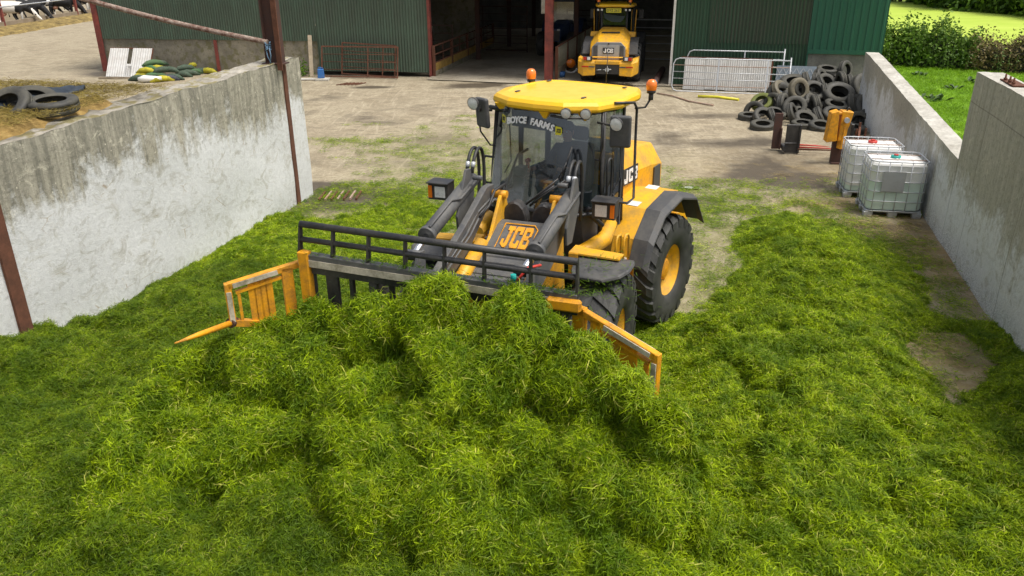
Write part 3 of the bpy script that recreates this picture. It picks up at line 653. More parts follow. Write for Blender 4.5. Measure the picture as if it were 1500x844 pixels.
def letters_jcb(b, w, h, d, mi=0, M=None, plain=False):
    """three slab letters filling w x h in the xz plane, front at y = -d"""
    cw = w / 3; g = cw * .07; st = cw * .27; hb_ = h * .2
    def rc(x0, x1, z0, z1): b.box(((x0 + x1) / 2, -d / 2, (z0 + z1) / 2), (x1 - x0, d, z1 - z0), M, mi)
    def pr(p): b.prism(p, -d, 0, 'xz', mi, M)
    x = -w / 2
    # J
    if not plain: rc(x + cw * .30, x + cw - g * .2, h / 2 - hb_, h / 2)
    rc(x + cw * .5, x + cw * .82, -h / 2 + hb_, h / 2 - (0 if plain else hb_))
    pr([(x + g, -h / 2 + hb_ * .7), (x + g + hb_ * .6, -h / 2), (x + cw * .70, -h / 2), (x + cw * .82, -h / 2 + hb_ * .6), (x + cw * .82, -h / 2 + hb_), (x + g, -h / 2 + hb_)])
    rc(x + g, x + g + st * .9, -h / 2 + hb_, -h / 2 + h * .38)
    # C
    x += cw; X0, X1 = x + g, x + cw - g
    pr([(X0, -h / 2 + hb_ * .6), (X0 + st * .5, -h / 2), (X0 + st * .5, h / 2), (X0, h / 2 - hb_ * .6)]); rc(X0 + st * .5, X0 + st, -h / 2, h / 2)
    rc(X0 + st, X1, h / 2 - hb_, h / 2); rc(X0 + st, X1, -h / 2, -h / 2 + hb_)
    rc(X1 - st, X1, h / 2 - h * .36, h / 2 - hb_); rc(X1 - st, X1, -h / 2 + hb_, -h / 2 + h * .36)
    # B
    x += cw; X0, X1 = x + g, x + cw - g; rc(X0, X0 + st, -h / 2, h / 2)
    for z0, z1 in ((h / 2 - hb_, h / 2), (-h / 2, -h / 2 + hb_), (-hb_ / 2, hb_ / 2)): rc(X0 + st, X1 - st * .8, z0, z1)
    pr([(X1 - st * .8, h * .03), (X1, h * .1), (X1, h / 2 - hb_ * .5), (X1 - st * .4, h / 2), (X1 - st * .8, h / 2)])
    pr([(X1 - st * .8, -h / 2), (X1 - st * .4, -h / 2), (X1, -h / 2 + hb_ * .5), (X1, -h * .1), (X1 - st * .8, -h * .03)])
def text_mb(s, size, ext=.002, shear=0, off=0.0, sx=1.0):
    cu = bpy.data.curves.new('t', 'FONT'); cu.body = s; cu.size = size; cu.extrude = ext; cu.shear = shear; cu.offset = off; cu.align_x = 'CENTER'; cu.align_y = 'CENTER'; cu.resolution_u = 2
    ob = bpy.data.objects.new('t', cu); C.objects.link(ob); dg = bpy.context.evaluated_depsgraph_get(); me = bpy.data.meshes.new_from_object(ob.evaluated_get(dg))
    vs = [(v.co.x * sx, -v.co.z, v.co.y) for v in me.vertices]; fs = [tuple(p.vertices) for p in me.polygons]
    bpy.data.objects.remove(ob); bpy.data.meshes.remove(me); return vs, fs      # lies in the xz plane, facing -y

# ------------------------------------------------------------------ cab of a loader, local x forward, y left, z up (metres)
def ring(x0, pts, z): return [(x0 + x, y, z) for x, y in pts]
# cab plan, front rounded
CABP = [(.52, -.56), (.88, -.80), (1.48, -.80), (1.60, -.70), (1.72, -.48), (1.78, 0), (1.72, .48), (1.60, .70), (1.48, .80), (.88, .80), (.52, .56)]
def cab(root, zb=2.10, zt=3.40, x0=0.0, lettering=True, driver_side=True):
    P_ = [(x + x0, y) for x, y in CABP]
    def pt(p, u):      # glass leans slightly back towards the roof
        lean = (.22 if p[0] > x0 + 1.5 else .14 if p[0] > x0 + 1.4 else 0) * (1 - u)
        return (p[0] + lean, p[1] * (1.03 - .05 * u), zb + (zt - zb) * u)
    def pane(idx, u0, u1, name, mat, n_=4, sub=4):
        b = MB(); pts = []
        for a, c_ in zip(idx[:-1], idx[1:]):
            for k in range(sub): t = k / sub; pts.append((P_[a][0] * (1 - t) + P_[c_][0] * t, P_[a][1] * (1 - t) + P_[c_][1] * t))
        pts.append(P_[idx[-1]])
        b.loft([[pt(p, u0 + (u1 - u0) * i / n_) for p in pts] for i in range(n_ + 1)], False, smooth=True, closed=False)
        return b.obj(name, mat, root, fix=False)
    ws = pane([3, 4, 5, 6, 7], 0, 1, 'windscreen', cabglass); ws.data.name = 'windscreen'
    pane([2, 3], 0, 1, 'corner_window', cabglass); pane([7, 8], 0, 1, 'corner_window', cabglass)
    # doors: tall glass reaching below the sill
    for sgn, i0, i1 in ((1, 8, 9), (-1, 2, 1)):
        b = MB(); a, c_ = P_[i0], P_[i1]
        b.loft([[(a[0] - .04, a[1] * 1.02, z), (c_[0] + .04, c_[1] * 1.02, z)] for z in (1.28, 1.9, zt)], False, closed=False)
        d = b.obj('door', smoke, root, fix=False)
        b = MB(); b.tube([(a[0] - .02, a[1] * 1.03, 1.25), (a[0] - .02, a[1] * 1.02, zt - .02), (c_[0] + .02, c_[1] * 1.02, zt - .02), (c_[0] + .02, c_[1] * 1.03, 1.25)], .02, 6, closed=True); b.obj('door_frame', blackm, d)
        b = MB(); hx = a[0] - .10; hy = a[1] * 1.02 + sgn * .06
        b.tube([(hx + .07 * math.sin(t) , hy, 2.50 + (.19 if math.cos(t) > 0 else -.19) + .09 * math.cos(t)) for t in [i * math.pi / 6 for i in range(12)]], .018, 6, closed=True); b.obj('handle', rubber, d)
        b = MB(); e_, f_ = P_[9 if sgn > 0 else 1], P_[10 if sgn > 0 else 0]
        b.loft([[(e_[0] - .04, e_[1] * 1.01, z), (f_[0] + .03, f_[1] * 1.01, z)] for z in (1.95, zt)], False, closed=False); b.obj('side_window', smoke, root, fix=False)
        b = MB(); b.tube([(a[0] - .18, hy - sgn * .01, 3.15), (a[0] - .40, hy, 3.1), (a[0] - .44, hy, 2.45), (a[0] - .25, hy - sgn * .01, 2.32)], .010, 5); b.obj('door_seal', blackm, d)
    b = MB(); f_ = P_[0]; g_ = P_[10]; b.loft([[(f_[0], f_[1], z), (g_[0], g_[1], z)] for z in (2.35, zt)], False, closed=False); b.obj('rear_window', smoke, root, fix=False)
    # pillars
    for i, r in ((8, .024), (1, .035), (9, .035), (0, .045), (10, .045)):
        b = MB(); x, y = P_[i]; b.tube([(x, y * 1.03, zb - .3), (x, y * 1.01, zb + .5), (x - .01, y * .99, zt)], r, 8); b.obj('pillar', blackm, root)
    b = MB(); b.beam((x0 + 1.62, -.80, zb - .05), (x0 + 1.48, -.77, zt), .12, .06, (0, 1, 0)); b.obj('windscreen_pillar', blackm, root)
    # bottom frame of the windscreen and lower cab
    b = MB(); pts = [pt(p, 0) for p in P_[1:10]]; b.tube([(x, y * 1.01, z) for x, y, z in pts], .032, 8); b.obj('windscreen_frame', blackm, root)
    b = MB(); low = [(x + (.20 if x > x0 + 1.5 else .12 if x > x0 + 1.4 else 0), y) for x, y in P_]
    b.loft([[(x0 + .3 + (x - x0 - .3) * k, y * ky, z) for x, y in low] for z, k, ky in ((1.22, .80, .90), (1.35, .86, .95), (zb - .30, .96, .99), (zb - .02, 1.01, 1.0))], True); b.obj('cab_base', dgrey, root)
    b = MB(); b.box((x0 + .95, 0, zb + .012), (1.0, 1.3, .03)); b.obj('cab_floor', consolem, root)
    # roof
    RP = [(.14, -.55), (.20, -.74), (.48, -.86), (1.16, -.93), (1.60, -.80), (1.84, -.42), (1.88, 0), (1.84, .42), (1.60, .80), (1.16, .93), (.48, .86), (.20, .74), (.14, .55), (.10, 0)]
    def rr_(k, z, dz=0): return [(x0 + 1.02 + (x - 1.02) * k, y * k, z + dz * (x - 1) * .5) for x, y in RP]
    b = MB(); b.loft([rr_(.90, zt - .03), rr_(.985, zt - .005), rr_(1.0, zt + .03), rr_(.99, zt + .075), rr_(.95, zt + .115), rr_(.80, zt + .14), rr_(.78, zt + .128), rr_(.45, zt + .135)], True, smooth=False)
    for y in (-.62, .12, .62):
        x = x0 + 1.89 - abs(y) * .26; b.add([(x - .03, y - .10, zt + .01), (x - .03, y + .10, zt + .01), (x - .08, y + .02, zt - .12), (x - .08, y - .02, zt - .12), (x - .2, y - .1, zt + .01), (x - .2, y + .1, zt + .01), (x - .16, y + .02, zt - .11), (x - .16, y - .02, zt - .11)],
            [(0, 1, 2, 3), (4, 7, 6, 5), (0, 3, 7, 4), (1, 5, 6, 2), (3, 2, 6, 7), (0, 4, 5, 1)])
    ro = b.obj('roof', roofy, root, bev=.012, seg=2)
    b = MB()
    for x, y in ((.45, -.6), (.45, .6), (1.45, -.5), (1.45, .5)): b.box((x0 + x, y, zt + .138), (.09, .035, .012))
    b.obj('roof_bolt', dgrey, ro)
    b = MB(); b.loft([rr_(.88, zt - .05), rr_(.9, zt - .02)], True); b.obj('headliner', blackm, root)
    return pt, P_, ws

def beacon(root, x, y, z):
    b = MB(); b.cyl((x, y, z), (x, y, z + .09), .035, n=8).cyl((x, y, z + .09), (x, y, z + .13), .06, n=12); o = b.obj('beacon', blackm, root)
    b = MB(); b.lathe([(.066, 0), (.074, .05), (.070, .10), (.045, .135), (.001, .145)], 16, M=T(x, y, z + .13) @ Rx(R_(90))); b.obj('lens', orange, o); return o
def worklight(root, x, y, z, yaw=0, tilt=.2, r=.062):
    M = T(x, y, z) @ Rz(yaw) @ Ry(tilt) @ Rz(R_(-90))
    b = MB(); b.lathe([(r * .5, -.07), (r * .95, -.03), (r * 1.08, .01), (r, .012)], 16, M=M); o = b.obj('work_light', blackm, root)
    b = MB(); b.lathe([(r, .008), (r * .6, .018), (.001, .02)], 16, M=M); b.obj('lens', lampface, o); return o
# ------------------------------------------------------------------ main loader
def uf(M, px, py, ax, val):        # where the sight line through a pixel meets a plane of a local frame
    iv = M.inverted(); o = iv @ Vector((0, 0, H)); d = iv.to_3x3() @ ray(px, py); i = 'xyz'.index(ax); t = (val - o[i]) / d[i]; return o + d * t
YR, YF = 33, 20
RM = T(1.303, 11.80, 0) @ Rz(-R_(90 + YR))
piv = RM @ Vector((1.5, 0, 0)); FW = T(piv.x, piv.y, .08) @ Rz(-R_(90 + YF)) @ T(1.5, .12, 0)
ld = empty('wheel_loader', RM, 'yellow wheel loader with raised fork pushing up the big heap of cut grass', 'wheel loader', 'yellow wheel loaders')
FMt = RM.inverted() @ FW
def fo(b, name, mat, parent=None, bev=0, **k):       # part on the front frame
    if parent is None: return b.obj(name, mat, ld, bev, M=FMt, **k)
    return b.obj(name, mat, parent, bev, **k)
for sg in (1, -1):
    mount_wheel(ld, T(0, sg * 1.04, .84) @ (I4 if sg > 0 else Rz(math.pi)) @ Ry(.13), WH, None)
    mount_wheel(ld, FMt @ T(0, sg * 1.04, .84) @ (I4 if sg > 0 else Rz(math.pi)) @ Ry(.4), WH, None)
# rear frame
b = MB(); b.box((-.2, 0, .95), (2.3, .75, .6)).box((1.3, 0, .9), (.6, .5, .7)); b.cyl((0, -.8, .84), (0, .8, .84), .18); b.obj('rear_chassis', blackm, ld, .01)
b = MB(); b.box((-1.25, 0, 1.05), (.5, 1.9, .75), tx=.9); b.obj('counterweight', yellow, ld, .03)
HY = lambda k, z0, z1, w0, w1: [(k, -w0, z0), (k, -w0, z1 - .30), (k, -w1, z1), (k, w1, z1), (k, w0, z1 - .30), (k, w0, z0)]
b = MB(); b.loft([HY(.48, 1.3, 2.60, .64, .48), HY(-.5, 1.3, 2.56, .66, .48), HY(-1.0, 1.3, 2.48, .62, .42), HY(-1.20, 1.3, 2.30, .54, .34)]); hood = b.obj('engine_hood', yellow, ld, .03, seg=2)
b = MB(); b.box((.08, 0, 2.605), (.74, .80, .03)); b.obj('hood_vent', dgrey, hood)
for sg in (1, -1):
    b = MB(); b.add([(-.60, sg * .668, 1.66), (-.60, sg * .668, 2.2), (-.86, sg * .652, 2.2), (-.92, sg * .645, 1.66)], [(0, 1, 2, 3)]); b.obj('side_grille', dgrey, hood, solid=.02)
q1 = uf(RM, 922, 256, 'y', .65)
b = MB(); b.box((q1.x, .664, q1.z), (.50, .012, .24)); sg_ = b.obj('hood_badge', blackm, hood)
for k in range(5): b = MB(); b.box((-.30 - 0 * k, .668, 1.50 + k * .06), (.5, .006, .022)); b.obj('hood_slot', blackm, hood)
b = MB(); letters_jcb(b, .46, .19, .006, M=T(q1.x, .671, q1.z) @ Rz(math.pi), plain=True); b.obj('badge_letters', whitesign, sg_)
# rear fenders
ARC = [(1.16, 1.20), (1.05, 1.62), (.68, 1.95), (.08, 2.06), (-.50, 1.93), (-.86, 1.50)]
for sg in (1, -1):
    b = MB(); ya, yb = sg * .55, sg * 1.12
    b.loft([[(x, ya, z), (x, yb, z), (x - .0, yb, z - .035), (x, ya, z - .035)] for x, z in ARC]); fd_ = b.obj('rear_fender', yellow, ld, .006)
    b = MB(); yb, yc = sg * 1.123, sg * 1.42
    b.loft([[(x, yb, z + .012), (x, yc - sg * .08, z + .005), (x, yc, z - .05), (x, yc, z - .085), (x, yc - sg * .1, z - .03), (x, yb, z - .03)] for x, z in ([(1.20, 1.28)] + ARC[1:3] + [(.08, 2.06), (-.52, 1.9), (-.92, 1.42)])]); b.obj('flare', dgrey, fd_, .006)
    b = MB(); x0_, z0_ = ARC[2]; x1_, z1_ = ARC[3]
    b.add([(x0_ - .02, sg * .80, z0_ + .012), (x0_ - .02, sg * .98, z0_ + .012), (x1_ - .2, sg * .98, z1_ + .004), (x1_ - .2, sg * .80, z1_ + .004)], [(0, 1, 2, 3)]); b.obj('anti_slip_strip', white, fd_)
    # tank and steps between the wheels
    b = MB(); b.box((1.28, sg * .80, .98), (.62, .42, .62)); b.obj('tank', yellow, ld, .02)
    b = MB(); b.box((1.30, sg * .93, 1.33), (.60, .42, .04)); st_ = b.obj('step', yellow_old, ld, .006)
    b = MB(); b.box((1.30, sg * .93, 1.354), (.50, .32, .010))
    for i in range(6):
        for j in range(4): b.box((1.09 + i * .085, sg * (.82 + j * .075), 1.366), (.05, .03, .016))
    b.obj('step_tread', yellow_tread, st_)
    b = MB(); b.box((1.32, sg * 1.10, .62), (.5, .16, .035)).box((1.10, sg * 1.14, .95), (.03, .05, .7)).box((1.55, sg * 1.14, .95), (.03, .05, .7)); b.obj('lower_step', yellow_old, ld)
    for x, l_ in ((1.60, .42), (1.36, .36)):
        b = MB(); b.tube([(x, sg * 1.12, 1.33), (x, sg * 1.12, 1.33 + l_), (x - .04, sg * 1.12, 1.33 + l_ + .06), (x - .12, sg * 1.12, 1.33 + l_ + .06), (x - .16, sg * 1.12, 1.33 + l_), (x - .16, sg * 1.12, 1.36)], .018, 6); b.obj('grab_handle', yellow, ld)
    b = MB(); b.tube([(2.05, sg * .80, 1.66), (1.85, sg * .86, 1.68), (1.5, sg * .90, 1.72), (1.22, sg * .86, 1.86)], [.10, .11, .11, .08], 10); b.obj('side_duct', yellow, ld)
cab(ld)
# interior
b = MB(); b.box((.85, 0, 2.10), (.5, .5, .22)).box((.62, 0, 2.45), (.14, .50, .62)).box((.58, 0, 2.87), (.10, .28, .2)); b.obj('driver_seat', seatm, ld, .05, seg=2)
b = MB(); b.box((1.56, .02, 2.22), (.34, .62, .26)); b.box((1.62, 0, 2.37), (.2, .5, .08)); b.obj('dashboard', consolem, ld, .05, seg=3)
b = MB(); b.box((1.0, -.52, 2.22), (.8, .24, .34)).box((1.35, -.50, 2.42), (.22, .2, .14)); b.obj('side_console', consolem, ld, .03)
b = MB(); b.cyl((1.30, -.42, 2.4), (1.33, -.40, 2.56), .014, n=6).sphere((1.335, -.40, 2.585), .035); b.cyl((1.22, -.5, 2.4), (1.25, -.48, 2.53), .012, n=6).sphere((1.252, -.48, 2.55), .028); b.obj('joystick', redp, ld)
SWM = T(1.30, 0, 2.52) @ Ry(-.55)
b = MB(); b.tube([(.20 * math.cos(t), .20 * math.sin(t), 0) for t in [i * math.pi / 10 for i in range(20)]], .016, 8, closed=True, M=SWM)
for a in (0, 2.1, 4.2): b.beam((0, 0, -.02), (.19 * math.cos(a), .19 * math.sin(a), 0), .03, .012, M=SWM)
b.cyl((0, 0, -.5), (0, 0, 0), .035, n=8, M=SWM); b.obj('steering_wheel', rubber, ld)
b = MB(); b.box((1.60, .16, 2.42), (.16, .22, .012), M=T(0, 0, 0)); b.obj('paper', paper, ld)
b = MB(); b.box((1.52, .15, 3.20), (.05, .30, .10)); b.tube([(1.75, -.62, 2.0), (1.2, -.66, 2.6), (.9, -.68, 2.62)], .02, 6); b.obj('cab_fittings', blackm, ld)
b = MB(); b.loft([[(1.60, -.5, 3.37), (1.66, -.02, 3.37), (1.64, .20, 3.37)], [(1.58, -.5, 3.10), (1.64, -.02, 3.10), (1.62, .20, 3.10)]], False, closed=False); b.obj('sun_blind', blackm, ld, solid=.01)
# driver
def person(M, label, pose, cloth):
    """one continuous skinned body; pose = joints in metres, returns the root"""
    J, Ed, rad = pose; me = bpy.data.meshes.new('body'); me.from_pydata(J, Ed, []); o = bpy.data.objects.new('person', me); C.objects.link(o); o.matrix_world = M
    me.materials.append(cloth)
    sk = o.modifiers.new('skin', 'SKIN'); sk.use_smooth_shade = True
    for i, r in enumerate(rad): me.skin_vertices[0].data[i].radius = r if isinstance(r, tuple) else (r, r)
    me.skin_vertices[0].data[0].use_root = True
    o.modifiers.new('sub', 'SUBSURF').render_levels = 1
    return o
def bodymat():
    n = NT('driver_clothes_and_skin'); x, y, z = n.sep()
    up_ = n.math('GREATER_THAN', z, .40); face = n.math('GREATER_THAN', z, .615); fore = n.math('MULTIPLY', n.math('GREATER_THAN', x, .34), n.math('GREATER_THAN', z, .12))
    c = n.mix(n.math('GREATER_THAN', z, .16), (.03, .04, .07), (.012, .016, .03)); c = n.mix(face, c, (.5, .27, .19)); c = n.mix(n.math('MULTIPLY', fore, n.math('LESS_THAN', z, .5)), c, (.5, .27, .19)); n.col(c); n.r(.8); return n.m
J = [(0, 0, .05), (0, 0, .25), (.02, 0, .44), (.03, 0, .56), (.04, 0, .63), (.06, 0, .72), (.06, 0, .82),
     (.03, .17, .52), (.10, .24, .32), (.34, .16, .30), (.42, .13, .33),
     (.03, -.17, .52), (.08, -.28, .30), (.33, -.36, .24), (.42, -.38, .25),
     (.06, .10, .05), (.45, .14, .10), (.62, .13, -.30), (.06, -.10, .05), (.45, -.14, .10), (.62, -.13, -.30)]
Ed = [(0, 1), (1, 2), (2, 3), (3, 4), (4, 5), (5, 6), (2, 7), (7, 8), (8, 9), (9, 10), (2, 11), (11, 12), (12, 13), (13, 14), (0, 15), (15, 16), (16, 17), (0, 18), (18, 19), (19, 20)]
ra = [(.15, .13), (.15, .12), (.16, .11), .06, .055, (.09, .085), .07, .07, .05, .036, .026, .07, .05, .036, .026, .09, .06, .045, .09, .06, .045]
k0 = len(J)
for (hx, hy, hz), base_i in (((.42, .13, .33), 10), ((.42, -.38, .25), 14)):       # fingers and thumb curling down round the wheel / lever
    for f_i, (dy, ln) in enumerate(((-.03, .032), (-.01, .036), (.01, .034), (.03, .028))):
        a = len(J); J += [(hx + .045, hy + dy, hz + .012), (hx + .045 + ln, hy + dy, hz), (hx + .05 + ln, hy + dy, hz - .03)]; Ed += [(base_i, a), (a, a + 1), (a + 1, a + 2)]; ra += [.010, .009, .008]
    a = len(J); s_y = -1 if hy > 0 else 1; J += [(hx + .015, hy + s_y * .035, hz - .01), (hx + .04, hy + s_y * .045, hz - .03)]; Ed += [(base_i, a), (a, a + 1)]; ra += [.011, .009]
dr = person(RM @ T(.86, -.02, 2.20), '', (J, Ed, ra), bodymat())
tag(dr, 'driver in a dark navy t-shirt sitting in the loader cab holding the wheel', 'person')
b = MB(); b.sphere((.045, 0, .80), .105, 14, sc_=(1.05, .86, .95), half=True); b.sphere((.02, 0, .78), .10, 12, sc_=(.95, .9, 1.0)); b.obj('hair', hair, dr)
b = MB(); b.sphere((.148, 0, .73), .018, 8, sc_=(1, .8, 1.4)); b.obj('nose', skin, dr)
for sg in (-1, 1):
    b = MB(); b.sphere((.138, sg * .034, .765), .013, 8); b.obj('eye', whitesign, dr); b = MB(); b.sphere((.05, sg * .088, .745), .026, 8, sc_=(.6, .4, 1.2)); b.obj('ear', skin, dr)
b = MB(); b.box((.148, 0, .685), (.012, .045, .010)); b.obj('mouth', redlens, dr, bev=.003)
# lettering on the windscreen
def on_screen(y, z):        # point just outside the curved glass and its outward direction
    a = abs(y)
    if a > .48: t = (a - .48) / .22; x = 1.72 - .12 * t; nx = (.22, .12)
    else: t = a / .48; x = 1.78 - .06 * t; nx = (.48, .06)
    l_ = math.hypot(*nx); x += .22 * (1 - (z - 2.10) / 1.30)
    return x + .022, (nx[0] / l_, math.copysign(nx[1] / l_, y) if a > .02 else 0)
b = MB(); msg = 'BOYCE FARMS'; wds = {'M': 1.25, ' ': .75, 'W': 1.2}
ws_ = [wds.get(ch, .95) for ch in msg]; tot = sum(ws_); x = 0
for ch, wd in zip(msg, ws_):
    u = (x + wd / 2) / tot; x += wd
    if ch == ' ': continue
    y = -.47 + .74 * u; z = 3.25 - .055 * (2 * u - 1) ** 2 - .02 * u; gx_, nn = on_screen(y, z)
    vs, fs = text_mb(ch, .115, .002, .22, .006, .95)
    ang = math.atan2(nn[1], nn[0]); M = T(gx_, y, z) @ Rz(ang) @ Rz(R_(90)) @ Ry((u - .5) * .42)
    b.add(vs, fs, False, 0, M)
b.obj('windscreen_lettering', whitesign, ld, fix=False)
for y, dz in ((-.53, 0), (.34, -.06)):
    gx_, nn = on_screen(y, 3.22 + dz); M = T(gx_, y, 3.22 + dz) @ Rz(math.atan2(nn[1], nn[0])) @ Rz(R_(90))
    b = MB(); b.prism([(-.045, -.055), (-.045, .055), (.03, .045), (.045, .02), (.045, -.02), (.03, -.055)], -.001, .002, 'xz', 0, M); st_ = b.obj('windscreen_sticker', yellowpipe, ld)
    b = MB(); letters_jcb(b, .065, .05, .002, M=M @ T(0, -.002, 0)); b.obj('sticker_letters', blackm, st_)
# outside fittings
zt = 3.40
q = uf(RM, 778, 108, 'z', 3.62); beacon(ld, max(.1, q.x), max(-.98, q.y), 3.42)
q = uf(RM, 934, 133, 'z', 3.60); beacon(ld, .42, .98, 3.40)
b = MB(); b.tube([(.42, .98, 3.42), (.45, .92, 3.30), (.6, .84, 3.30)], .015, 6); b.obj('beacon_bracket', blackm, ld)
b = MB(); b.tube([(.12, .15, 3.5), (.10, .15, 3.95)], .006, 5); b.obj('antenna', blackm, ld)
for px, py, x_ in ((742, 161, 1.62), (830, 166, 1.86), (859, 167, 1.76)):
    q = uf(RM, px, py, 'x', x_); worklight(ld, x_ + .02, q.y, q.z, math.copysign(.25, q.y), .25, .066)
b = MB(); b.tube([(1.6, -.85, 3.32), (1.66, -.5, 3.31)], .03, 8); b.obj('light_bracket', blackm, ld); b = MB(); b.tube([(1.80, .22, 3.34), (1.80, .45, 3.33), (1.66, .7, 3.33)], .016, 6); b.obj('light_bracket', blackm, ld)
# mirrors
def mirror(sgn, px, py, wpx, lx, ly):
    q = uf(RM, px, py, 'x', 1.75); y = q.y; z = q.z
    b = MB(); b.box((0, 0, 0), (.07, .26, .40), T(1.75, y, z) @ Rz(sgn * .35) @ Ry(.08)); m_ = b.obj('mirror', dgrey, ld, .03, seg=3)
    b = MB(); b.tube([(1.62, sgn * .80, 3.28), (1.74, sgn * .95, 3.30), (1.80, y, 3.30), (1.80, y, z + .1)], .016, 6); b.tube([(1.76, sgn * .95, 3.30), (1.72, sgn * .93, 3.0), (1.62, sgn * .84, 2.80), (1.60, sgn * .78, 2.80)], .012, 6); b.obj('mirror_arm', blackm, m_)
    worklight(ld, lx, ly, z + .12 if sgn > 0 else z + .14, 0, .15, .08)
mirror(1, 909, 193, 26, 1.92, uf(RM, 903, 178, 'x', 1.92).y)
mirror(-1, 707, 165, 10, 1.9, uf(RM, 693, 153, 'x', 1.9).y)
# door side grab rail and image-left handle
q = [uf(RM, px, py, 'y', .95) for px, py in ((908, 152), (926, 150), (930, 158), (928, 200), (925, 290), (916, 297), (906, 297), (905, 285))]
b = MB(); b.tube([(p.x, .88 if i in (0, 6, 7) else .98, p.z) for i, p in enumerate(q)], .018, 8); b.obj('grab_rail', blackm, ld)
b = MB(); b.tube([(1.56, -.82, 2.62), (1.56, -.97, 2.62), (1.56, -1.0, 2.56), (1.56, -1.0, 2.30), (1.56, -.97, 2.24), (1.56, -.82, 2.24)], .017, 8); b.obj('grab_rail', blackm, ld)
# wipers
def sc_pt(px, py, off=.05): q = uf(RM, px, py, 'x', 1.9); xx, nn = on_screen(max(-.69, min(.69, q.y)), q.z); q = uf(RM, px, py, 'x', xx + off); return q
b = MB(); a0 = sc_pt(770, 300, .12); a1 = sc_pt(818, 262); b.tube([a0, a1], .014, 6); b.tube([sc_pt(776, 301, .13), sc_pt(828, 264)], .010, 6)
b.tube([sc_pt(838, 215, .03), sc_pt(829, 240, .03), sc_pt(818, 275, .03)], .011, 5); b.tube([a1, sc_pt(830, 238, .035)], .009, 5)
b.obj('wiper', blackm, ld)
b = MB(); b.tube([sc_pt(762, 304, .12), sc_pt(795, 283, .06), sc_pt(812, 272, .04)], .018, 6); b.obj('wiper', armgrey, ld)

# ------------------------------------------------------------------ front frame of the loader
b = MB(); b.cyl((0, -.8, .84), (0, .8, .84), .18); b.box((-.35, 0, 1.0), (1.5, .5, .6)); fo(b, 'front_chassis', blackm, bev=.01)
# yellow tower plates
for y in (-.34, .36):
    b = MB(); b.prism([(-.75, 1.0), (-.60, 2.05), (-.42, 2.42), (-.26, 2.42), (.1, 2.02), (.75, 1.66), (1.05, 1.0)], y - .02, y + .02); fo(b, 'tower_plate', yellow, bev=.006)
    b = MB(); b.cyl((-.34, y * 1.35, 2.42), (-.34, y * .8, 2.42), .05); fo(b, 'pivot_pin', yellow_old)
# shield between the arms, lower ribs, letters
SA, SB = Vector((-.12, 0, 2.10)), Vector((.78, 0, 1.72)); sdn = (SB - SA).normalized(); snm = Vector((-sdn.z, 0, sdn.x))
if snm.z < 0: snm = -snm
b = MB(); b.prism([(-.30, 1.98), (-.30, 2.12), (-.12, 2.10), (SA.x + sdn.x * .56, SA.z + sdn.z * .56), (SA.x + sdn.x * .56 - .03, SA.z + sdn.z * .56 - .08)], -.36, .36); shd = fo(b, 'centre_shield', armgrey, bev=.015)
for i in range(5):
    p_ = SA + sdn * (.57 + i * .10); p2_ = SA + sdn * (.66 + i * .10); b = MB(); b.prism([(p_.x, p_.z), (p2_.x, p2_.z), (p2_.x - .02, p2_.z - .05), (p_.x - .02, p_.z - .05)], -.34, .34); fo(b, 'shield_rib', armgrey, bev=.006)
iv = FW.inverted(); o_ = iv @ Vector((0, 0, H)); d_ = iv.to_3x3() @ ray(757, 349); tt = (SA - o_).dot(snm) / d_.dot(snm); lc_ = o_ + d_ * tt
LM = Matrix(((0, -snm.x, -sdn.x, lc_.x), (1, 0, 0, lc_.y), (0, -snm.z, -sdn.z, lc_.z), (0, 0, 0, 1)))
b = MB(); letters_jcb(b, .36, .38, .014, M=LM); b.obj('shield_letters', yellow_old, shd)
b = MB(); fr_ = [(-.215, .24), (.16, .24), (.215, .17), (.215, -.19), (.17, -.23), (-.215, -.23)]
b.tube([LM @ Vector((x, -.006, z)) for x, z in fr_], .010, 6, closed=True); b.obj('shield_border', yellow_old, shd)
for y in (-.19, .19):
    b = MB(); b.prism([(y + .17 * math.cos(t), 2.06 + .27 * math.sin(t)) for t in [math.pi * i / 8 for i in range(9)]], -.52, -.36, 'yz'); fo(b, 'control_valve_cover', blackm, bev=.02)
# loader arms
AP = (-.34, 2.42); AE = (1.72, 1.72)
for y in (-.52, .54):
    b = MB()
    b.prism([(-.50, 2.36), (-.42, 2.52), (-.20, 2.54), (.5, 2.26), (1.3, 1.98), (1.80, 1.86), (1.86, 1.68), (1.78, 1.58), (1.2, 1.72), (.45, 1.90), (-.25, 2.28)], y - .04, y + .04); arm = fo(b, 'loader_arm', armgrey, bev=.01)
    b = MB(); b.prism([(-.2, 2.45), (-.1, 2.78), (.04, 2.80), (.34, 2.30), (.30, 2.08), (.1, 2.05)], y - .14 * (1 if y < 0 else -1) - .015, y - .14 * (1 if y < 0 else -1) + .015); b.cyl((.0, y - .06, 2.70), (.0, y + .06, 2.70), .03, n=10); fo(b, 'lever_plate', armgrey, bev=.006)
b = MB(); b.cyl((1.15, -.52, 1.78), (1.15, .52, 1.78), .075); fo(b, 'arm_cross_tube', armgrey)
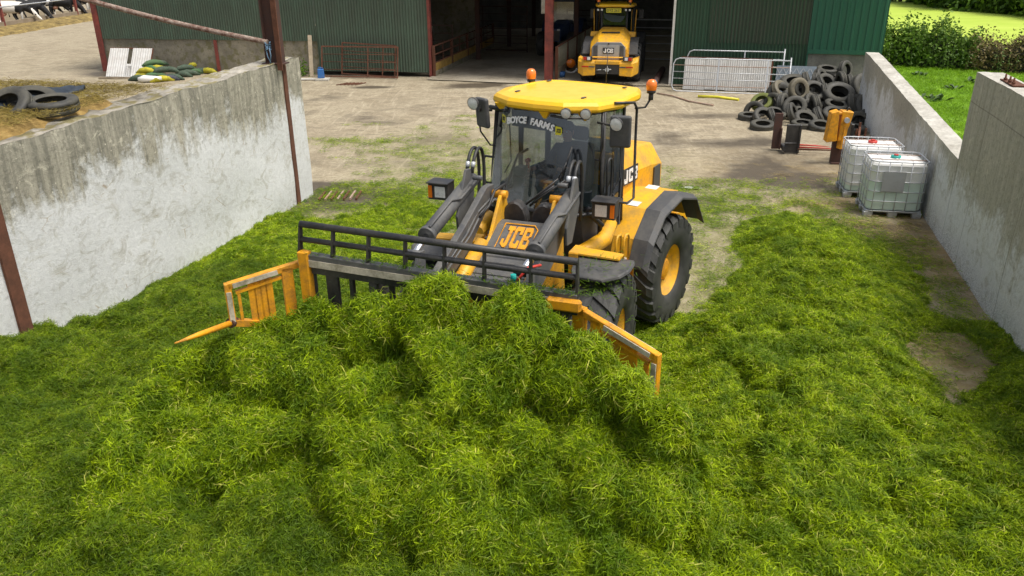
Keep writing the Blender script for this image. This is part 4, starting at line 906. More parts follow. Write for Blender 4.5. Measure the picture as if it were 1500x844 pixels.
# tilt cylinders (grey) and lift cylinders (yellow)
for sg, y, tp_, bt_, rd_ in ((-1, -.70, (692, 262), (625, 345), (606, 374)), (1, .62, (838, 285), (784, 369), (766, 397))):
    p_t = uf(FW, *tp_, 'y', y); p_b = uf(FW, *bt_, 'y', y); p_r = uf(FW, *rd_, 'y', y)
    print('tilt cyl', [tuple(round(v, 2) for v in p) for p in (p_t, p_b, p_r)])
    b = MB(); b.cyl(p_t, p_b, .088, n=20); b.cyl(p_b - (p_b - p_t).normalized() * .05, p_b + (p_b - p_t).normalized() * .015, .10, n=20); cy = fo(b, 'tilt_cylinder', armgrey)
    b = MB(); b.cyl(p_b, p_r, .035, n=14); b.obj('rod', chrome, cy)
    b = MB(); b.cyl((p_r.x, y - .08, p_r.z), (p_r.x, y + .08, p_r.z), .06, n=12); b.prism([(p_r.x - .05, p_r.z - .3), (p_r.x + .28, p_r.z - .3), (p_r.x + .1, p_r.z + .07), (p_r.x - .06, p_r.z + .05)], y + .08, y + .11); b.obj('clevis', armgrey, cy)
    b = MB(); m_ = (p_t + p_b) / 2 + Vector((0, .0, .1)); b.tube([p_t + Vector((0, .09, .03)), p_t.lerp(p_b, .45) + Vector((0, .10, .06)), p_t.lerp(p_b, .55) + Vector((0, .04, .10)), p_b + Vector((0, .04, .10))], .016, 6); b.obj('pipe', armgrey, cy)
    b = MB(); b.cyl((.2, sg * .40, 1.95), (1.15, sg * .42, 1.62), .085, n=16); b.cyl((1.10, sg * .42, 1.635), (1.17, sg * .42, 1.612), .10, n=16); lc = fo(b, 'lift_cylinder', yellow)
    b = MB(); b.cyl((1.15, sg * .42, 1.62), (1.5, sg * .43, 1.50), .035, n=10); b.obj('rod', chrome, lc)
    # hoses arching over the pivot
    for k, dy in enumerate((0, .07)):
        b = MB(); hx = -.12 - k * .03; base = p_t + Vector((.10, dy - .03, .10)); tz = p_t.z
        pts = [base, base + Vector((-.05, 0, .13)), base + Vector((-.13, 0, .23)), base + Vector((-.24, 0, .27)), base + Vector((-.34, 0, .22)), base + Vector((-.39, 0, .08)), base + Vector((-.40, 0, -.15)), base + Vector((-.36, 0, -.5))]
        sm = []
        for i in range(len(pts) - 1):
            for t in (0, .5): sm.append(pts[i].lerp(pts[i + 1], t))
        sm.append(pts[-1]); sm2 = [sm[0]] + [(sm[i - 1] + sm[i] * 2 + sm[i + 1]) / 4 for i in range(1, len(sm) - 1)] + [sm[-1]]
        b.tube(sm2, .022, 7); ho = fo(b, 'hose', rubber)
        b = MB(); b.cyl(sm2[1], sm2[2], .028, n=8); b.obj('hose_fitting', galv, ho)
for y in (-.40, -.45):
    b = MB(); b.tube([(-.4, y, 2.3), (-.1, y + .05, 2.42), (.1, y - .04, 2.30), (.5, y - .02, 2.15), (1.4, y - .05, 1.86)], .014, 6); fo(b, 'steel_pipe', armgrey)
b = MB(); b.tube([(-.35, -.30, 2.55), (-.2, -.38, 2.5), (.05, -.36, 2.38), (.2, -.42, 2.28)], .018, 6); b.tube([(-.55, .12, 2.3), (-.4, .46, 2.5), (-.25, .5, 2.4)], .018, 6); fo(b, 'hose', rubber)
# front fenders and headlights
for sg in (1, -1):
    def fr_s(x, z, w0, w1): return [(x, sg * w0, z), (x, sg * w1, z - .01), (x, sg * (w1 + .02), z - .05), (x, sg * w0, z - .04)]
    b = MB(); b.loft([fr_s(-.62, 1.60, .74, 1.20), fr_s(-.50, 1.70, .72, 1.32), fr_s(-.15, 1.80, .72, 1.38), fr_s(.12, 1.81, .72, 1.38), fr_s(.28, 1.79, .74, 1.30), fr_s(.38, 1.76, .78, 1.12)]); ff = fo(b, 'front_fender', dgrey, bev=.01)
    b = MB(); b.add([(-.38, sg * .60, 1.83), (-.10, sg * .60, 1.845), (-.10, sg * 1.22, 1.825), (-.38, sg * 1.22, 1.795)], [(0, 1, 2, 3)]); b.box((-.24, sg * .66, 1.70), (.3, .10, .28)); b.obj('fender_bracket', yellow, ff, solid=.02)
    b = MB(); b.beam((-.55, sg * .60, 1.6), (-.55, sg * 1.25, 1.6), .08, .05); fo(b, 'fender_arm', blackm)
for px, py, x_, sg in ((642, 281, -.15, -1), (884, 309, .0, 1)):
    q = uf(FW, px, py, 'z', 2.17); print('lamp', q); Mq = T(q.x, q.y, q.z)
    b = MB(); b.box((-.10, 0, 0), (.22, .30, .23), Mq); b.box((-.08, 0, .125), (.28, .32, .02), Mq); hl = fo(b, 'headlight', blackm, bev=.015, seg=2)
    b = MB(); b.box((.014, -sg * -.03 * -1, 0), (.012, .15, .15), Mq); b.obj('lens', silver, hl)
    b = MB(); b.box((.016, sg * .115, 0), (.012, .055, .17), Mq); b.obj('indicator', orange, hl)
    b = MB(); b.tube([Mq @ Vector((-.15, -sg * .1, -.02)), Mq @ Vector((-.25, -sg * .30, -.1)), (q.x - .35, sg * .75, 1.85)], .035, 6); b.obj('stalk', blackm, hl)
b = MB(); q = uf(RM, 888, 340, 'y', 1.0)
# fork: carriage with rails, bars, side panels
FX = 1.90
Lt, Rt_ = uf(FW, 440, 328, 'x', FX), uf(FW, 847, 384, 'x', FX); Lb, Rb = uf(FW, 440, 374, 'x', FX), uf(FW, 847, 436, 'x', FX)
Lm, Rm_ = uf(FW, 440, 350, 'x', FX), uf(FW, 847, 407, 'x', FX)
print('fork', Lt, Rt_, Lb, Rb)
def yz(Lp, Rp, t): p = Lp.lerp(Rp, t); return Vector((FX, p.y, p.z))
fk = fo(MB().tube([Lt, Rt_], .036, 10), 'top_rail', blackm); fo(MB().tube([Lm, Rm_], .030, 10), 'middle_rail', blackm)
b = MB(); b.beam(Lb, Rb, .10, .08); beam_ = fo(b, 'carriage_beam', armgrey, bev=.006)
b = MB(); b.beam(Lb + Vector((.052, 0, -.055)), Rb + Vector((.052, 0, -.055)), .012, .075); b.obj('wear_strip', woodw, beam_)
b = MB(); b.beam(Lb + Vector((-.02, 0, -.12)), Rb + Vector((-.02, 0, -.12)), .08, .12); fo(b, 'lower_beam', blackm)
for px in (440, 493, 549, 605, 663, 720, 784, 846):
    t = (px - 440) / 407; a_ = yz(Lb, Rb, t); c_p = yz(Lt, Rt_, t); b = MB(); b.beam(a_, c_p, .025, .07, (1, 0, 0), w1=.02, h1=.05); b.prism([(FX - .05, a_.z), (FX + .05, a_.z), (FX - .0, a_.z + .14)], a_.y - .01, a_.y + .01); fo(b, 'rail_post', blackm)
for i in range(13):
    t = (i + .5) / 13; a_ = yz(Lb, Rb, t) + Vector((-.03, 0, -.1)); wv = .14 if i in (1, 5, 9) else .05; b = MB(); b.box((a_.x, a_.y, a_.z - .45), (.05, wv, .85)); fo(b, 'carriage_bar', blackm, bev=.004)
b = MB(); b.beam(yz(Lb, Rb, 0) + Vector((-.03, 0, -.98)), yz(Lb, Rb, 1) + Vector((-.03, 0, -.98)), .1, .1); fo(b, 'carriage_foot', blackm)
for i in range(9):
    t = (i + .5) / 9; a_ = yz(Lb, Rb, t) + Vector((0, 0, -1.0)); b = MB(); b.tube([a_, a_ + Vector((.5, 0, -.08)), a_ + Vector((.85, 0, -.12))], [.03, .026, .006], 8); fo(b, 'tine', yellow_old)
b = MB(); q = yz(Lb, Rb, .28) + Vector((-.35, 0, -.25)); q2 = yz(Lb, Rb, .72) + Vector((-.35, 0, -.25)); b.beam(q, q + Vector((.35, 0, .05)), .08, .3).beam(q2, q2 + Vector((.35, 0, .05)), .08, .3); fo(b, 'coupler', blackm)
b = MB(); q = uf(FW, 752, 412, 'x', 1.80); b.cyl(q, q + Vector((0, 0, .07)), .03, n=8); fo(b, 'coupling_cap', teal); b = MB(); b.tube([q + Vector((.0, .03, 0)), q + Vector((-.1, .12, .12)), q + Vector((-.25, .2, .1))], .015, 6); fo(b, 'coupling_hose', redp)

def side_panel(sg, A, B, zA, zB, hA, hB):
    """yellow framed side gate from A (at the carriage) to B (front), plan points in the front frame"""
    A = Vector((*A, 0)); B = Vector((*B, 0)); d = (B - A); L = d.length; d.normalize(); nrm = Vector((-d.y, d.x, 0))
    M = Matrix(((d.x, nrm.x, 0, A.x), (d.y, nrm.y, 0, A.y), (0, 0, 1, 0), (0, 0, 0, 1)))
    def zz(s): return zA + (zB - zA) * s / L
    def hh(s): return hA + (hB - hA) * s / L
    b = MB(); b.beam((0, 0, zz(0)), (L, 0, zz(L)), .07, .07, M=M); b.beam((L, 0, zz(L) + .03), (L, 0, zz(L) - hh(L)), .07, .07, (1, 0, 0), M=M); b.beam((.03, 0, zz(0) + .03), (.03, 0, zz(0) - hh(0)), .07, .14, (1, 0, 0), M=M); b.beam((.24, 0, zz(.2)), (.24, 0, zz(.2) - hh(.2)), .07, .12, (1, 0, 0), M=M)
    pn = fo(b, 'side_panel', yellow_old, bev=.006)
    s_ = 1 if sg < 0 else -1
    b = MB(); b.beam((.34, s_ * .04, zz(.34) - .005), (L - .05, s_ * .04, zz(L - .05) - .005), .012, .05, M=M); b.beam((.34, -s_ * .04, zz(.34) - .0), (L - .05, -s_ * .04, zz(L - .05) - .0), .012, .055, M=M); b.beam((L - .0, s_ * .04, zz(L) - .06), (L - .0, s_ * .04, zz(L) - hh(L) + .02), .012, .05, (1, 0, 0), M=M); b.obj('wear_strip', woodw, pn)
    b = MB(); b.beam((.30, 0, zz(.3) - .085), (L - .07, 0, zz(L) - .085), .05, .03, M=M); b.beam((L - .10, 0, zz(L) - .1), (L - .10, 0, zz(L) - hh(L)), .05, .03, (1, 0, 0), M=M); b.obj('inner_frame', yellow_old, pn)
    k = 4
    for i in range(k):
        s2_ = .42 + (L - .62) * (i + .4) / k; b = MB(); b.beam((s2_, 0, zz(s2_) - .05), (s2_, 0, zz(s2_) - hh(s2_)), .02, .075, (1, 0, 0), M=M); b.obj('bar', yellow_old, pn)
    b = MB(); b.beam((0, 0, zz(0) - hh(0)), (L, 0, zz(L) - hh(L)), .07, .07, M=M); b.obj('bottom_rail', yellow_old, pn)
    return M, L
qa = uf(FW, 452, 382, 'z', 2.14); qb = uf(FW, 333, 419, 'z', 2.0); print('pl', qa, qb)
M1, L1 = side_panel(-1, (qa.x, qa.y), (qb.x, qb.y), 2.14, 2.0, .75, .42)
tip = uf(FW, 256, 503, 'x', qb.x + .75); st_p = Vector((qb.x, qb.y, 2.0 - .42)); print('tip', tip)
b = MB(); b.tube([st_p, st_p.lerp(tip, .6), tip], [.035, .03, .008], 8); fo(b, 'tine', yellow_old)
b = MB(); b.cyl(st_p - Vector((.04, 0, 0)), st_p.lerp(tip, .06), .055, n=10); fo(b, 'tine_socket', rustbrown)
qa = uf(FW, 846, 452, 'z', 2.05); qb = uf(FW, 962, 522, 'z', 1.86); print('pr', qa, qb)
side_panel(1, (qa.x, qa.y), (qb.x, qb.y), 2.05, 1.86, .75, .42)
b = MB(); q = uf(FW, 826, 442, 'x', FX + .07); b.box((q.x, q.y, q.z - .03), (.08, .34, .12)); fo(b, 'side_bracket', yellow_old, bev=.02)
b = MB(); q = uf(FW, 449, 400, 'x', FX + .03); b.box((q.x, q.y, q.z - .1), (.1, .12, .7)); fo(b, 'side_bracket', yellow_old, bev=.01)

# bits of grass lying on the machine
rr = random.Random(5); b = MB(); tb = []
def bits(c, r, n_, zz_=.02):
    for _ in range(n_):
        a = rr.uniform(0, 6.28); q = Vector(c) + Vector((rr.gauss(0, r[0]), rr.gauss(0, r[1]), rr.uniform(-.3, 1) * zz_)); l_ = rr.uniform(.025, .085); e = Vector((math.cos(a), math.sin(a), rr.uniform(-.3, .5))) * l_; s_ = Vector((-math.sin(a), math.cos(a), 0)) * .005
        b.add([q - s_, q + s_, q + e + s_ * .4, q + e - s_ * .4], [(0, 1, 2, 3)])
for c, r, n_ in (((0, 1.05, 1.74), (.16, .12), 240), ((.25, 1.0, 1.72), (.1, .14), 160), ((.05, -1.0, 1.74), (.16, .12), 120), ((.1, 1.1, 1.85), (.15, .12), 40), ((FX + .03, .9, Rb.z + .06), (.03, .35), 260), ((FX + .03, -.8, Lb.z + .05), (.03, .6), 260), ((FX - .1, .2, Rb.z - .2), (.05, .8), 300), ((.3, 1.05, 1.62), (.1, .2), 200), ((-.1, 1.1, 1.70), (.25, .14), 260), ((1.1, .0, 1.66), (.12, .25), 120), ((.2, 1.0, 1.84), (.15, .2), 40)): bits(c, r, n_)
o = fo(b, 'grass_bits', grassm, fix=False); tag(o, kind='stuff')
# ------------------------------------------------------------------ second loader, parked in the bay, seen from behind
pb_ = U(889, 121); yb_ = pb_.y - 1.3; xb_ = UY(889, 105, yb_).x; R2 = T(xb_ + math.sin(R_(12)) * 1.85, yb_ + math.cos(R_(12)) * 1.85, 0) @ Rz(R_(90 - 12)) @ Matrix.Diagonal((.95, .95, .95, 1))
l2 = empty('wheel_loader', R2, 'yellow wheel loader parked in the shed bay showing its rear bumper', 'wheel loader', 'yellow wheel loaders')
for x in (0, 3.0):
    for sg in (1, -1): mount_wheel(l2, T(x, sg * 1.02, .84) @ (I4 if sg > 0 else Rz(math.pi)), WH, None)
cab(l2, 1.75, 3.15, .2)
for sg in (1, -1): beacon(l2, .42, sg * .70, 3.22)
b = MB(); b.box((.2, 0, .95), (3.2, .8, .6)); b.obj('chassis', blackm, l2)
b = MB()
b.loft([HY(.7, 1.2, 2.28, .80, .50), HY(-.2, 1.2, 2.24, .82, .52), HY(-1.1, 1.15, 2.08, .84, .50), HY(-1.55, 1.1, 1.86, .80, .46)]); hood2 = b.obj('engine_hood', yellow, l2, .05, seg=2)
b = MB(); b.box((-.75, 0, 2.17), (.16, .78, .05), Ry(0)); b.obj('hood_slot', blackm, hood2)
def rear_poly(w, z0, z1, ch, x): return [(-w, z0), (w, z0), (w, z1 - ch), (w - ch, z1), (-w + ch, z1), (-w, z1 - ch)]
b = MB(); b.prism(rear_poly(.72, 1.15, 1.84, .2, 0), -1.60, -1.53, 'yz'); gr_ = b.obj('rear_grille', simple('grey_grille', (.23, .24, .25), .5, damt=.3), hood2, .01)
b = MB(); b.box((-1.61, 0, 1.43), (.02, .92, .60)); b.obj('grille_panel', simple('pale_grille', (.36, .36, .35), .55, damt=.4, dirt=(.5, .42, .28)), gr_)
for sg in (-1, 1): b = MB(); b.box((-1.612, sg * .57, 1.42), (.02, .16, .56)); b.obj('grille_vent', dgrey, gr_)
b = MB(); b.box((-1.63, 0, 1.50), (.02, .48, .24)); bd = b.obj('rear_badge', blackm, gr_)
b = MB(); letters_jcb(b, .43, .17, .008, M=T(-1.641, 0, 1.50) @ Rz(R_(-90)), plain=True); b.obj('badge_letters', whitesign, bd)
b = MB(); b.cyl((-1.62, 0, 1.80), (-1.66, 0, 1.78), .035, n=8); b.obj('camera', blackm, gr_)
# counterweight bumper with lamps
b = MB()
def bump_ring(x, w, z0, z1): return [(x, -w, z0), (x, -w, z1), (x, w, z1), (x, w, z0)]
for sg in (-1, 1):
    b = MB(); y0, y1 = .52, 1.30
    b.loft([[(-1.95, sg * y0, .50), (-1.95, sg * y0, 1.0), (-1.88, sg * y0, 1.12), (-1.2, sg * y0, 1.12), (-1.2, sg * y0, .5)], [(-1.92, sg * 1.05, .46), (-1.92, sg * 1.05, 1.0), (-1.80, sg * 1.05, 1.16), (-1.2, sg * 1.05, 1.16), (-1.2, sg * 1.05, .46)], [(-1.62, sg * y1, .56), (-1.66, sg * y1, 1.06), (-1.5, sg * y1, 1.22), (-.95, sg * y1, 1.22), (-1.1, sg * y1, .56)]]); b.obj('bumper', yellow, l2, .02)
    b = MB(); b.box((-1.90, sg * .86, 1.20), (.08, .42, .17)); lp = b.obj('tail_lamp', blackm, l2, .01)
    b = MB(); b.box((-1.95, sg * .96, 1.20), (.02, .13, .13)); b.obj('lens', redlens, lp); b = MB(); b.box((-1.95, sg * 1.035, 1.20), (.02, .04, .13)); b.obj('lens', orange, lp); b = MB(); b.box((-1.95, sg * .80, 1.20), (.02, .13, .12)); b.obj('lens', silver, lp)
    b = MB(); b.box((-1.945, sg * .95, .86), (.02, .30, .05), T(0, 0, 0)); b.obj('reflector', redlens, l2); b = MB(); b.box((-1.955, sg * .66, .86), (.02, .26, .05)); b.obj('reflector', dgrey, l2)
b = MB(); b.box((-1.70, 0, 1.04), (.5, 1.06, .16)).box((-1.75, 0, 1.24), (.14, 2.1, .045)); b.obj('bumper_bar', yellow, l2, .02)
b = MB(); b.box((-1.72, 0, .76), (.3, 1.04, .42)); pd = b.obj('tow_housing', blackm, l2, .01)
b = MB(); b.cyl((-1.88, 0, .74), (-1.95, 0, .74), .09, n=14).cyl((-1.93, 0, .60), (-1.93, 0, .90), .025, n=8).cyl((-1.93, -.18, .76), (-1.93, .18, .74), .02, n=6).cyl((-1.9, .25, .74), (-1.92, .45, .72), .02, n=6); b.obj('tow_pin', galv, pd)
for sg in (-1, 1):
    b = MB(); b.loft([[(x, sg * .78, z), (x, sg * 1.2, z), (x, sg * 1.2, z - .04), (x, sg * .78, z - .04)] for x, z in ((1.05, 1.45), (.6, 1.86), (.0, 1.92), (-.6, 1.75), (-.95, 1.3))]); f2 = b.obj('rear_fender', dgrey, l2)
    b = MB(); b.loft([[(x, sg * .60, z), (x, sg * 1.0, z), (x, sg * 1.0, z - .05), (x, sg * .6, z - .05)] for x, z in ((1.4, 1.66), (1.0, 2.06), (.3, 2.1), (.2, 1.95))]); b.obj('yellow_guard', yellow, f2)
    b = MB(); b.loft([[(x, sg * .82, z), (x, sg * 1.3, z), (x, sg * 1.3, z - .04), (x, sg * .82, z - .04)] for x, z in ((3.9, 1.5), (3.4, 1.85), (2.7, 1.85), (2.2, 1.5))]); b.obj('front_fender', dgrey, l2)
    b = MB(); b.tube([(1.0, sg * .92, 1.9), (1.0, sg * .96, 3.0)], .022, 6); b.obj('grab_rail', yellow, l2)
    b = MB(); b.box((1.95, sg * 1.12, 2.75), (.06, .22, .42)); m_ = b.obj('mirror', dgrey, l2, .02); b = MB(); b.tube([(1.9, sg * .8, 3.0), (1.95, sg * 1.12, 2.98)], .015, 6); b.obj('mirror_arm', blackm, m_)
    for k in range(2): b = MB(); b.box((.30, sg * (.58 + k * .17 - .05), 3.03), (.06, .1, .1)); wl = b.obj('work_light', blackm, l2); b = MB(); b.box((.265, sg * (.58 + k * .17 - .05), 3.03), (.012, .075, .075)); b.obj('lens', lampface, wl)
b = MB(); b.box((.22, 0, 3.01), (.03, .66, .18)); np_ = b.obj('number_plate', yellowpipe, l2)
vs, fs = text_mb('DYZ 2627', .15, .002, 0, .002, .95); b = MB(); b.add(vs, fs, M=T(.202, 0, 3.01) @ Rz(R_(-90))); b.obj('number_plate_text', blackm, np_, fix=False)
b = MB(); b.loft([[(.50, .46, 2.86), (.48, .1, 2.82), (.48, -.3, 2.76), (.50, -.5, 2.76)], [(.46, .42, 2.66), (.44, .1, 2.52), (.44, -.3, 2.50), (.46, -.4, 2.6)]], False, closed=False); b.obj('rear_blind', seatm, l2, solid=.01)
# blue tractor deep in the shed
tq = FR @ Vector((3.9, 10.5, 0)); TM = tq; TR = empty('tractor', T(tq.x, tq.y, 0) @ Rz(R_(-90 - 15)), 'dark blue tractor standing deep in the dark feed passage', 'tractor')
b = MB(); b.loft([[(x, -w_, z0), (x, -w_, z1 - .1), (x, -w_ * .8, z1), (x, w_ * .8, z1), (x, w_, z1 - .1), (x, w_, z0)] for x, w_, z0, z1 in ((.6, .38, .8, 1.75), (1.9, .36, .8, 1.65), (2.6, .30, .8, 1.45))]); bn = b.obj('bonnet', bluet, TR, .03)
b = MB(); b.box((2.62, 0, 1.1), (.04, .5, .5)); b.obj('grille', blackm, bn)
for sg in (-1, 1): b = MB(); b.box((2.63, sg * .2, 1.40), (.04, .14, .08)); b.obj('headlight', silver, bn)
b = MB()
b.box((0, 0, 1.2), (1.3, 1.1, .7)); b.obj('body', bluet, TR, .03)
b = MB(); b.box((.0, 0, 2.72), (1.5, 1.45, .12)); b.obj('cab_roof', bluet, TR, .04)
for x in (-.65, .6):
    for y in (-.62, .62): b = MB(); b.beam((x, y, 1.5), (x * .95, y, 2.7), .06, .06); b.obj('pillar', blackm, TR)
b = MB(); b.box((.0, 0, 2.1), (1.2, 1.2, 1.15)); b.obj('cab_window', smoke, TR)
_t, _r, _h = wheel_parts(.62, .42, .32, 18); WS = (_t.mesh('tyre', tyrem), _r.mesh('rim', white), _h.mesh('hub', white))
for sg in (-1, 1):
    mount_wheel(TR, T(-.1, sg * .85, .84) @ (I4 if sg > 0 else Rz(math.pi)), WH, None); mount_wheel(TR, T(2.0, sg * .8, .62) @ (I4 if sg > 0 else Rz(math.pi)), WS, None)
    b = MB(); b.loft([[(-.1 + 1.0 * math.cos(t), sg * .6, .84 + .95 * math.sin(t)), (-.1 + 1.0 * math.cos(t), sg * 1.1, .84 + .95 * math.sin(t))] for t in [R_(a) for a in range(20, 161, 20)]], False, closed=False); b.obj('mudguard', bluet, TR, solid=.03)

# ------------------------------------------------------------------ tyres
def tyre_mesh(R, W, ri, mat, seed, bald=False):
    b = MB(); w2 = W / 2; rr = random.Random(seed)
    prof = [(ri, w2 * .72), (ri + .018, w2 * .80), (ri + (R - ri) * .5, w2), (R - .02, w2 * .84), (R, w2 * .62), (R + .004, w2 * .25), (R - .006, w2 * .22), (R - .006, w2 * .16), (R + .004, w2 * .13)]
    prof = prof + [(r, -y) for r, y in reversed(prof)]
    inn = [(ri, -w2 * .72), (ri + (R - ri) * .25, -w2 * .78), (R - .035, -w2 * .6), (R - .03, 0), (R - .035, w2 * .6), (ri + (R - ri) * .25, w2 * .78)]
    b.lathe(prof + inn, 28, closed=True)
    sq = rr.uniform(0, .05); b.v = [(x * (1 + sq), y, z * (1 - sq)) for x, y, z in b.v]
    return b.mesh('tyre', mat)
TY = [tyre_mesh(.36, .22, .20, oldtyre, 1), tyre_mesh(.395, .25, .22, oldtyre, 2), tyre_mesh(.34, .20, .19, oldtyre, 3), tyre_mesh(.52, .33, .28, oldtyre, 4), tyre_mesh(.37, .22, .21, mosstyre, 5), tyre_mesh(.385, .21, .21, dusttyre, 6)]
def tyre(x, y, z, az, el, kind, label, spin=0):
    """az, el: direction of the tyre's axle (degrees; az 0 = towards the camera side -y, 90 = right)"""
    a, e = R_(az), R_(el); d = Vector((math.sin(a) * math.cos(e), -math.cos(a) * math.cos(e), math.sin(e)))
    q = Vector((0, 1, 0)).rotation_difference(d).to_matrix().to_4x4()
    o = inst('tyre', TY[kind], None, T(x, y, z) @ q @ Ry(spin)); tag(o, label, 'tyre', 'old tyres in the heap'); return o
# zoomed positions: px, py in the photograph, world depth, axle azimuth, elevation, kind, words
zt_ = lambda zx, zy: (1090 + zx / 7.14, 90 + zy / 7.14)
TL = [
 (190, 690, 25.1, 0, 82, 1, 'worn grey tyre lying flat nearest the camera at the front left of the tyre heap'),
 (50, 605, 26.6, 0, 86, 0, 'tyre lying flat on the ground at the far left corner of the tyre heap'),
 (205, 580, 26.0, 10, 50, 0, 'tyre propped at a slant just behind the nearest flat tyre'),
 (300, 600, 25.9, 80, 20, 2, 'narrow tyre standing on edge right of the slanted front tyre'),
 (185, 430, 27.6, -40, 45, 4, 'moss green tyre standing at the left edge of the heap beside the galvanised gate'),
 (300, 440, 27.4, -60, 15, 0, 'tyre on edge just right of the moss green tyre'),
 (385, 300, 28.4, 40, 40, 5, 'brown tyre leaning at the top left of the heap in front of the gate end'),
 (570, 295, 27.6, 15, 12, 5, 'pale brown tyre standing upright facing the camera at the upper left of the heap'),
 (405, 450, 27.2, 55, 10, 1, 'tyre leaning diagonally below the pale brown upright tyre'),
 (525, 480, 26.7, -10, 35, 1, 'large ring tyre facing the camera under the pale brown upright tyre'),
 (505, 545, 25.8, 60, 25, 0, 'small tyre standing on edge in the ring tyre near the front'),
 (610, 540, 26.4, 30, 70, 2, 'grey tyre lying at a slant right of the ring tyre'),
 (640, 610, 25.8, 10, 62, 1, 'dark tyre tipped back on the front right of the ring tyre'),
 (610, 665, 25.3, 0, 84, 0, 'flat tyre on the ground under the tipped dark tyre'),
 (655, 215, 28.8, 70, 20, 0, 'tyre on edge behind the pale brown upright tyre'),
 (735, 310, 27.9, 0, 48, 1, 'tyre facing up to the camera in the upper middle of the heap'),
 (745, 470, 26.9, 85, 12, 1, 'tall tyre standing edge on in the middle of the heap'),
 (750, 220, 29.0, 60, 10, 2, 'small tyre on edge in the back middle of the heap'),
 (815, 245, 28.6, 70, 30, 2, 'small pale tyre leaning behind the big middle tyre'),
 (855, 225, 28.9, 10, 40, 0, 'tyre facing the camera in the back row of the heap'),
 (850, 340, 27.9, 75, 15, 0, 'tyre on edge left of the big slanted middle tyre'),
 (870, 95, 29.9, 0, 80, 1, 'dusty tyre lying flat on the topmost ledge by the shed wall'),
 (880, 165, 29.5, 20, 65, 0, 'black tyre under the topmost dusty tyre'),
 (1015, 210, 28.8, 90, 8, 0, 'light grey tyre standing edge on below the topmost tyres'),
 (1105, 240, 28.7, 80, 10, 2, 'narrow tyre standing edge on right of the light grey one'),
 (1060, 90, 29.7, 35, 15, 2, 'dusty tyre standing against the shed wall at the top'),
 (990, 345, 27.6, -5, 58, 3, 'big tyre lying aslant in the centre of the heap with its hole showing'),
 (965, 465, 27.0, 10, 75, 1, 'tyre lying flat under the big central tyre'),
 (945, 560, 26.3, 8, 60, 1, 'tyre facing up behind the yellow bracket'),
 (795, 590, 26.2, 70, 30, 1, 'shaded tyre left of the tyre behind the yellow bracket'),
 (1125, 470, 27.0, 68, 12, 1, 'tyre leaning on edge right of the big central tyre'),
 (1195, 460, 27.2, 62, 10, 1, 'second leaning tyre between the central tyre and the wall corner'),
 (1245, 285, 28.1, 25, 28, 3, 'large tyre propped high against the concrete wall'),
 (1330, 310, 28.0, 65, 15, 0, 'tyre wedged between the large propped tyre and the wall'),
 (1380, 330, 28.3, 70, 30, 5, 'dusty tyre at the foot of the wall in the far right of the heap'),
 (1315, 490, 26.6, 5, 42, 3, 'widest dark tyre facing the camera at the right of the heap'),
 (1200, 650, 25.4, -12, 40, 1, 'tyre with a clean ring shape leaning at the lower right of the heap'),
 (1290, 640, 25.7, 12, 40, 1, 'tyre behind the ring shaped one at the lower right by the wall'),
 (800, 700, 24.9, 0, 80, 1, 'flat tyre on the ground left of the yellow bracket'),
 (1130, 745, 24.5, 0, 84, 1, 'flat tyre on the ground between the yellow bracket and the white tank'),
 (1100, 610, 26.0, 30, 66, 0, 'tyre lying behind the lower right ring tyre'),
 (700, 440, 27.5, 40, 30, 0, 'shaded tyre deep in the middle left of the heap'),
 (330, 545, 26.6, 20, 70, 2, 'flat small tyre low on the left flank of the heap'),
]
for zx, zy, Yd, a_, e_, k_, lb in TL:
    px, py = zt_(zx, zy); p = UY(px, py, Yd); o = tyre(p.x, p.y, max(p.z, .09), a_, e_, k_, lb, rnd.uniform(0, 6))
# lower and inner layers of the heap
fill = [(8.3, 27.3, .12, 'left edge, ground layer'), (9.1, 28.3, .12, 'ground layer behind the moss green tyre'), (9.9, 28.6, .12, 'ground layer under the small back tyres'), (10.8, 28.9, .12, 'ground layer under the topmost ledge'), (11.6, 28.5, .12, 'ground layer in the wall corner'),
 (9.3, 27.2, .14, 'ground layer below the pale brown tyre'), (10.1, 27.3, .14, 'ground layer below the edge-on middle tyre'), (10.9, 27.3, .14, 'ground layer below the big central tyre'), (11.5, 27.2, .14, 'ground layer beside the wall'), (9.7, 27.9, .38, 'second layer behind the ring tyre'), (10.5, 28.0, .40, 'second layer behind the big central tyre'), (11.3, 28.0, .42, 'second layer behind the widest dark tyre'),
 (10.4, 28.7, .64, 'third layer under the dusty flat tyre'), (11.0, 28.9, .66, 'third layer under the light grey tyre'), (11.5, 28.6, .66, 'third layer behind the large propped tyre'), (9.5, 28.5, .40, 'second layer below the topmost left tyre'), (10.9, 26.4, .13, 'ground layer behind the ring tyre at lower right'), (9.9, 26.5, .13, 'ground layer left of the lower right ring tyre'), (11.2, 29.3, .9, 'top layer tight in the corner of shed and wall'), (10.2, 29.2, .75, 'top layer against the shed plinth')]
for i, (x, y, z, lb) in enumerate(fill): tyre(x, y, z, rnd.uniform(-40, 60), rnd.uniform(60, 88) if i % 3 else rnd.uniform(15, 40), (0, 1, 1, 3)[i % 4], 'shaded tyre in the heap, ' + lb)
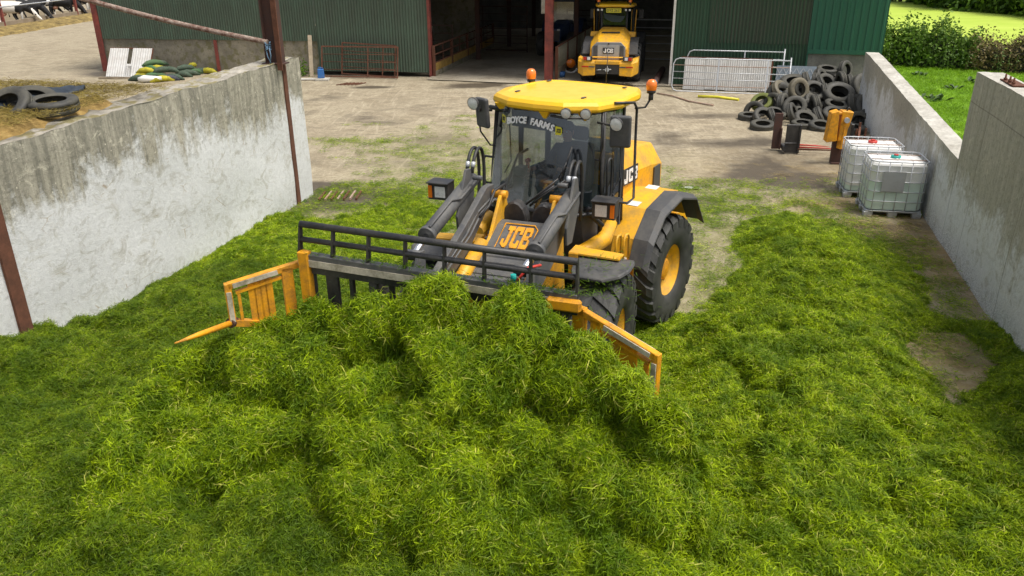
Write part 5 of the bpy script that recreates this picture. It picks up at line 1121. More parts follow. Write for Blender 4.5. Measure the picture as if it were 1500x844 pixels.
# tyres and black sheet on the left clamp
for px, py, Yd, a_, e_, lb in ((10, 150, 11.3, -15, 52, 'half hidden black tyre nearest the camera on the left clamp cover'), (45, 141, 12.0, 30, 70, 'black tyre with white splashes lying on the left clamp cover'), (75, 146, 11.9, 10, 84, 'flat black tyre at the end of the row on the left clamp cover')):
    p = U(px, py, 3.3); o = inst('tyre', TY[0], None, T(p.x, p.y, 3.22) @ Vector((0, 1, 0)).rotation_difference(Vector((math.sin(R_(a_)) * math.cos(R_(e_)), -math.cos(R_(a_)) * math.cos(R_(e_)), math.sin(R_(e_))))).to_matrix().to_4x4()); tag(o, lb, 'tyre', 'tyres on the left clamp cover')
q1, q2, q3 = U(-40, 178, 3.12), U(0, 168, 3.12), U(125, 142, 3.12)
b = MB(); rows = []
for i in range(40):
    t = i / 39; c0 = q1.lerp(q3, t); row = []
    for j in range(9): v = j / 8; row.append((c0.x - v * .9 * (1 - t) - .1 * v, c0.y + v * 1.4 * (1 - t * .9) + .12 * v, 3.23 + .04 * noise.noise(Vector((t * 9, v * 3, 2))) + (.05 if j % 2 else 0) - .05 * (j == 0)))
    rows.append(row)
b.loft(rows, False, closed=False, smooth=True); tag(b.obj('silage_sheet', blacksheet, solid=.01), 'folded black plastic sheet along the edge of the left clamp', 'sheet')

# ------------------------------------------------------------------ IBC tanks
liq = simple('translucent_white_plastic', (.72, .78, .74), .35, damt=.15, dirt=(.5, .52, .4), dscale=2); liq.node_tree.nodes['Principled BSDF'].inputs['Subsurface Weight'].default_value = .0
milky = simple('pale_green_liquid_level', (.62, .74, .66), .35, damt=.1)
whitep = simple('white_plastic_top', (.80, .80, .78), .4, damt=.25, dirt=(.5, .48, .4))
platem = simple('blank_metal_plate', (.40, .41, .42), .5, .3, damt=.3)
def ibc(M, label, capmat, plate=True, fill=.6):
    r = empty('water_tank', M, label, 'liquid container', 'caged liquid containers'); Wx, Wy, Hh, zb = 1.12, .98, 1.0, .17
    def rr(k, z): c_ = .08; x, y = Wx / 2 * k, Wy / 2 * k; return [(-x + c_, -y, z), (x - c_, -y, z), (x, -y + c_, z), (x, y - c_, z), (x - c_, y, z), (-x + c_, y, z), (-x, y - c_, z), (-x, -y + c_, z)]
    b = MB(); zf = zb + Hh * fill; b.loft([rr(.93, zb), rr(.95, zb + .04), rr(.95, zf)]); bt = b.obj('tank', milky, r)
    b = MB(); b.loft([rr(.95, zf), rr(.95, zb + Hh - .06), rr(.90, zb + Hh - .01), rr(.80, zb + Hh)]); 
    for x in (-.3, 0, .3): b.box((x, 0, zb + Hh + .004), (.05, .7, .014))
    b.obj('tank_top', whitep, bt, .02, seg=2)
    b = MB(); b.cyl((0, .05, zb + Hh), (0, .05, zb + Hh + .05), .10, n=16); cp = b.obj('cap', capmat, r, .01); b = MB(); b.cyl((0, .05, zb + Hh + .05), (0, .05, zb + Hh + .075), .045, n=10); b.obj('cap_vent', redp if capmat is teal else capmat, cp)
    z0, z1 = zb - .02, zb + Hh + .03
    for k in range(6):
        z = z0 + (z1 - z0) * k / 5; c_ = .09; x, y = Wx / 2, Wy / 2; rad = .010 if k < 5 else .014
        b = MB(); b.tube([(-x + c_, -y, z), (x - c_, -y, z), (x, -y + c_, z), (x, y - c_, z), (x - c_, y, z), (-x + c_, y, z), (-x, y - c_, z), (-x, -y + c_, z)], rad, 6, closed=True); b.obj('cage_hoop', galv, r)
    for i in range(5):
        for sg in (-1, 1): t = -.44 + .22 * i; b = MB(); b.tube([(t, sg * Wy / 2, z0), (t, sg * Wy / 2, z1)], .009, 6); b.obj('cage_bar', galv, r)
    for i in range(4):
        for sg in (-1, 1): t = -.36 + .24 * i; b = MB(); b.tube([(sg * Wx / 2, t, z0), (sg * Wx / 2, t, z1)], .009, 6); b.obj('cage_bar', galv, r)
    for y in (-.2, .25): b = MB(); b.tube([(-Wx / 2, y, z1 - .01), (Wx / 2, y, z1 - .01)], .009, 6); b.obj('top_bar', galvrust, r)
    if plate: b = MB(); b.box((0 - .1, -Wy / 2 - .012, zb + Hh * .62), (.44, .006, .42)); b.obj('metal_plate', platem, r)
    b = MB(); b.box((0, 0, .135), (Wx * .98, Wy * .98, .025))
    b.obj('pallet', galv, r)
    for x in (-.48, 0, .48):
        for y in (-.40, 0, .40): b = MB(); b.box((x, y, .06), (.16, .14, .12), tx=1.2, ty=1.2); b.obj('pallet_foot', galv, r, .01)
    return r
a_, c_p = U(1268, 318), U(1345, 322); m_ = (a_ + c_p) / 2; dv = (c_p - a_).normalized(); an = math.atan2(dv.y, dv.x)
ibc(T(m_.x, m_.y, 0) @ Rz(an) @ T(0, .49, 0), 'front white liquid tank in a galvanised cage with teal cap and blank metal plate', teal)
m2 = m_ + Vector((-dv.y, dv.x, 0)) * 1.35 - dv * .05
ibc(T(m2.x, m2.y, 0) @ Rz(an + .02) @ T(-.12, .55, 0), 'rear white liquid tank in a galvanised cage with red cap beside the rusty frame', redp, False, .12)
# dark green plastic bag behind the front tank
q = U(1350, 305); b = MB(); b.sphere((0, 0, .14), .2, 12, sc_=(1, 1, .9)); b.v = [(x + .05 * noise.noise(Vector((x * 6, y * 6, z * 6))), y + .05 * noise.noise(Vector((x * 6, y * 6, z * 6 + 5))), z + .05 * noise.noise(Vector((x * 7, y * 5, z * 6 + 9)))) for x, y, z in b.v]
tag(b.obj('plastic_bag', simple('dark_green_plastic', (.01, .05, .035), .3, damt=.1), loc=(q.x, q.y + .1, .0)), 'crumpled dark green plastic bag behind the caged tank against the wall', 'bag')

# ------------------------------------------------------------------ attachments standing in the yard
# pallet fork frame: two dark plates with red tines on the ground
pf = U(1150, 225); PM = T(pf.x, pf.y, 0) @ Rz(R_(-8)); r = empty('pallet_fork', PM, 'black fork frame with thin red tines standing near the tyre heap', 'loader attachment')
b = MB(); b.box((-.22, .35, .55), (.22, .05, 1.0)).box((-.12, .35, .35), (.05, .20, .6)); b.obj('side_plate', rustbrown, r, .01)
b = MB(); b.box((.14, .0, .42), (.36, .06, .78)).box((.32, .0, .42), (.05, .18, .78)).box((.14, -.045, .30), (.40, .03, .03)); b.obj('side_plate', blackm, r, .01)
b = MB(); b.box((-.02, .18, .14), (.12, .5, .12)); b.obj('cross_bar', blackm, r)
for y, l_, mt in ((.42, .95, redp), (.12, 1.25, redp), (-.12, 1.6, rust)): b = MB(); b.tube([(.3, y, .16), (.3 + l_ * .6, y, .15), (.3 + l_, y, .12)], [.025, .02, .006], 6); b.obj('tine', mt, r)
# yellow quick-hitch box with ram
q = U(1222, 240); r = empty('hydraulic_grab', T(q.x, q.y, 0) @ Rz(R_(-6)), 'yellow hydraulic bracket standing on a rusty black frame beside the tanks', 'loader attachment')
z0 = .95
gx0 = UY(1222, 195, q.y); 
b = MB(); b.prism([(-.34, -.40), (-.30, .36), (-.12, .42), (-.08, -.36)], -.18, .14, 'xz', M=T(0, 0, 1.0)); b.prism([(-.04, -.38), (-.02, .40), (.26, .38), (.20, .02), (.08, -.36)], -.12, .16, 'xz', M=T(0, 0, 1.0)); b.box((-.02, .02, 1.34), (.5, .26, .06)); b.obj('housing', yellow_old, r, .012)
b = MB(); b.cyl((.1, -.2, 1.18), (.1, -.14, 1.18), .07, n=14); b.obj('pin', galv, r)
b = MB(); b.beam((.10, -.04, .98), (.06, -.06, .42), .16, .12); b.obj('ram_body', yellow_old, r, .01); b = MB(); b.tube([(.10, 0, 1.36), (.16, .02, 1.48), (.22, .0, 1.40)], .02, 6); b.obj('hose', rubber, r)
b = MB(); b.box((.06, .06, .34), (.34, .12, .66)).box((.06, -.02, .03), (.36, .16, .03)); b.obj('foot_plate', rustbrown, r, .01)
b = MB(); b.box((.36, .35, .55), (.08, .5, .95)); b.obj('foot_plate', blackm, r, .01)
for x, y, zh in ((.42, -.35, .78), (.58, -.18, .98), (.58, .35, 1.02), (.44, .1, .9)): b = MB(); b.beam((x, y, 0), (x + .04, y + .04, zh), .05, .05, (0, 1, 0)); b.obj('upright', rust, r)
for z in (.04, .74): b = MB(); b.beam((.40, -.36, z), (.62, .36, z + .15), .05, .05); b.obj('frame_bar', rust, r)

# ------------------------------------------------------------------ gates and sheets against the shed
def lean_gate(name, L, h_, nb, mat, M, label, group=None, brace=(), curved=False, mix=None, rads=(.024, .02), cat='gate'):
    g = empty(name, M, label, cat, group)
    top = [(0, 0, h_), (L, 0, h_)]
    if curved:
        c_ = .22; fr_ = [(L, 0, h_), (c_, 0, h_), (c_ * .35, 0, h_ - c_ * .25), (0, 0, h_ - c_), (0, 0, c_), (c_ * .35, 0, c_ * .3), (c_, 0, 0.02), (L, 0, .02)]
        b = MB(); b.tube(fr_, rads[0], 8); b.obj('frame', mat, g)
        b = MB(); b.tube([(L, 0, -.02), (L, 0, h_ + .12)], rads[0] * 1.2, 8); b.obj('stile', mat, g)
    else:
        for x in (0, L): b = MB(); b.box((x, 0, h_ / 2), (rads[0] * 2.2, rads[0] * 2, h_ + .04)); b.obj('stile', mat, g)
        for z in (0.03, h_): b = MB(); b.box((L / 2, 0, z), (L, rads[0] * 1.6, rads[0] * 2.4)); b.obj('rail', mat, g)
    for k in range(1, nb - 1):
        z = h_ * k / (nb - 1); mm = mat if not mix else mix[k % len(mix)]; b = MB(); b.tube([(0, 0, z), (L / 2, 0, z - (.02 if mix else 0)), (L, 0, z)], rads[1] * .8, 7); b.obj('rail', mm, g)
    for x in brace: b = MB(); b.box((x, -.02, h_ / 2), (.05, .012, h_)); b.obj('brace', mat, g)
    return g
gl_, gr_ = onplane(476, 112, S0 - nL * .45, dL), onplane(586, 120, S0 - nL * .45, dL)
gw = frame(S0, dL, -.35)
ga, gb = gw @ Vector((gl_[0], 0, 0)), gw @ Vector((gr_[0], 0, 0))
lean_gate('rusty_gate', gr_[0] - gl_[0], 1.32, 5, rust, gw @ T(gl_[0], -.45, .05) @ Rx(-.25), 'nearer rusty five bar gate leaning on the green shed wall', 'rusty gates leaning on the shed', (2.15,))
lean_gate('rusty_gate', gr_[0] - gl_[0] - 1.05, 1.36, 5, rust, gw @ T(gl_[0] + .85, -.18, .14) @ Rx(-.16) @ Ry(.045), 'farther rusty gate sloping down behind the first one on the shed wall', 'rusty gates leaning on the shed', (1.9,))
gq = frame(S0, dR, -.7); x0 = onplane(984, 130, S0 - nR * 1.2, dR)[0]; x1 = onplane(1152, 147, S0 - nR * 1.2, dR)[0]
lean_gate('galvanised_gate', x1 - x0, 1.30, 6, galv, gq @ T(x0, -.75, 0) @ Rx(-.30), 'nearer galvanised gate with rounded corner leaning in front of the corrugated sheets', 'galvanised gates leaning on the shed', (1.75, 3.6), True, (galv, galvrust, galv))
lean_gate('galvanised_gate', x1 - x0 - .75, 1.42, 6, galv, gq @ T(x0 + .5, -.10, .1) @ Rx(-.12), 'farther galvanised gate with rounded corner behind the corrugated sheets', 'galvanised gates leaning on the shed', (2.2,), True)
r = empty('corrugated_panel', gq @ T(x0 + .42, -.32, 0) @ Rx(-.22), 'stack of pale corrugated sheets leaning behind the galvanised gate', 'sheet stack')
cm_ = corr_mesh(.85, 1.22, .085, .012, False, corrw)
for i in range(4): inst('corrugated_sheet', cm_, r, T(i * .82, -.02 * (i % 2), .03 + .02 * (i % 2)))
b = MB(); b.box((1.6, .06, 1.28), (3.5, .03, .05)).box((3.35, .03, .6), (.06, .04, 1.3)); b.obj('backing_frame', rust, r)
b = MB(); b.box((0, 0, .55), (1.6, .03, 1.0)); r = b.obj('tread_panel', simple('blue_grey_panel', (.22, .27, .32), .5, damt=.5, dirt=(.1, .1, .1), dscale=12), None, M=gq @ T(x0 + 4.75, -.30, 0) @ Rx(-.2)); tag(r, 'blue grey patterned panel leaning behind the right end of the galvanised gate', 'panel')
for i in range(7):
    for j in range(2): b = MB(); b.beam((-.8 + i * .25, -.02, .1 + j * .45), (-.58 + i * .25, -.02, .5 + j * .45), .02, .01, (0, 1, 0)).beam((-.58 + i * .25, -.022, .1 + j * .45), (-.8 + i * .25, -.022, .5 + j * .45), .02, .01, (0, 1, 0)); b.obj('lattice_strip', galv, r)
b = MB(); b.tube([U(1022, 143) + Vector((0, 0, .05)), U(1050, 144) + Vector((0, 0, .05)), U(1082, 148) + Vector((0, 0, .05))], .05, 8); tag(b.obj('yellow_pipe', yellowpipe), 'bright yellow pipe lying on the ground under the galvanised gate', 'pipe')
b = MB(); p = [U(962, 138), U(985, 142), U(1010, 150), U(1045, 156)]; b.tube([v + Vector((0, 0, .04)) for v in p], .03, 6); tag(b.obj('steel_bar', galvrust), 'bent grey bar lying on the mud left of the galvanised gate', 'bar')
a_, c_p = U(956, 132), U(966, 112); b = MB(); d_ = (c_p - a_).normalized()
b.tube([a_ + Vector((0, 0, .16)), a_ + d_ * .9 + Vector((0, 0, .16))], .13, 14, cap=False); bp = b.obj('blue_pipe', bluepipe, solid=.012); tag(bp, 'blue plastic pipe lying at the right edge of the shed opening', 'pipe')
b = MB(); b.tube([a_ + d_ * .9 + Vector((0, 0, .16)), a_ + d_ * 4.2 + Vector((.1, 0, .25))], .13, 12, cap=False); b.obj('rusty_length', rustbrown, bp, solid=.01)
# blue barrel lid, orange and white floats near the parked loader
q = U(822, 114); b = MB(); b.cyl((0, 0, 0), (0, 0, .22), .17, n=16); tag(b.obj('bucket', bluep, loc=(q.x, q.y, .04)), 'small blue bucket on the floor beside the red shed post', 'bucket')
q = U(836, 108); r = empty('cable_reel', T(q.x, q.y, .04), 'orange and white reel on the floor left of the parked loader bumper', 'reel')
b = MB(); b.lathe([(.001, -.09), (.2, -.09), (.2, .09), (.001, .09)], 16, M=T(0, 0, .42)); b.obj('drum', orange, r); b = MB(); b.tube([(.28 * math.cos(t), 0, .2 + .2 * math.sin(t)) for t in [math.pi + i * math.pi / 8 for i in range(9)]], .05, 8); b.obj('cradle', white, r)
# left side: blue can, planks, white sheet with a gap, net bags
q = U(471, 118); r = empty('jerry_can', T(q.x, q.y, .10) @ Rz(.2), 'blue plastic can standing on a pale slab by the shed wall', 'can')
b = MB(); b.box((0, 0, .20), (.30, .2, .40), tx=.9); b.obj('body', bluep, r, .03, seg=2); b = MB(); b.cyl((.08, 0, .40), (.08, 0, .46), .04, n=10); b.obj('cap', bluet, r); b = MB(); b.tube([(-.10, 0, .38), (-.08, 0, .46), (.02, 0, .46), (.04, 0, .4)], .018, 6); b.obj('handle', bluep, r)
b = MB(); b.box((0, 0, .05), (.62, .4, .1)); tag(b.obj('concrete_slab', walltop, loc=(q.x + .05, q.y, 0), bev=.02), 'small pale concrete slab under the blue can', 'slab')
q = U(448, 113); b = MB(); b.box((0, 0, .9), (.17, .06, 1.8), Ry(.02) @ Rx(-.12)); tag(b.obj('timber_post', simple('pale_timber', (.5, .42, .3), .8, dirt=(.2, .15, .1), damt=.6), loc=(q.x + .25, q.y + .1, 0)), 'pale weathered plank leaning upright against the plinth wall', 'plank')
b = MB(); b.box((0, 0, .06), (.9, .14, .06)); tag(b.obj('plastic_strip', white, loc=(U(447, 118).x, U(447, 118).y, 0)), 'short white strip lying on the ground at the plinth wall foot', 'strip')
sa, sb = onplane(156, 112, L0p - nL * .9, dL), onplane(217, 112, L0p - nL * .9, dL); q = U(155, 112)
wM = T(q.x, q.y, 0) @ Rz(math.atan2(dL.y, dL.x)) @ Rx(-.55); r = empty('sheet_panel', wM, 'white corrugated panel with a torn gap leaning on the plinth wall', 'panel')
cw_ = corr_mesh(.95, 1.38, .12, .014, False, corrw); cs_ = corr_mesh(.30, .62, .1, .014, False, corrw)
inst('corrugated_sheet', cw_, r, T(0, 0, 0)); inst('corrugated_sheet', cs_, r, T(.93, -.02, 0)); inst('corrugated_sheet', cs_, r, T(.93, -.02, 0) @ T(0, 0, -.1)); inst('corrugated_sheet', cw_, r, T(1.16, 0, .01))
b = MB(); b.box((1.05, .04, 1.39), (2.1, .05, .05)).box((1.05, .04, .02), (2.1, .05, .05)).box((0, .04, .7), (.05, .05, 1.4)).box((2.12, .04, .7), (.05, .05, 1.4)); b.obj('frame', rust, r)
q = U(172, 118); b = MB(); b.beam((0, 0, .05), (2.3, -.1, .06), .08, .06); tag(b.obj('timber_beam', timber, loc=(U(145, 116).x, U(145, 116).y, 0)), 'thin grey pole lying on the ground below the white panel', 'pole')
q = U(217, 121); b = MB(); b.tube([(-.4, 0, .14), (-.15, 0, .17), (.2, .03, .15), (.6, .08, .17)], [.08, .15, .13, .08], 10); tag(b.obj('feed_sack', whitep, loc=(q.x, q.y, 0)), 'white plastic sack lying in front of the net bags', 'sack')
bagm = [simple('dark_green_net', (.035, .07, .04), .7, dirt=(.12, .13, .1), damt=.8, dscale=9), simple('yellow_net', (.48, .42, .02), .7, dirt=(.08, .1, .03), damt=.7, dscale=8), simple('green_net', (.05, .14, .05), .7, damt=.6), simple('navy_net', (.03, .04, .07), .7, damt=.5)]
bags = [((x, y, z), k) for (x, y, z), k in zip([(205, 112, .1), (212, 108, .1), (220, 112, .1), (228, 108, .12), (238, 113, .1), (246, 112, .1), (254, 110, .1), (216, 108, .32), (224, 106, .35), (232, 106, .36), (240, 107, .33), (228, 104, .55), (236, 103, .5), (250, 106, .3)], [0, 1, 0, 2, 1, 3, 0, 1, 2, 1, 0, 2, 0, 0])]
bags2 = [((x, y, z), k) for (x, y, z), k in zip([(268, 106, .1), (275, 104, .1), (285, 102, .1), (295, 101, .1), (305, 101, .1), (273, 103, .3), (290, 99, .32), (300, 98, .34), (310, 98, .3), (294, 96, .52), (304, 95, .5)], [0, 0, 2, 0, 1, 0, 1, 2, 1, 0, 1])]
cn = ['dark green', 'yellow', 'mid green', 'navy']; wr = ['bottom row, leftmost', 'bottom row, second from the left', 'bottom row, third from the left', 'bottom row, middle', 'bottom row, right of the middle', 'bottom row, last but one', 'bottom row, rightmost', 'second layer, leftmost', 'second layer, left of the middle', 'second layer, middle', 'second layer, right of the middle', 'top layer, left', 'top layer, right', 'second layer, rightmost']
wr2 = ['bottom row, leftmost', 'bottom row, second from the left', 'bottom row, middle', 'bottom row, fourth from the left', 'bottom row, rightmost', 'second layer, leftmost', 'second layer, second from the left', 'second layer, third from the left', 'second layer, rightmost', 'top layer, left', 'top layer, right']
for lst, wd, nm in ((bags, wr, 'pile by the white panel'), (bags2, wr2, 'farther pile')):
    for ((px, py, z), k), wdd in zip(lst, wd):
        q = U(px, py + 7); b = MB(); a = rnd.uniform(-.5, .9); L_ = rnd.uniform(.45, .6); cz = z
        b.tube([(-L_ * math.cos(a), -L_ * math.sin(a) * .7, cz - .08), (-L_ * .5 * math.cos(a), -L_ * .4 * math.sin(a), cz + .02), (0, 0, cz + .05), (L_ * .5 * math.cos(a), L_ * .4 * math.sin(a), cz + .02), (L_ * math.cos(a), L_ * math.sin(a) * .7, cz - .08)], [.04, .12, .14, .12, .04], 10)
        tag(b.obj('net_bag', bagm[k], loc=(q.x, q.y, 0)), f'{cn[k]} bag, {wdd} of the {nm}', 'gravel bag', 'net gravel bags by the left wall')
# floor grating near the left wall end, white scrap
q = U(497, 289); r = empty('floor_grating', T(q.x, q.y, .0) @ Rz(R_(4)), 'muddy rusty floor grating lying beside the left wall end', 'grating')
for i in range(7): b = MB(); b.beam((-.42 + i * .14, -.30, .035), (-.36 + i * .14, .35, .035), .035, .05); b.obj('bar', galvrust if i % 2 else rust, r)
q = U(1014, 277); b = MB(); b.add([(-.28, .06, .02), (-.05, .08, .04), (.25, .0, .02), (.1, -.07, .03), (-.1, -.02, .02)], [(0, 1, 2, 3, 4)]); tag(b.obj('paper_scrap', paper, loc=(q.x, q.y, 0), solid=.004), 'torn white scrap lying on the mud right of the loader', 'scrap')
q = U(495, 124); r = empty('steel_bars', T(q.x, q.y, 0), 'loose brown bars lying on the ground below the rusty gates', 'bars')
for i in range(6): b = MB(); b.beam((i * .16, -.3, .03), (i * .16 + .35, .3, .03), .03, .03); b.obj('bar', rust, r)
# ------------------------------------------------------------------ cut grass: surface sheets carrying clumps of curved blades
def clump(seed, nb, mat, rad=.12, L=(.035, .11), W=(.0035, .0080), up_=.042, spread=55, lay=.4):
    rr = random.Random(seed); vs = []; fs = []; tint = []
    for i in range(nb):
        a = R_(rr.gauss(0, spread)) + (math.pi if rr.random() < .35 else 0); r = rad * math.sqrt(rr.random()); t = rr.uniform(0, 6.28)
        l = rr.uniform(*L); w_ = rr.uniform(*W) / 2; x0, y0, z0 = r * math.cos(t), r * math.sin(t), rr.uniform(-.015, .03)
        dx, dy = math.cos(a), math.sin(a); h = rr.uniform(.15, 1) * up_; e = rr.uniform(-.6, .9) * h * lay * 2; cv = rr.uniform(-.25, .25)
        px_, py_ = -dy, dx; tw = rr.uniform(-.9, .9); o = len(vs); c0 = rr.random() ** .8
        for k, u in enumerate((0, .5, 1)):
            x = x0 + dx * l * u + px_ * cv * l * u * u; y = y0 + dy * l * u + py_ * cv * l * u * u; z = z0 + (h * 4 * u * (1 - u) * .7 + e * u)
            ww = w_ * (1, .95, .3)[k]; vs += [(x - px_ * ww, y - py_ * ww, z - ww * tw), (x + px_ * ww, y + py_ * ww, z + ww * tw)]; tint += [c0, c0]
        fs += [(o, o + 1, o + 3, o + 2), (o + 2, o + 3, o + 5, o + 4)]
    me = bpy.data.meshes.new('clump'); me.from_pydata(vs, [], fs); me.materials.append(mat)
    at = me.attributes.new('tint', 'FLOAT', 'POINT'); at.data.foreach_set('value', tint); me.update(); return me
def clump_coll(name, n_, nb, mat, **k):
    co_ = bpy.data.collections.new(name)
    for i in range(n_): co_.objects.link(bpy.data.objects.new(name + '_clump', clump(i * 7 + len(name), nb, mat, **k)))
    return co_
def scatter_nodes(name, coll, dens, smin, smax, seed=0, rotattr=True):
    ng = bpy.data.node_groups.new(name, 'GeometryNodeTree'); ng.interface.new_socket('Geometry', in_out='INPUT', socket_type='NodeSocketGeometry'); ng.interface.new_socket('Geometry', in_out='OUTPUT', socket_type='NodeSocketGeometry')
    N = ng.nodes.new; L = ng.links.new; gi = N('NodeGroupInput'); go = N('NodeGroupOutput')
    dp = N('GeometryNodeDistributePointsOnFaces'); dp.distribute_method = 'RANDOM'; dp.inputs['Seed'].default_value = seed
    na = N('GeometryNodeInputNamedAttribute'); na.data_type = 'FLOAT'; na.inputs['Name'].default_value = 'density'
    mu = N('ShaderNodeMath'); mu.operation = 'MULTIPLY'; mu.inputs[1].default_value = dens; L(na.outputs['Attribute'], mu.inputs[0]); L(mu.outputs[0], dp.inputs['Density'])
    ip = N('GeometryNodeInstanceOnPoints'); ci = N('GeometryNodeCollectionInfo'); ci.inputs['Collection'].default_value = coll; ci.inputs['Separate Children'].default_value = True; ci.inputs['Reset Children'].default_value = True
    ip.inputs['Pick Instance'].default_value = True; ri = N('FunctionNodeRandomValue'); ri.data_type = 'INT'; ri.inputs['Min'].default_value = 0; ri.inputs['Max'].default_value = len(coll.objects) - 1
    L(gi.outputs[0], dp.inputs['Mesh']); L(dp.outputs['Points'], ip.inputs['Points']); L(ci.outputs[0], ip.inputs['Instance'])
    L([o for o in ri.outputs if o.type == 'INT'][0], ip.inputs['Instance Index'])
    rs = N('FunctionNodeRandomValue'); rs.data_type = 'FLOAT'; f_in = [i for i in rs.inputs if i.type == 'VALUE']; f_in[0].default_value = smin; f_in[1].default_value = smax; rs.inputs['Seed'].default_value = 3
    L([o for o in rs.outputs if o.type == 'VALUE'][0], ip.inputs['Scale'])
    rz = N('FunctionNodeRandomValue'); rz.data_type = 'FLOAT'; f_in = [i for i in rz.inputs if i.type == 'VALUE']; rz.inputs['Seed'].default_value = 9
    ns = N('GeometryNodeInputNamedAttribute'); ns.data_type = 'FLOAT'; ns.inputs['Name'].default_value = 'spin'; sp = N('GeometryNodeInputNamedAttribute'); sp.data_type = 'FLOAT'; sp.inputs['Name'].default_value = 'heading'
    f_in[0].default_value = -1; f_in[1].default_value = 1
    m2_ = N('ShaderNodeMath'); m2_.operation = 'MULTIPLY'; L([o for o in rz.outputs if o.type == 'VALUE'][0], m2_.inputs[0]); L(ns.outputs['Attribute'], m2_.inputs[1])
    ad = N('ShaderNodeMath'); ad.operation = 'ADD'; L(m2_.outputs[0], ad.inputs[0]); L(sp.outputs['Attribute'], ad.inputs[1])
    cx = N('ShaderNodeCombineXYZ'); L(ad.outputs[0], cx.inputs[2])
    al = N('FunctionNodeAlignEulerToVector'); al.axis = 'Z'; al.pivot_axis = 'AUTO'; L(cx.outputs[0], al.inputs['Rotation']); L(dp.outputs['Normal'], al.inputs['Vector'])
    L(al.outputs[0], ip.inputs['Rotation'])
    jg = N('GeometryNodeJoinGeometry'); L(ip.outputs[0], jg.inputs[0]); L(gi.outputs[0], jg.inputs[0]); L(jg.outputs[0], go.inputs[0]); return ng
def field_obj(name, xs_, ys_, Z, keep, dens_arr, head, spin, mat, ng, label, off=None):
    me = gridmesh(name, xs_, ys_, Z, mat)
    if off is not None:
        XX, YY = np.meshgrid(xs_, ys_); me.vertices.foreach_set('co', np.stack([(XX + off[0]).ravel(), (YY + off[1]).ravel(), Z.ravel()], 1).ravel().astype(np.float32)); me.update()
    attr(me, 'density', dens_arr.ravel()); attr(me, 'heading', head.ravel()); attr(me, 'spin', spin.ravel())
    kp = keep.ravel(); b = bmesh.new(); b.from_mesh(me); b.verts.ensure_lookup_table()
    dead = [f for f in b.faces if not any(kp[v.index] for v in f.verts)]; bmesh.ops.delete(b, geom=dead, context='FACES'); b.to_mesh(me); b.free()
    o = bpy.data.objects.new(name, me); C.objects.link(o); m_ = o.modifiers.new('blades', 'NODES'); m_.node_group = ng; tag(o, label, kind='stuff'); return o

# control heights: (px, py, z) on sight lines, then (px, py, depth)
CZ = [(120, 520, .42), (60, 600, .38), (250, 540, .5), (0, 700, .42), (100, 750, .40), (100, 844, .42), (200, 800, .55), (0, 560, .5), (30, 844, .5),
 (250, 440, .50), (330, 400, .45), (400, 400, .25), (480, 385, .12), (560, 330, .10), (640, 310, .08), (500, 340, .12), (450, 345, .16), (420, 370, .3), (380, 360, .4), (560, 380, .08),
 (1130, 340, .32), (1180, 400, .50), (1100, 440, .42), (1250, 480, .52), (1060, 480, .40), (1200, 560, .65), (1300, 500, .42), (1420, 640, .45), (1350, 700, .62), (1150, 700, .58), (1450, 800, .65), (1060, 800, .5), (1480, 560, .35), (1500, 700, .5), (1100, 600, .48), (1250, 640, .62),
 (1280, 400, .30), (1320, 400, .14), (1362, 398, -.06), (1390, 440, -.10), (1405, 470, -.10), (1350, 372, -.08), (1200, 350, .28), (1150, 318, .12), (1300, 450, .3), (1370, 470, .06), (1430, 500, .06), (1500, 515, .2), (1320, 570, .35), (1450, 590, .22), (1330, 520, .12), (1410, 575, -.10), (1380, 545, -.14), (1410, 520, -.14), (1365, 505, -.10), (1350, 530, -.05), (1435, 540, -.06), (1395, 600, .02),
 (1040, 400, -.12), (1060, 350, -.08), (1030, 440, -.06), (1075, 380, -.04), (985, 480, .05), (1000, 520, .20), (1020, 470, .03), (950, 500, .1), (1090, 320, -.02), (1120, 370, .16), (1010, 330, -.06), (930, 480, .04),
 (1300, 340, -.12), (1250, 310, -.12), (1180, 290, -.12), (1380, 410, -.10), (1430, 440, -.10), (1340, 370, -.1), (1100, 290, -.06), (1450, 470, -.06), (900, 250, -.06), (800, 260, -.05), (700, 280, -.03), (480, 300, -.08), (600, 260, -.05), (560, 300, -.02), (455, 310, -.1), (700, 200, -.06), (540, 240, -.08), (1000, 260, -.08), (1040, 300, -.04)]
CY = [(480, 442, 7.55), (530, 448, 7.35), (570, 432, 7.2), (620, 432, 7.08), (670, 436, 6.95), (730, 448, 6.8), (800, 452, 6.6), (850, 474, 6.4), (878, 515, 6.2), (905, 533, 6.05), (932, 550, 5.9), (962, 576, 5.8), (1000, 606, 5.78), (1018, 660, 5.62), (1016, 740, 5.35), (996, 844, 4.95),
 (430, 460, 7.6), (385, 472, 7.65), (345, 486, 7.6), (300, 500, 7.5), (255, 520, 7.4), (210, 550, 7.05), (172, 600, 6.75), (156, 650, 6.4), (152, 700, 6.1),
 (600, 500, 6.65), (600, 550, 6.4), (600, 650, 5.98), (600, 750, 5.62), (600, 844, 5.25), (800, 520, 6.25), (800, 570, 6.08), (800, 660, 5.74), (800, 750, 5.45), (800, 844, 5.1), (900, 600, 5.85), (900, 680, 5.5), (900, 760, 5.2), (930, 844, 4.92), (400, 540, 7.0), (420, 620, 6.6), (420, 700, 6.2), (300, 600, 6.8), (280, 680, 6.35), (400, 780, 5.8), (260, 780, 6.0), (500, 500, 6.98), (700, 490, 6.55), (500, 844, 5.35), (320, 844, 5.45), (500, 600, 6.4), (500, 720, 5.85), (700, 600, 6.05), (700, 700, 5.68)]
pts = []
for px, py, z in CZ: p = U(px, py, z); pts.append((p.x, p.y, z))
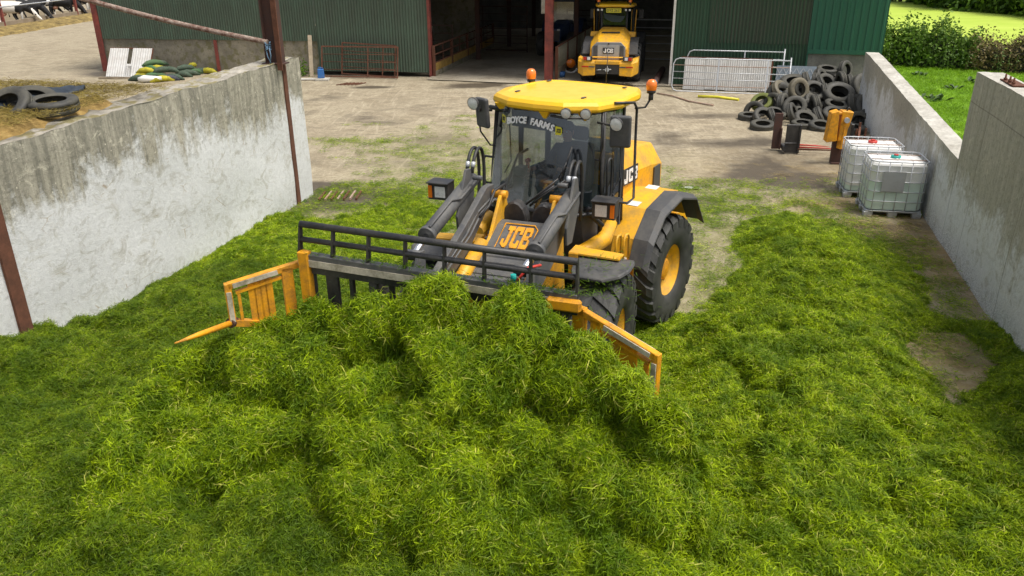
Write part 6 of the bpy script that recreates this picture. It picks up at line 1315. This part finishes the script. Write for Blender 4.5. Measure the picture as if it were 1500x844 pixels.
for px, py, Yd in CY:
    p = UY(px, py, Yd); pts.append((p.x, p.y, p.z))
    if px > 957 and px > 980 or (px, py) == (962, 566): pts.append((p.x + .24, p.y + .14, .42)); pts.append((p.x + .6, p.y + .35, .36))
    if px < 180: pts.append((p.x - .24, p.y + .12, .42)); pts.append((p.x - .6, p.y + .2, .38))
    if px in (210, 255, 300): pts.append((p.x - .2, p.y + .5, .5))
for px, py in ((5, 487), (38, 484), (80, 470), (120, 464), (160, 450), (200, 432), (214, 420), (250, 412), (290, 412), (300, 382), (340, 352), (400, 347), (438, 337)):
    s_, z = lwp(px, py); p = WL0 + wu * s_; pts.append((p.x, p.y, max(z, .05))); p = WL0 + wu * s_ - wn * .6; pts.append((p.x, p.y, max(z, .05)))
for t in (0, .2, .4, .6, .8, 1.0):       # back of the heap drops away behind the fork bars
    A_ = FW @ Vector((1.75, -1.8 + 3.3 * t, 0)); pts.append((A_.x, A_.y, 1.1 if t < .9 else .6)); A_ = FW @ Vector((1.45, -1.8 + 3.3 * t, 0)); pts.append((A_.x, A_.y, .25)); A_ = FW @ Vector((.9, -1.8 + 3.3 * t, 0)); pts.append((A_.x, A_.y, .1))
for x, y, z in ((-3.4, 8.5, .35), (-3.9, 8.0, .5), (-2.9, 8.9, .25), (1.9, 6.9, .3), (2.2, 6.4, .4), (1.7, 7.6, .2), (-6, 3, .8), (-2, 3.2, .7), (2, 3.2, .7), (6, 3.2, .7), (9, 8, .5), (9, 4, .6), (-8.4, 6, .7), (0, 12, -.02), (-2, 11.5, .02), (1.8, 11, .03), (-2, 14, .0), (-3.5, 14.5, .1), (0, 16, -.06), (-4, 20, -.1), (4, 20, -.1), (9, 20, -.1)): pts.append((x, y, z))
for s_ in (-9, -5.5, -4.0): p = WR0 + ru * s_; pts.append((p.x, p.y, .35 if s_ < -4.5 else .15))
PT = np.array(pts); K = np.sqrt(((PT[:, None, :2] - PT[None, :, :2]) ** 2).sum(-1) + .02); n_p = len(PT); A = np.zeros((n_p + 1, n_p + 1)); A[:n_p, :n_p] = K - np.eye(n_p) * .02; A[:n_p, n_p] = 1; A[n_p, :n_p] = 1
wgt = np.linalg.solve(A, np.append(PT[:, 2], 0))
gx_ = np.arange(-8.6, 9.6, .055); gy_ = np.arange(3.0, 20.5, .055); X, Y = np.meshgrid(gx_, gy_); Z = np.full(X.shape, wgt[-1])
for k in range(n_p): Z += wgt[k] * np.sqrt((X - PT[k, 0]) ** 2 + (Y - PT[k, 1]) ** 2 + .02)
nx_, ny_ = X.ravel(), Y.ravel()
zz0 = np.clip(Z, 0, 3).ravel()
def nz_(sc_, seed): return np.array([noise.noise(Vector((x * sc_ + seed, y * sc_, z * sc_ + seed * 1.7))) for x, y, z in zip(nx_, ny_, zz0)]).reshape(X.shape)
def vz_(sc_, seed, wx, wy): return np.array([noise.voronoi(Vector((x * sc_ + seed, y * sc_, z * sc_ + seed)))[0][0] for x, y, z in zip(wx.ravel(), wy.ravel(), zz0)]).reshape(X.shape)
w1, w2_ = nz_(1.9, 31.0), nz_(1.9, 47.0); WX, WY = X + .30 * w1, Y + .30 * w2_
a3 = nz_(8.0, 9.0); a4 = nz_(.8, 12.0); a5 = nz_(4.0, 21.0)
v1 = vz_(1.9, 3.0, WX, WY); v2 = vz_(4.2, 8.0, WX + .06 * a5, WY); v3 = vz_(8.5, 14.0, WX + .05 * a5, WY + .04 * a3)
dome1 = 1 - np.clip(v1 / .75, 0, 1.25) ** 2; dome2 = 1 - np.clip(v2 / .75, 0, 1.2) ** 2; dome3 = 1 - np.clip(v3 / .75, 0, 1.2) ** 2
Zc = Z.copy(); th_ = np.clip(Z, 0, 1.2); am = np.clip(th_ * 2.2, 0, 1)
lump = am * (.17 * (dome1 - .6) + .13 * (dome2 - .55) + .05 * (dome3 - .5) + .03 * a3 + .05 * a5 + .12 * a4) + np.clip(th_ - .7, 0, .5) * (.16 * (dome1 - .6) + .12 * (dome2 - .5) + .1 * a4)
lump += (.06 * a3 + .07 * a5 + .05 * a4) * np.clip(1 - np.abs(Z) / .22, 0, 1) - .025
def segd(A_, B_):
    A_ = np.array(A_[:2]); B_ = np.array(B_[:2]); d_ = B_ - A_; t = np.clip(((X - A_[0]) * d_[0] + (Y - A_[1]) * d_[1]) / (d_ @ d_), 0, 1); return np.hypot(X - A_[0] - t * d_[0], Y - A_[1] - t * d_[1])
pr_a, pr_b = FW @ uf(FW, 846, 452, 'z', 2.05), FW @ uf(FW, 962, 522, 'z', 1.86); pl_b = FW @ Vector((2.4, -2.5, 0)); pl_c = FW @ Vector((3.3, -2.75, 0))
keepout = np.clip(1.3 - segd(pr_a, pr_b) / .45, 0, 1); keepout = np.maximum(keepout, np.clip(1.3 - segd(pl_b, pl_c) / .4, 0, 1) * .8)
lump = lump * (1 - keepout) + np.minimum(lump, -.02) * keepout * .5; Z = Z - (.10 + .20 * (X > 0)) * keepout * (Z > .9)
gyz, gxz = np.gradient(Z, .055); nl = np.sqrt(1 + gxz ** 2 + gyz ** 2); NXY = (-gxz / nl * lump, -gyz / nl * lump); Zf = Z + lump / nl
cleft = np.clip(.12 + .62 * (dome1 * .35 + dome2 * .4 + dome3 * .35) + .25, .08, 1)
keep = Zf > -.03
# the loader's tyres have pressed the grass down
side = (X - WR0.x) * rn.x + (Y - WR0.y) * rn.y; sl_ = (X - WL0.x) * wn.x + (Y - WL0.y) * wn.y
keep &= (side < .12) & (sl_ > -.12)
gy2, gx2 = np.gradient(Z, .055); slope = np.hypot(gx2, gy2); head = np.arctan2(-gy2, -gx2); spin = np.where(slope > .25, 1.0, 3.14)
fall = blobs(X, Y, [])
dens = np.clip((Zf + .015) / .05, 0, 1) * np.where(Y < 8.5, 1.0, np.clip(1.0 - (Y - 8.5) * .05, .55, 1)) * cleft
dens = np.where(keep, dens, 0)
CG = clump_coll('cut_grass', 10, 74, grassm); ngg = scatter_nodes('grass_scatter', CG, 440, .7, 1.3, 1)
CR = clump_coll('trodden_grass', 8, 80, troddenm, L=(.025, .08), W=(.003, .0062), up_=.026); ngr = scatter_nodes('trodden_scatter', CR, 470, .75, 1.3, 2)
heap = (Zc > .60) & (Y < 8.3) & (X < 2.6); trod = ~heap & (X < 1.2 + .5 * a4) & (Y < 13)
grow = lambda m: m | np.roll(m, 1, 0) | np.roll(m, -1, 0) | np.roll(m, 1, 1) | np.roll(m, -1, 1)
Zm = np.maximum(Zf, -.06)
field_obj('grass_heap', gx_, gy_, Zm, keep & heap, np.where(heap, dens, 0), head, spin, matted, ngg, 'tall heap of freshly cut green grass pushed up by the loader fork', NXY)
field_obj('trodden_grass', gx_, gy_, Zm - .002, keep & trod, np.where(trod, dens, 0), head, spin, matted, ngr, 'flattened darker layer of cut grass along the left wall and round the heap', NXY)
field_obj('cut_grass', gx_, gy_, Zm - .001, keep & ~heap & ~trod, np.where(~heap & ~trod, dens, 0), head, spin, matted, ngg, 'loose lumpy spread of cut grass on the right side of the clamp', NXY)
# loose grass scattered thinly over the yard
def rbf(Xa, Ya):
    Zr = np.full(Xa.shape, wgt[-1])
    for k in range(n_p): Zr += wgt[k] * np.sqrt((Xa - PT[k, 0]) ** 2 + (Ya - PT[k, 1]) ** 2 + .02)
    return Zr
gx3 = np.arange(-10, 15, .2); gy3 = np.arange(8, 34, .2); X3, Y3 = np.meshgrid(gx3, gy3)
mk = blobs(X3, Y3, [(640, 270, 1.9, 2.0, 0, .9), (700, 235, 1.8, 3.0, 0, .55), (560, 310, 2.2, .8, 0, .6), (530, 207, 1.6, .42, 0, 1.0), (460, 205, .5, .25, 0, .7), (545, 183, 1.0, .25, 0, .5), (690, 172, .7, .22, 0, .7), (1110, 310, 1.3, .7, 0, .9), (1060, 345, .9, 1.4, 0, .75), (1020, 420, .9, 1.8, 0, .45), (1390, 515, .9, 1.0, 0, .35), (1180, 320, 1.0, .5, 0, .4), (1350, 420, .8, .6, 0, .45), (880, 260, 2.5, 1.6, 0, .4), (540, 240, 2.5, .5, 0, .25), (770, 215, 2, 1.5, 0, .35), (1045, 390, 1.0, 1.8, 0, .55), (1080, 330, 1.0, .8, 0, .8), (600, 220, 2.4, 2.0, 0, .5), (660, 190, 1.6, 1.6, 0, .4), (510, 210, 3.2, 1.0, 0, .3), (480, 320, 1.5, .5, 0, .5), (1380, 540, 1.2, 1.2, 0, .9), (1440, 480, .8, 1.0, 0, .7), (990, 340, .8, 1.0, 0, .6), (500, 186, 2, 1, 0, .1), (960, 290, 1.5, 1.5, 0, .35)])
n3 = np.array([.5 + noise.fractal(Vector((x * 1.6, y * 2.2, 7)), .7, 2, 4) for x, y in zip(X3.ravel(), Y3.ravel())]).reshape(X3.shape)
Zr3 = rbf(X3, Y3); edge3 = np.clip(1 - np.abs(Zr3 + .03) / .12, 0, 1) * (Y3 < 19) * np.clip(n3 * 1.6 - .2, 0, 1)
in3 = ((X3 - WR0.x) * rn.x + (Y3 - WR0.y) * rn.y < -.1) & ((X3 - WL0.x) * wn.x + (Y3 - WL0.y) * wn.y > .1) | (Y3 > 19)
d3 = np.where(in3, np.clip(np.maximum(mk * 1.5 * n3 - .16, edge3 * 1.3), 0, 1.3), 0); k3 = d3 > .005
CS = clump_coll('loose_grass', 6, 26, grassm, rad=.15, up_=.02, spread=120)
ng3 = scatter_nodes('loose_scatter', CS, 130, .6, 1.2, 4)
def only_points(ng):        # the carrier sheet itself is not drawn, only the blades
    jg = [n_ for n_ in ng.nodes if n_.bl_idname == 'GeometryNodeJoinGeometry'][0]; go = [n_ for n_ in ng.nodes if n_.bl_idname == 'NodeGroupOutput'][0]; ip = [n_ for n_ in ng.nodes if n_.bl_idname == 'GeometryNodeInstanceOnPoints'][0]
    ng.links.new(ip.outputs[0], go.inputs[0]); return ng
only_points(ng3)
fz = lambda Xa, v=.028: np.full(Xa.shape, v)
field_obj('loose_grass', gx3, gy3, fz(X3), k3, np.where(k3, d3, 0), fz(X3, 0.), fz(X3, 3.14), matted, ng3, 'loose wisps of cut grass scattered over the yard')
mk = blobs(X3, Y3, [(1290, 340, 1.5, .8, 0, 1.0), (1400, 385, .9, 1.6, 0, .9), (1200, 300, 1.0, .6, 0, .5), (1390, 520, 1.0, 1.0, 0, .5), (1150, 260, 2.4, 1.2, 0, .3), (1340, 330, .8, .5, 0, 1)]); side3 = (X3 - WR0.x) * rn.x + (Y3 - WR0.y) * rn.y
d4 = np.clip(mk * 1.6 * n3 - .12, 0, 1); k4 = (d4 > .005) & (side3 < -.1)
CT = clump_coll('straw', 6, 22, strawm, rad=.18, L=(.06, .22), W=(.003, .006), up_=.012, spread=150)
field_obj('loose_straw', gx3, gy3, fz(X3, .026), k4, np.where(k4, d4, 0), fz(X3, 0.), fz(X3, 3.14), matted, only_points(scatter_nodes('straw_scatter', CT, 60, .7, 1.3, 6)), 'pale straw scattered on the mud beside the tanks and right wall')
# pasture tufts over the wall
gx5 = np.arange(8, 30, .5); gy5 = np.arange(10, 42, .5); X5, Y5 = np.meshgrid(gx5, gy5); side5 = (X5 - WR0.x) * rn.x + (Y5 - WR0.y) * rn.y; hs5 = (X5 - h1.x) * (-hd.y) + (Y5 - h1.y) * hd.x
k5 = (side5 > .55) & (hs5 < -.3) & (side5 < 14); CP = clump_coll('pasture_tuft', 5, 46, pasturem, rad=.3, L=(.08, .2), W=(.006, .012), up_=.11, spread=180)
n5 = np.array([.6 + .8 * noise.noise(Vector((x * .7, y * .7, 3))) for x, y in zip(X5.ravel(), Y5.ravel())]).reshape(X5.shape)
field_obj('pasture_tufts', gx5, gy5, fz(X5, .02), k5, np.where(k5, n5, 0), fz(X5, 0.), fz(X5, 3.14), matted, only_points(scatter_nodes('pasture_scatter', CP, 14, .7, 1.5, 8)), 'short grass tufts growing in the pasture behind the right wall')
# straw on the left clamp edge
gx6 = np.arange(-12, -4.0, .2); gy6 = np.arange(.1, 6, .2); X6, Y6 = np.meshgrid(gx6, gy6); k6 = X6 < -4.2
CF_ = clump_coll('silage_wisp', 5, 40, feedm, rad=.16, L=(.04, .14), W=(.003, .007), up_=.03, spread=180)
o6 = field_obj('silage_wisps', gx6, gy6, fz(X6, 3.2), k6, np.where(k6, 1.0, 0), fz(X6, 0.), fz(X6, 3.14), matted, only_points(scatter_nodes('silage_scatter', CF_, 60, .7, 1.3, 12)), 'golden chopped silage strewn along the top of the left wall'); o6.matrix_world = ML

# ------------------------------------------------------------------ hedges, trees and weeds
def leaf_cloud(name, n_, fn, size, mat, parent=None, seed=1):
    rr = random.Random(seed); vs = []; fs = []; tint = []
    for i in range(n_):
        p, nn = fn(rr); s_ = size * rr.uniform(.6, 1.4); u = Vector((rr.gauss(0, 1), rr.gauss(0, 1), rr.gauss(0, 1))).normalized(); nn = (Vector(nn) + u * .9).normalized(); a = nn.cross(Vector((rr.gauss(0, 1), rr.gauss(0, 1), rr.gauss(0, 1)))).normalized(); b2 = nn.cross(a)
        o = len(vs); p = Vector(p); vs += [p - a * s_, p + b2 * s_ * .55, p + a * s_, p - b2 * s_ * .55]; fs.append((o, o + 1, o + 2, o + 3)); c0 = rr.random(); tint += [c0] * 4
    me = bpy.data.meshes.new(name); me.from_pydata(vs, [], fs); me.materials.append(mat); at = me.attributes.new('tint', 'FLOAT', 'POINT'); at.data.foreach_set('value', tint)
    o = bpy.data.objects.new(name, me); C.objects.link(o); o.parent = parent; return o
def hedge(P0, d, L, h_, w_, mat, n_, label, seed, size=.08, cat='hedge', lump=.5):
    M = frame(P0, d); r = empty('hedge' if cat == 'hedge' else 'shrub', M, label, cat); b = MB(); nr = random.Random(seed)
    def top(x): return h_ * (1 + lump * .6 * noise.noise(Vector((x * .55, seed, 0))) + lump * .5 * noise.noise(Vector((x * 1.7, seed, 3))))
    def fn(rr):
        x = rr.uniform(0, L); tz = top(x); t = rr.uniform(-.15, math.pi + .15); k = rr.uniform(.66, 1.0) + (rr.random() ** 6) * .5 + .22 * noise.noise(Vector((x * 1.5, t * 1.5, seed))); wv = w_ / 2 * (1 + .3 * noise.noise(Vector((x * .8, seed, 9))))
        ex = 1
        return (x, -math.cos(t) * wv * k * ex, max(.03, tz * max(0, math.sin(t)) ** .6 * k)), (0, -math.cos(t), math.sin(t))
    leaf_cloud('foliage', n_, fn, size, mat, r, seed)
    for i in range(int(L / .7)):
        x = nr.uniform(0, L); y = nr.uniform(-.2, .2) * w_; z1 = top(x) * .75; b = MB(); b.tube([(x, y, 0), (x + nr.uniform(-.15, .15), y * 1.2, z1 * .5), (x + nr.uniform(-.3, .3), y * 1.6, z1)], [.03, .02, .008], 5); b.obj('stem', bark, r)
    b = MB(); b.loft([[(x, -w_ * .32, 0), (x, -w_ * .3, top(x) * .5), (x, 0, top(x) * .74), (x, w_ * .3, top(x) * .5), (x, w_ * .32, 0)] for x in np.linspace(0.1, L - .1, 14)], True); b.obj('twig_mass', simple('dark_twigs', (.02, .025, .012), .9), r)
    return r
hb_ = h1 - hd * 1.5
hedge(hb_, hd, 3.4, 1.75, 1.8, hedgem, 6500, 'dark green hedge section growing beside the shed corner', 11)
hedge(hb_ + hd * 3.1, hd, 2.6, 1.55, 1.7, hedgem, 4500, 'mid green hedge section between the dark hedge and the brown brambles', 13)
hedge(hb_ + hd * 5.3, hd, 4.2, 1.45, 1.8, bramblem, 7500, 'brown bramble thicket in the middle of the field hedge', 17, .06)
hedge(hb_ + hd * 9.0, hd, 5.5, 1.8, 1.9, brightm, 8500, 'bright green leafy shrubs at the right end of the field hedge', 19, .10)
hedge(hb_ + hd * 14.2, hd, 14, 1.7, 1.8, hedgem, 6000, 'long green hedge continuing out to the right', 23, .12)
def tall_stems(P0, d, L, n_, label, mat, seed):
    rr = random.Random(seed); M = frame(P0, d); r = empty('wild_plants', M, label, 'plants')
    for i in range(n_):
        x, y = rr.uniform(0, L), rr.uniform(-1.2, -.7); h_ = rr.uniform(.5, 1.2); b = MB(); b.tube([(x, y, 0), (x + rr.uniform(-.1, .1), y, h_)], [.012, .004], 4)
        for k in range(8): z = h_ * rr.uniform(.2, 1); a = rr.uniform(0, 6.28); l_ = rr.uniform(.08, .22); b.add([(x, y, z), (x + l_ * .5 * math.cos(a) - .03 * math.sin(a), y + l_ * .5 * math.sin(a) + .03 * math.cos(a), z + .05), (x + l_ * math.cos(a), y + l_ * math.sin(a), z), (x + l_ * .5 * math.cos(a) + .03 * math.sin(a), y + l_ * .5 * math.sin(a) - .03 * math.cos(a), z + .03)], [(0, 1, 2, 3)])
        b.obj('stalk', mat, r)
    return r
green_s = simple('green_stalk', (.10, .19, .03), .7); tall_stems(hb_, hd, 13, 46, 'tall grasses and stalks along the foot of the field hedge', green_s, 4)
for i, (px, py, k_) in enumerate(((1345, 95, .5), (1345, 112, .7), (1420, 122, .9), (1365, 148, 1.1), (1395, 132, .5), (1308, 98, .5))):
    q = U(px, py); wd = ('beside the hedge foot near the shed corner', 'left of centre in the pasture', 'on the right side near the tall wall', 'nearest the camera over the low wall', 'in the middle of the pasture', 'close under the dark hedge'); b = MB(); rr = random.Random(i)
    r = empty('weed', T(q.x, q.y, 0), 'leafy dark weed clump ' + wd[i], 'weed', 'weeds in the pasture')
    for k in range(int(14 * k_) + 6):
        a = rr.uniform(0, 6.28); l_ = rr.uniform(.2, .42); t_ = rr.uniform(.2, .9); ct, st = math.cos(t_), math.sin(t_); x0_, y0_ = rr.uniform(-.35, .35) * k_, rr.uniform(-.35, .35) * k_
        ca, sa = math.cos(a), math.sin(a); b = MB(); w_ = l_ * .22
        b.add([(x0_, y0_, 0), (x0_ + l_ * .5 * ct * ca - w_ * sa, y0_ + l_ * .5 * ct * sa + w_ * ca, l_ * .6 * st + .03), (x0_ + l_ * ct * ca, y0_ + l_ * ct * sa, l_ * .8 * st), (x0_ + l_ * .5 * ct * ca + w_ * sa, y0_ + l_ * .5 * ct * sa - w_ * ca, l_ * .6 * st + .03)], [(0, 1, 2, 3)]); b.obj('leaf', simple('weed_leaf', (.04, .10, .012), .6) if not k and not i else bpy.data.materials['weed_leaf'], r)
# climbing weed by the plinth wall
q = U(444, 112); r = empty('weed', T(q.x, q.y, 0), 'small bright green weed growing at the foot of the plinth wall', 'weed')
def fnw(rr): return (rr.gauss(0, .16), rr.gauss(0, .1), abs(rr.gauss(.3, .2))), (0, -1, .5)
leaf_cloud('foliage', 160, fnw, .05, brightm, r, 3)
def tree(P0, h_, R1, mat, label, seed, n_=3800, size=.2, group='trees at the far field edge', low=.06):
    rr = random.Random(seed); r = empty('tree', T(P0.x, P0.y, 0), label, 'tree', group)
    b = MB(); b.tube([(0, 0, 0), (.1, 0, h_ * .3), (0, .1, h_ * .62)], [.22, .16, .08], 8)
    for k in range(5): a = rr.uniform(0, 6.28); b.tube([(0.05, 0, h_ * (.22 + .07 * k)), (R1 * .5 * math.cos(a), R1 * .5 * math.sin(a), h_ * (.4 + .07 * k)), (R1 * .8 * math.cos(a), R1 * .8 * math.sin(a), h_ * (.5 + .08 * k))], [.09, .06, .02], 6)
    b.obj('trunk', bark, r)
    cl = [(rr.uniform(-1, 1) * R1 * .7, rr.uniform(-1, 1) * R1 * .7, h_ * rr.uniform(low, .8), rr.uniform(.28, .5) * R1) for _ in range(22)]
    def fn(q_):
        c_ = q_.choice(cl); u = Vector((q_.gauss(0, 1), q_.gauss(0, 1), q_.gauss(0, 1))).normalized(); k = q_.uniform(.7, 1.05) * c_[3]; p = Vector(c_[:3]) + u * k; p.z = max(p.z, .1); return p, u
    leaf_cloud('crown', n_, fn, size, mat, r, seed); return r
wl = ['dark green tree crown at the far field edge nearest the shed', 'low dark tree second from the shed in the far row', 'yellowish green tree in the left part of the far row', 'tall dark tree left of the middle of the far row', 'broad dense tree in the middle of the far row', 'dense tree right of the middle of the far row', 'large leafy tree toward the right end of the far row', 'tree at the far right edge of the far row', 'green tree beyond the right edge of the far row', 'last tree of the far row out to the right']
for i, (px, py) in enumerate(((1300, 3), (1330, 6), (1355, 9), (1385, 13), (1412, 15), (1440, 17), (1470, 20), (1500, 23), (1530, 27), (1560, 31))):
    q = U(px, py); tree(q + Vector((fd.y * -.0, 0, 0)) + Vector((1.5, .5, 0)), rnd.uniform(5, 6.5), rnd.uniform(2.8, 3.6), [treem, hedgem, brightm, treem, treem, hedgem, hedgem, treem, hedgem, treem][i], wl[i], 40 + i)

# ------------------------------------------------------------------ cows behind the feed barrier
c0, c1 = Vector((-33.6, 53.4, 0)), None
def onY(px, py, z=0): return U(px, py, z)
kA, kB = U(0, 43), U(124, 23.5); kA.z = kB.z = 0
kd = (kB - kA).normalized(); kA2 = kA - kd * 6; KL = (kB - kA2).length + 6
KM = frame(kA2, kd); iK = KM.inverted()
fbr = empty('feed_barrier', KM, 'red posts and galvanised rail of the cow feed barrier at the top left', 'barrier')
def kx(px, py, yk=0.0, z=None):
    nn = Vector((-kd.y, kd.x, 0)); r = ray(px, py); o = Vector((0, 0, H)); t = ((kA2 + nn * yk) - o).dot(nn) / r.dot(nn); p = o + r * t; return iK @ p
for i, px in enumerate((2, 113)): x = kx(px, 20)[0]; b = MB(); b.box((x, 0, 1.6), (.18, .18, 3.2)); b.obj('post', rustred, fbr)
ra_, rb_ = kx(0, 10.5), kx(82, 1); b = MB(); b.tube([(ra_.x - 6, -.1, ra_.z - (rb_.z - ra_.z) * 6 / max(1, rb_.x - ra_.x)), (ra_.x, -.1, ra_.z), (rb_.x, -.1, rb_.z), (rb_.x + 8, -.1, rb_.z + .1)], .05, 6); b.obj('rail', galv, fbr)
nb_ = 12
for i in range(nb_): b = MB(); b.box((KL * (i + .5) / nb_, 0, .24), (KL / nb_ - .02, .16, .48)); b.obj('kerb_block', kerbm, fbr)
# feed strip in front of the kerb
xf = np.linspace(0, KL, 90); yf = np.linspace(-3.6, -.1, 20); Xf, Yf = np.meshgrid(xf, yf)
Zf2 = .34 * np.clip(1 - ((Yf + 1.6) / 1.8) ** 2, -.2, 1) + np.array([.09 * noise.noise(Vector((x * 1.3, y * 1.3, 2))) for x, y in zip(Xf.ravel(), Yf.ravel())]).reshape(Xf.shape)
me = gridmesh('cow_feed', xf, yf, Zf2, feedmass); o = bpy.data.objects.new('cow_feed', me); C.objects.link(o); o.matrix_world = KM; tag(o, 'strip of brown chopped feed along the cow barrier', kind='stuff')
straw_g = sheet('cow_lane', [tuple((KM @ Vector((0, .1, 0)))[:2]), tuple((KM @ Vector((KL, .1, 0)))[:2]), tuple((KM @ Vector((KL, 12, 0)))[:2]), tuple((KM @ Vector((0, 12, 0)))[:2])], .03, simple('bedding', (.20, .15, .08), .9, damt=.7), 'brown bedding floor under the cows')
def cowmat(name, thr, seed):
    n = NT(name); v = n.noise(1.1, n.map(scale=(1, 1, 1), rot=(seed, seed * 2, 0)), 1.5, .4, .3); n.col(n.mix(n.ramp(v, [(thr - .01, 0), (thr + .01, 1)]), (.75, .72, .66), (.012, .012, .013))); n.r(.75); return n.m
def cow(M, mat, hmat, label, head_down=.5):
    r = empty('cow', M, label, 'cow', 'dairy cows at the feed barrier')
    J = [(0, 0, 1.05), (.5, 0, 1.02), (-.55, 0, 1.08), (-.85, 0, 1.12), (.75, 0, 1.1), (1.05, 0, 1.02 - .25 * head_down), (1.30, 0, .95 - .55 * head_down), (1.42, 0, .80 - .62 * head_down), (1.66, 0, .56 - .66 * head_down)]
    Ed = [(0, 1), (0, 2), (2, 3), (1, 4), (4, 5), (5, 6), (6, 7), (7, 8)]
    ra = [(.36, .40), (.33, .38), (.33, .36), (.24, .24), (.22, .30), (.16, .22), (.12, .15), (.13, .12), (.085, .075)]
    for x, y, root in ((.55, .17, 1), (.55, -.17, 1), (-.68, .18, 3), (-.68, -.18, 3)):
        a = len(J); fr = x > 0
        J += [(x, y, .80), (x + (.03 if fr else -.04), y, .46) if fr else (x - .12, y, .50), (x + .0, y, .24) if fr else (x - .02, y, .22), (x + .03, y, .03)]; Ed += [(root, a), (a, a + 1), (a + 1, a + 2), (a + 2, a + 3)]; ra += [.13 if fr else .17, .075 if fr else .08, .05, .065]
    me = bpy.data.meshes.new('body'); me.from_pydata([tuple(v) for v in J], Ed, []); o = bpy.data.objects.new('body', me); C.objects.link(o); o.parent = r; me.materials.append(mat)
    sk = o.modifiers.new('skin', 'SKIN'); sk.use_smooth_shade = True
    for i, q in enumerate(ra): me.skin_vertices[0].data[i].radius = q if isinstance(q, tuple) else (q, q)
    me.skin_vertices[0].data[0].use_root = True; m_ = o.modifiers.new('sub', 'SUBSURF'); m_.levels = 1; m_.render_levels = 1
    hx, hz = 1.36, .88 - .60 * head_down
    for sg in (-1, 1): b = MB(); b.loft([[(hx, sg * .10, hz + .07), (hx + .04, sg * .10, hz + .02)], [(hx - .04, sg * .22, hz + .08), (hx + .02, sg * .22, hz + .01)], [(hx - .06, sg * .30, hz + .03), (hx - .03, sg * .30, hz)]], False, closed=False); b.obj('ear', hmat, r, solid=.02)
    b = MB(); b.sphere((1.68, 0, .54 - .66 * head_down), .082, 10, sc_=(.7, 1, .9)); b.obj('muzzle', simple('muzzle', (.25, .2, .18), .5) if 'muzzle' not in bpy.data.materials else bpy.data.materials['muzzle'], r)
    b = MB(); b.tube([(-1.06, 0, 1.2), (-1.14, 0, .95), (-1.12, 0, .55), (-1.10, 0, .35)], [.035, .025, .018, .04], 6); b.obj('tail', mat, r); b = MB(); b.sphere((-.45, 0, .66), .20, 10, sc_=(1, .9, .7)); b.obj('udder', skin, r); return r
CM = [cowmat('mostly_white_hide', .60, .3), cowmat('black_hide', .30, 1.1), cowmat('black_and_white_hide', .47, 2.0), cowmat('patched_hide', .42, 3.1)]
ky = math.degrees(math.atan2(kd.y, kd.x))
for i, (px, py, mt, hdn, da, lb) in enumerate(((22, 14, 0, .55, -62, 'mostly white cow bending its head low at the far left of the barrier'), (47, 20, 1, .95, -75, 'black cow with a white blaze eating from the feed strip'), (62, 6, 2, .35, -60, 'black and white cow standing between the two eating cows'), (98, 14, 1, .95, -62, 'black cow with a white face stripe eating near the red post'), (75, 2, 3, .4, -40, 'patched cow standing behind the others at the barrier'), (121, 1, 2, .3, -80, 'black and white cow beside the shed corner'))):
    q = kx(px, py, .9 if i not in (2, 4) else 2.6); cow(KM @ T(q.x - .2, 1.15 if i not in (2, 4) else 3.2, .02) @ Rz(R_(da)) @ Matrix.Diagonal((1.22, 1.22, 1.22, 1)), CM[mt], CM[1], lb, hdn)
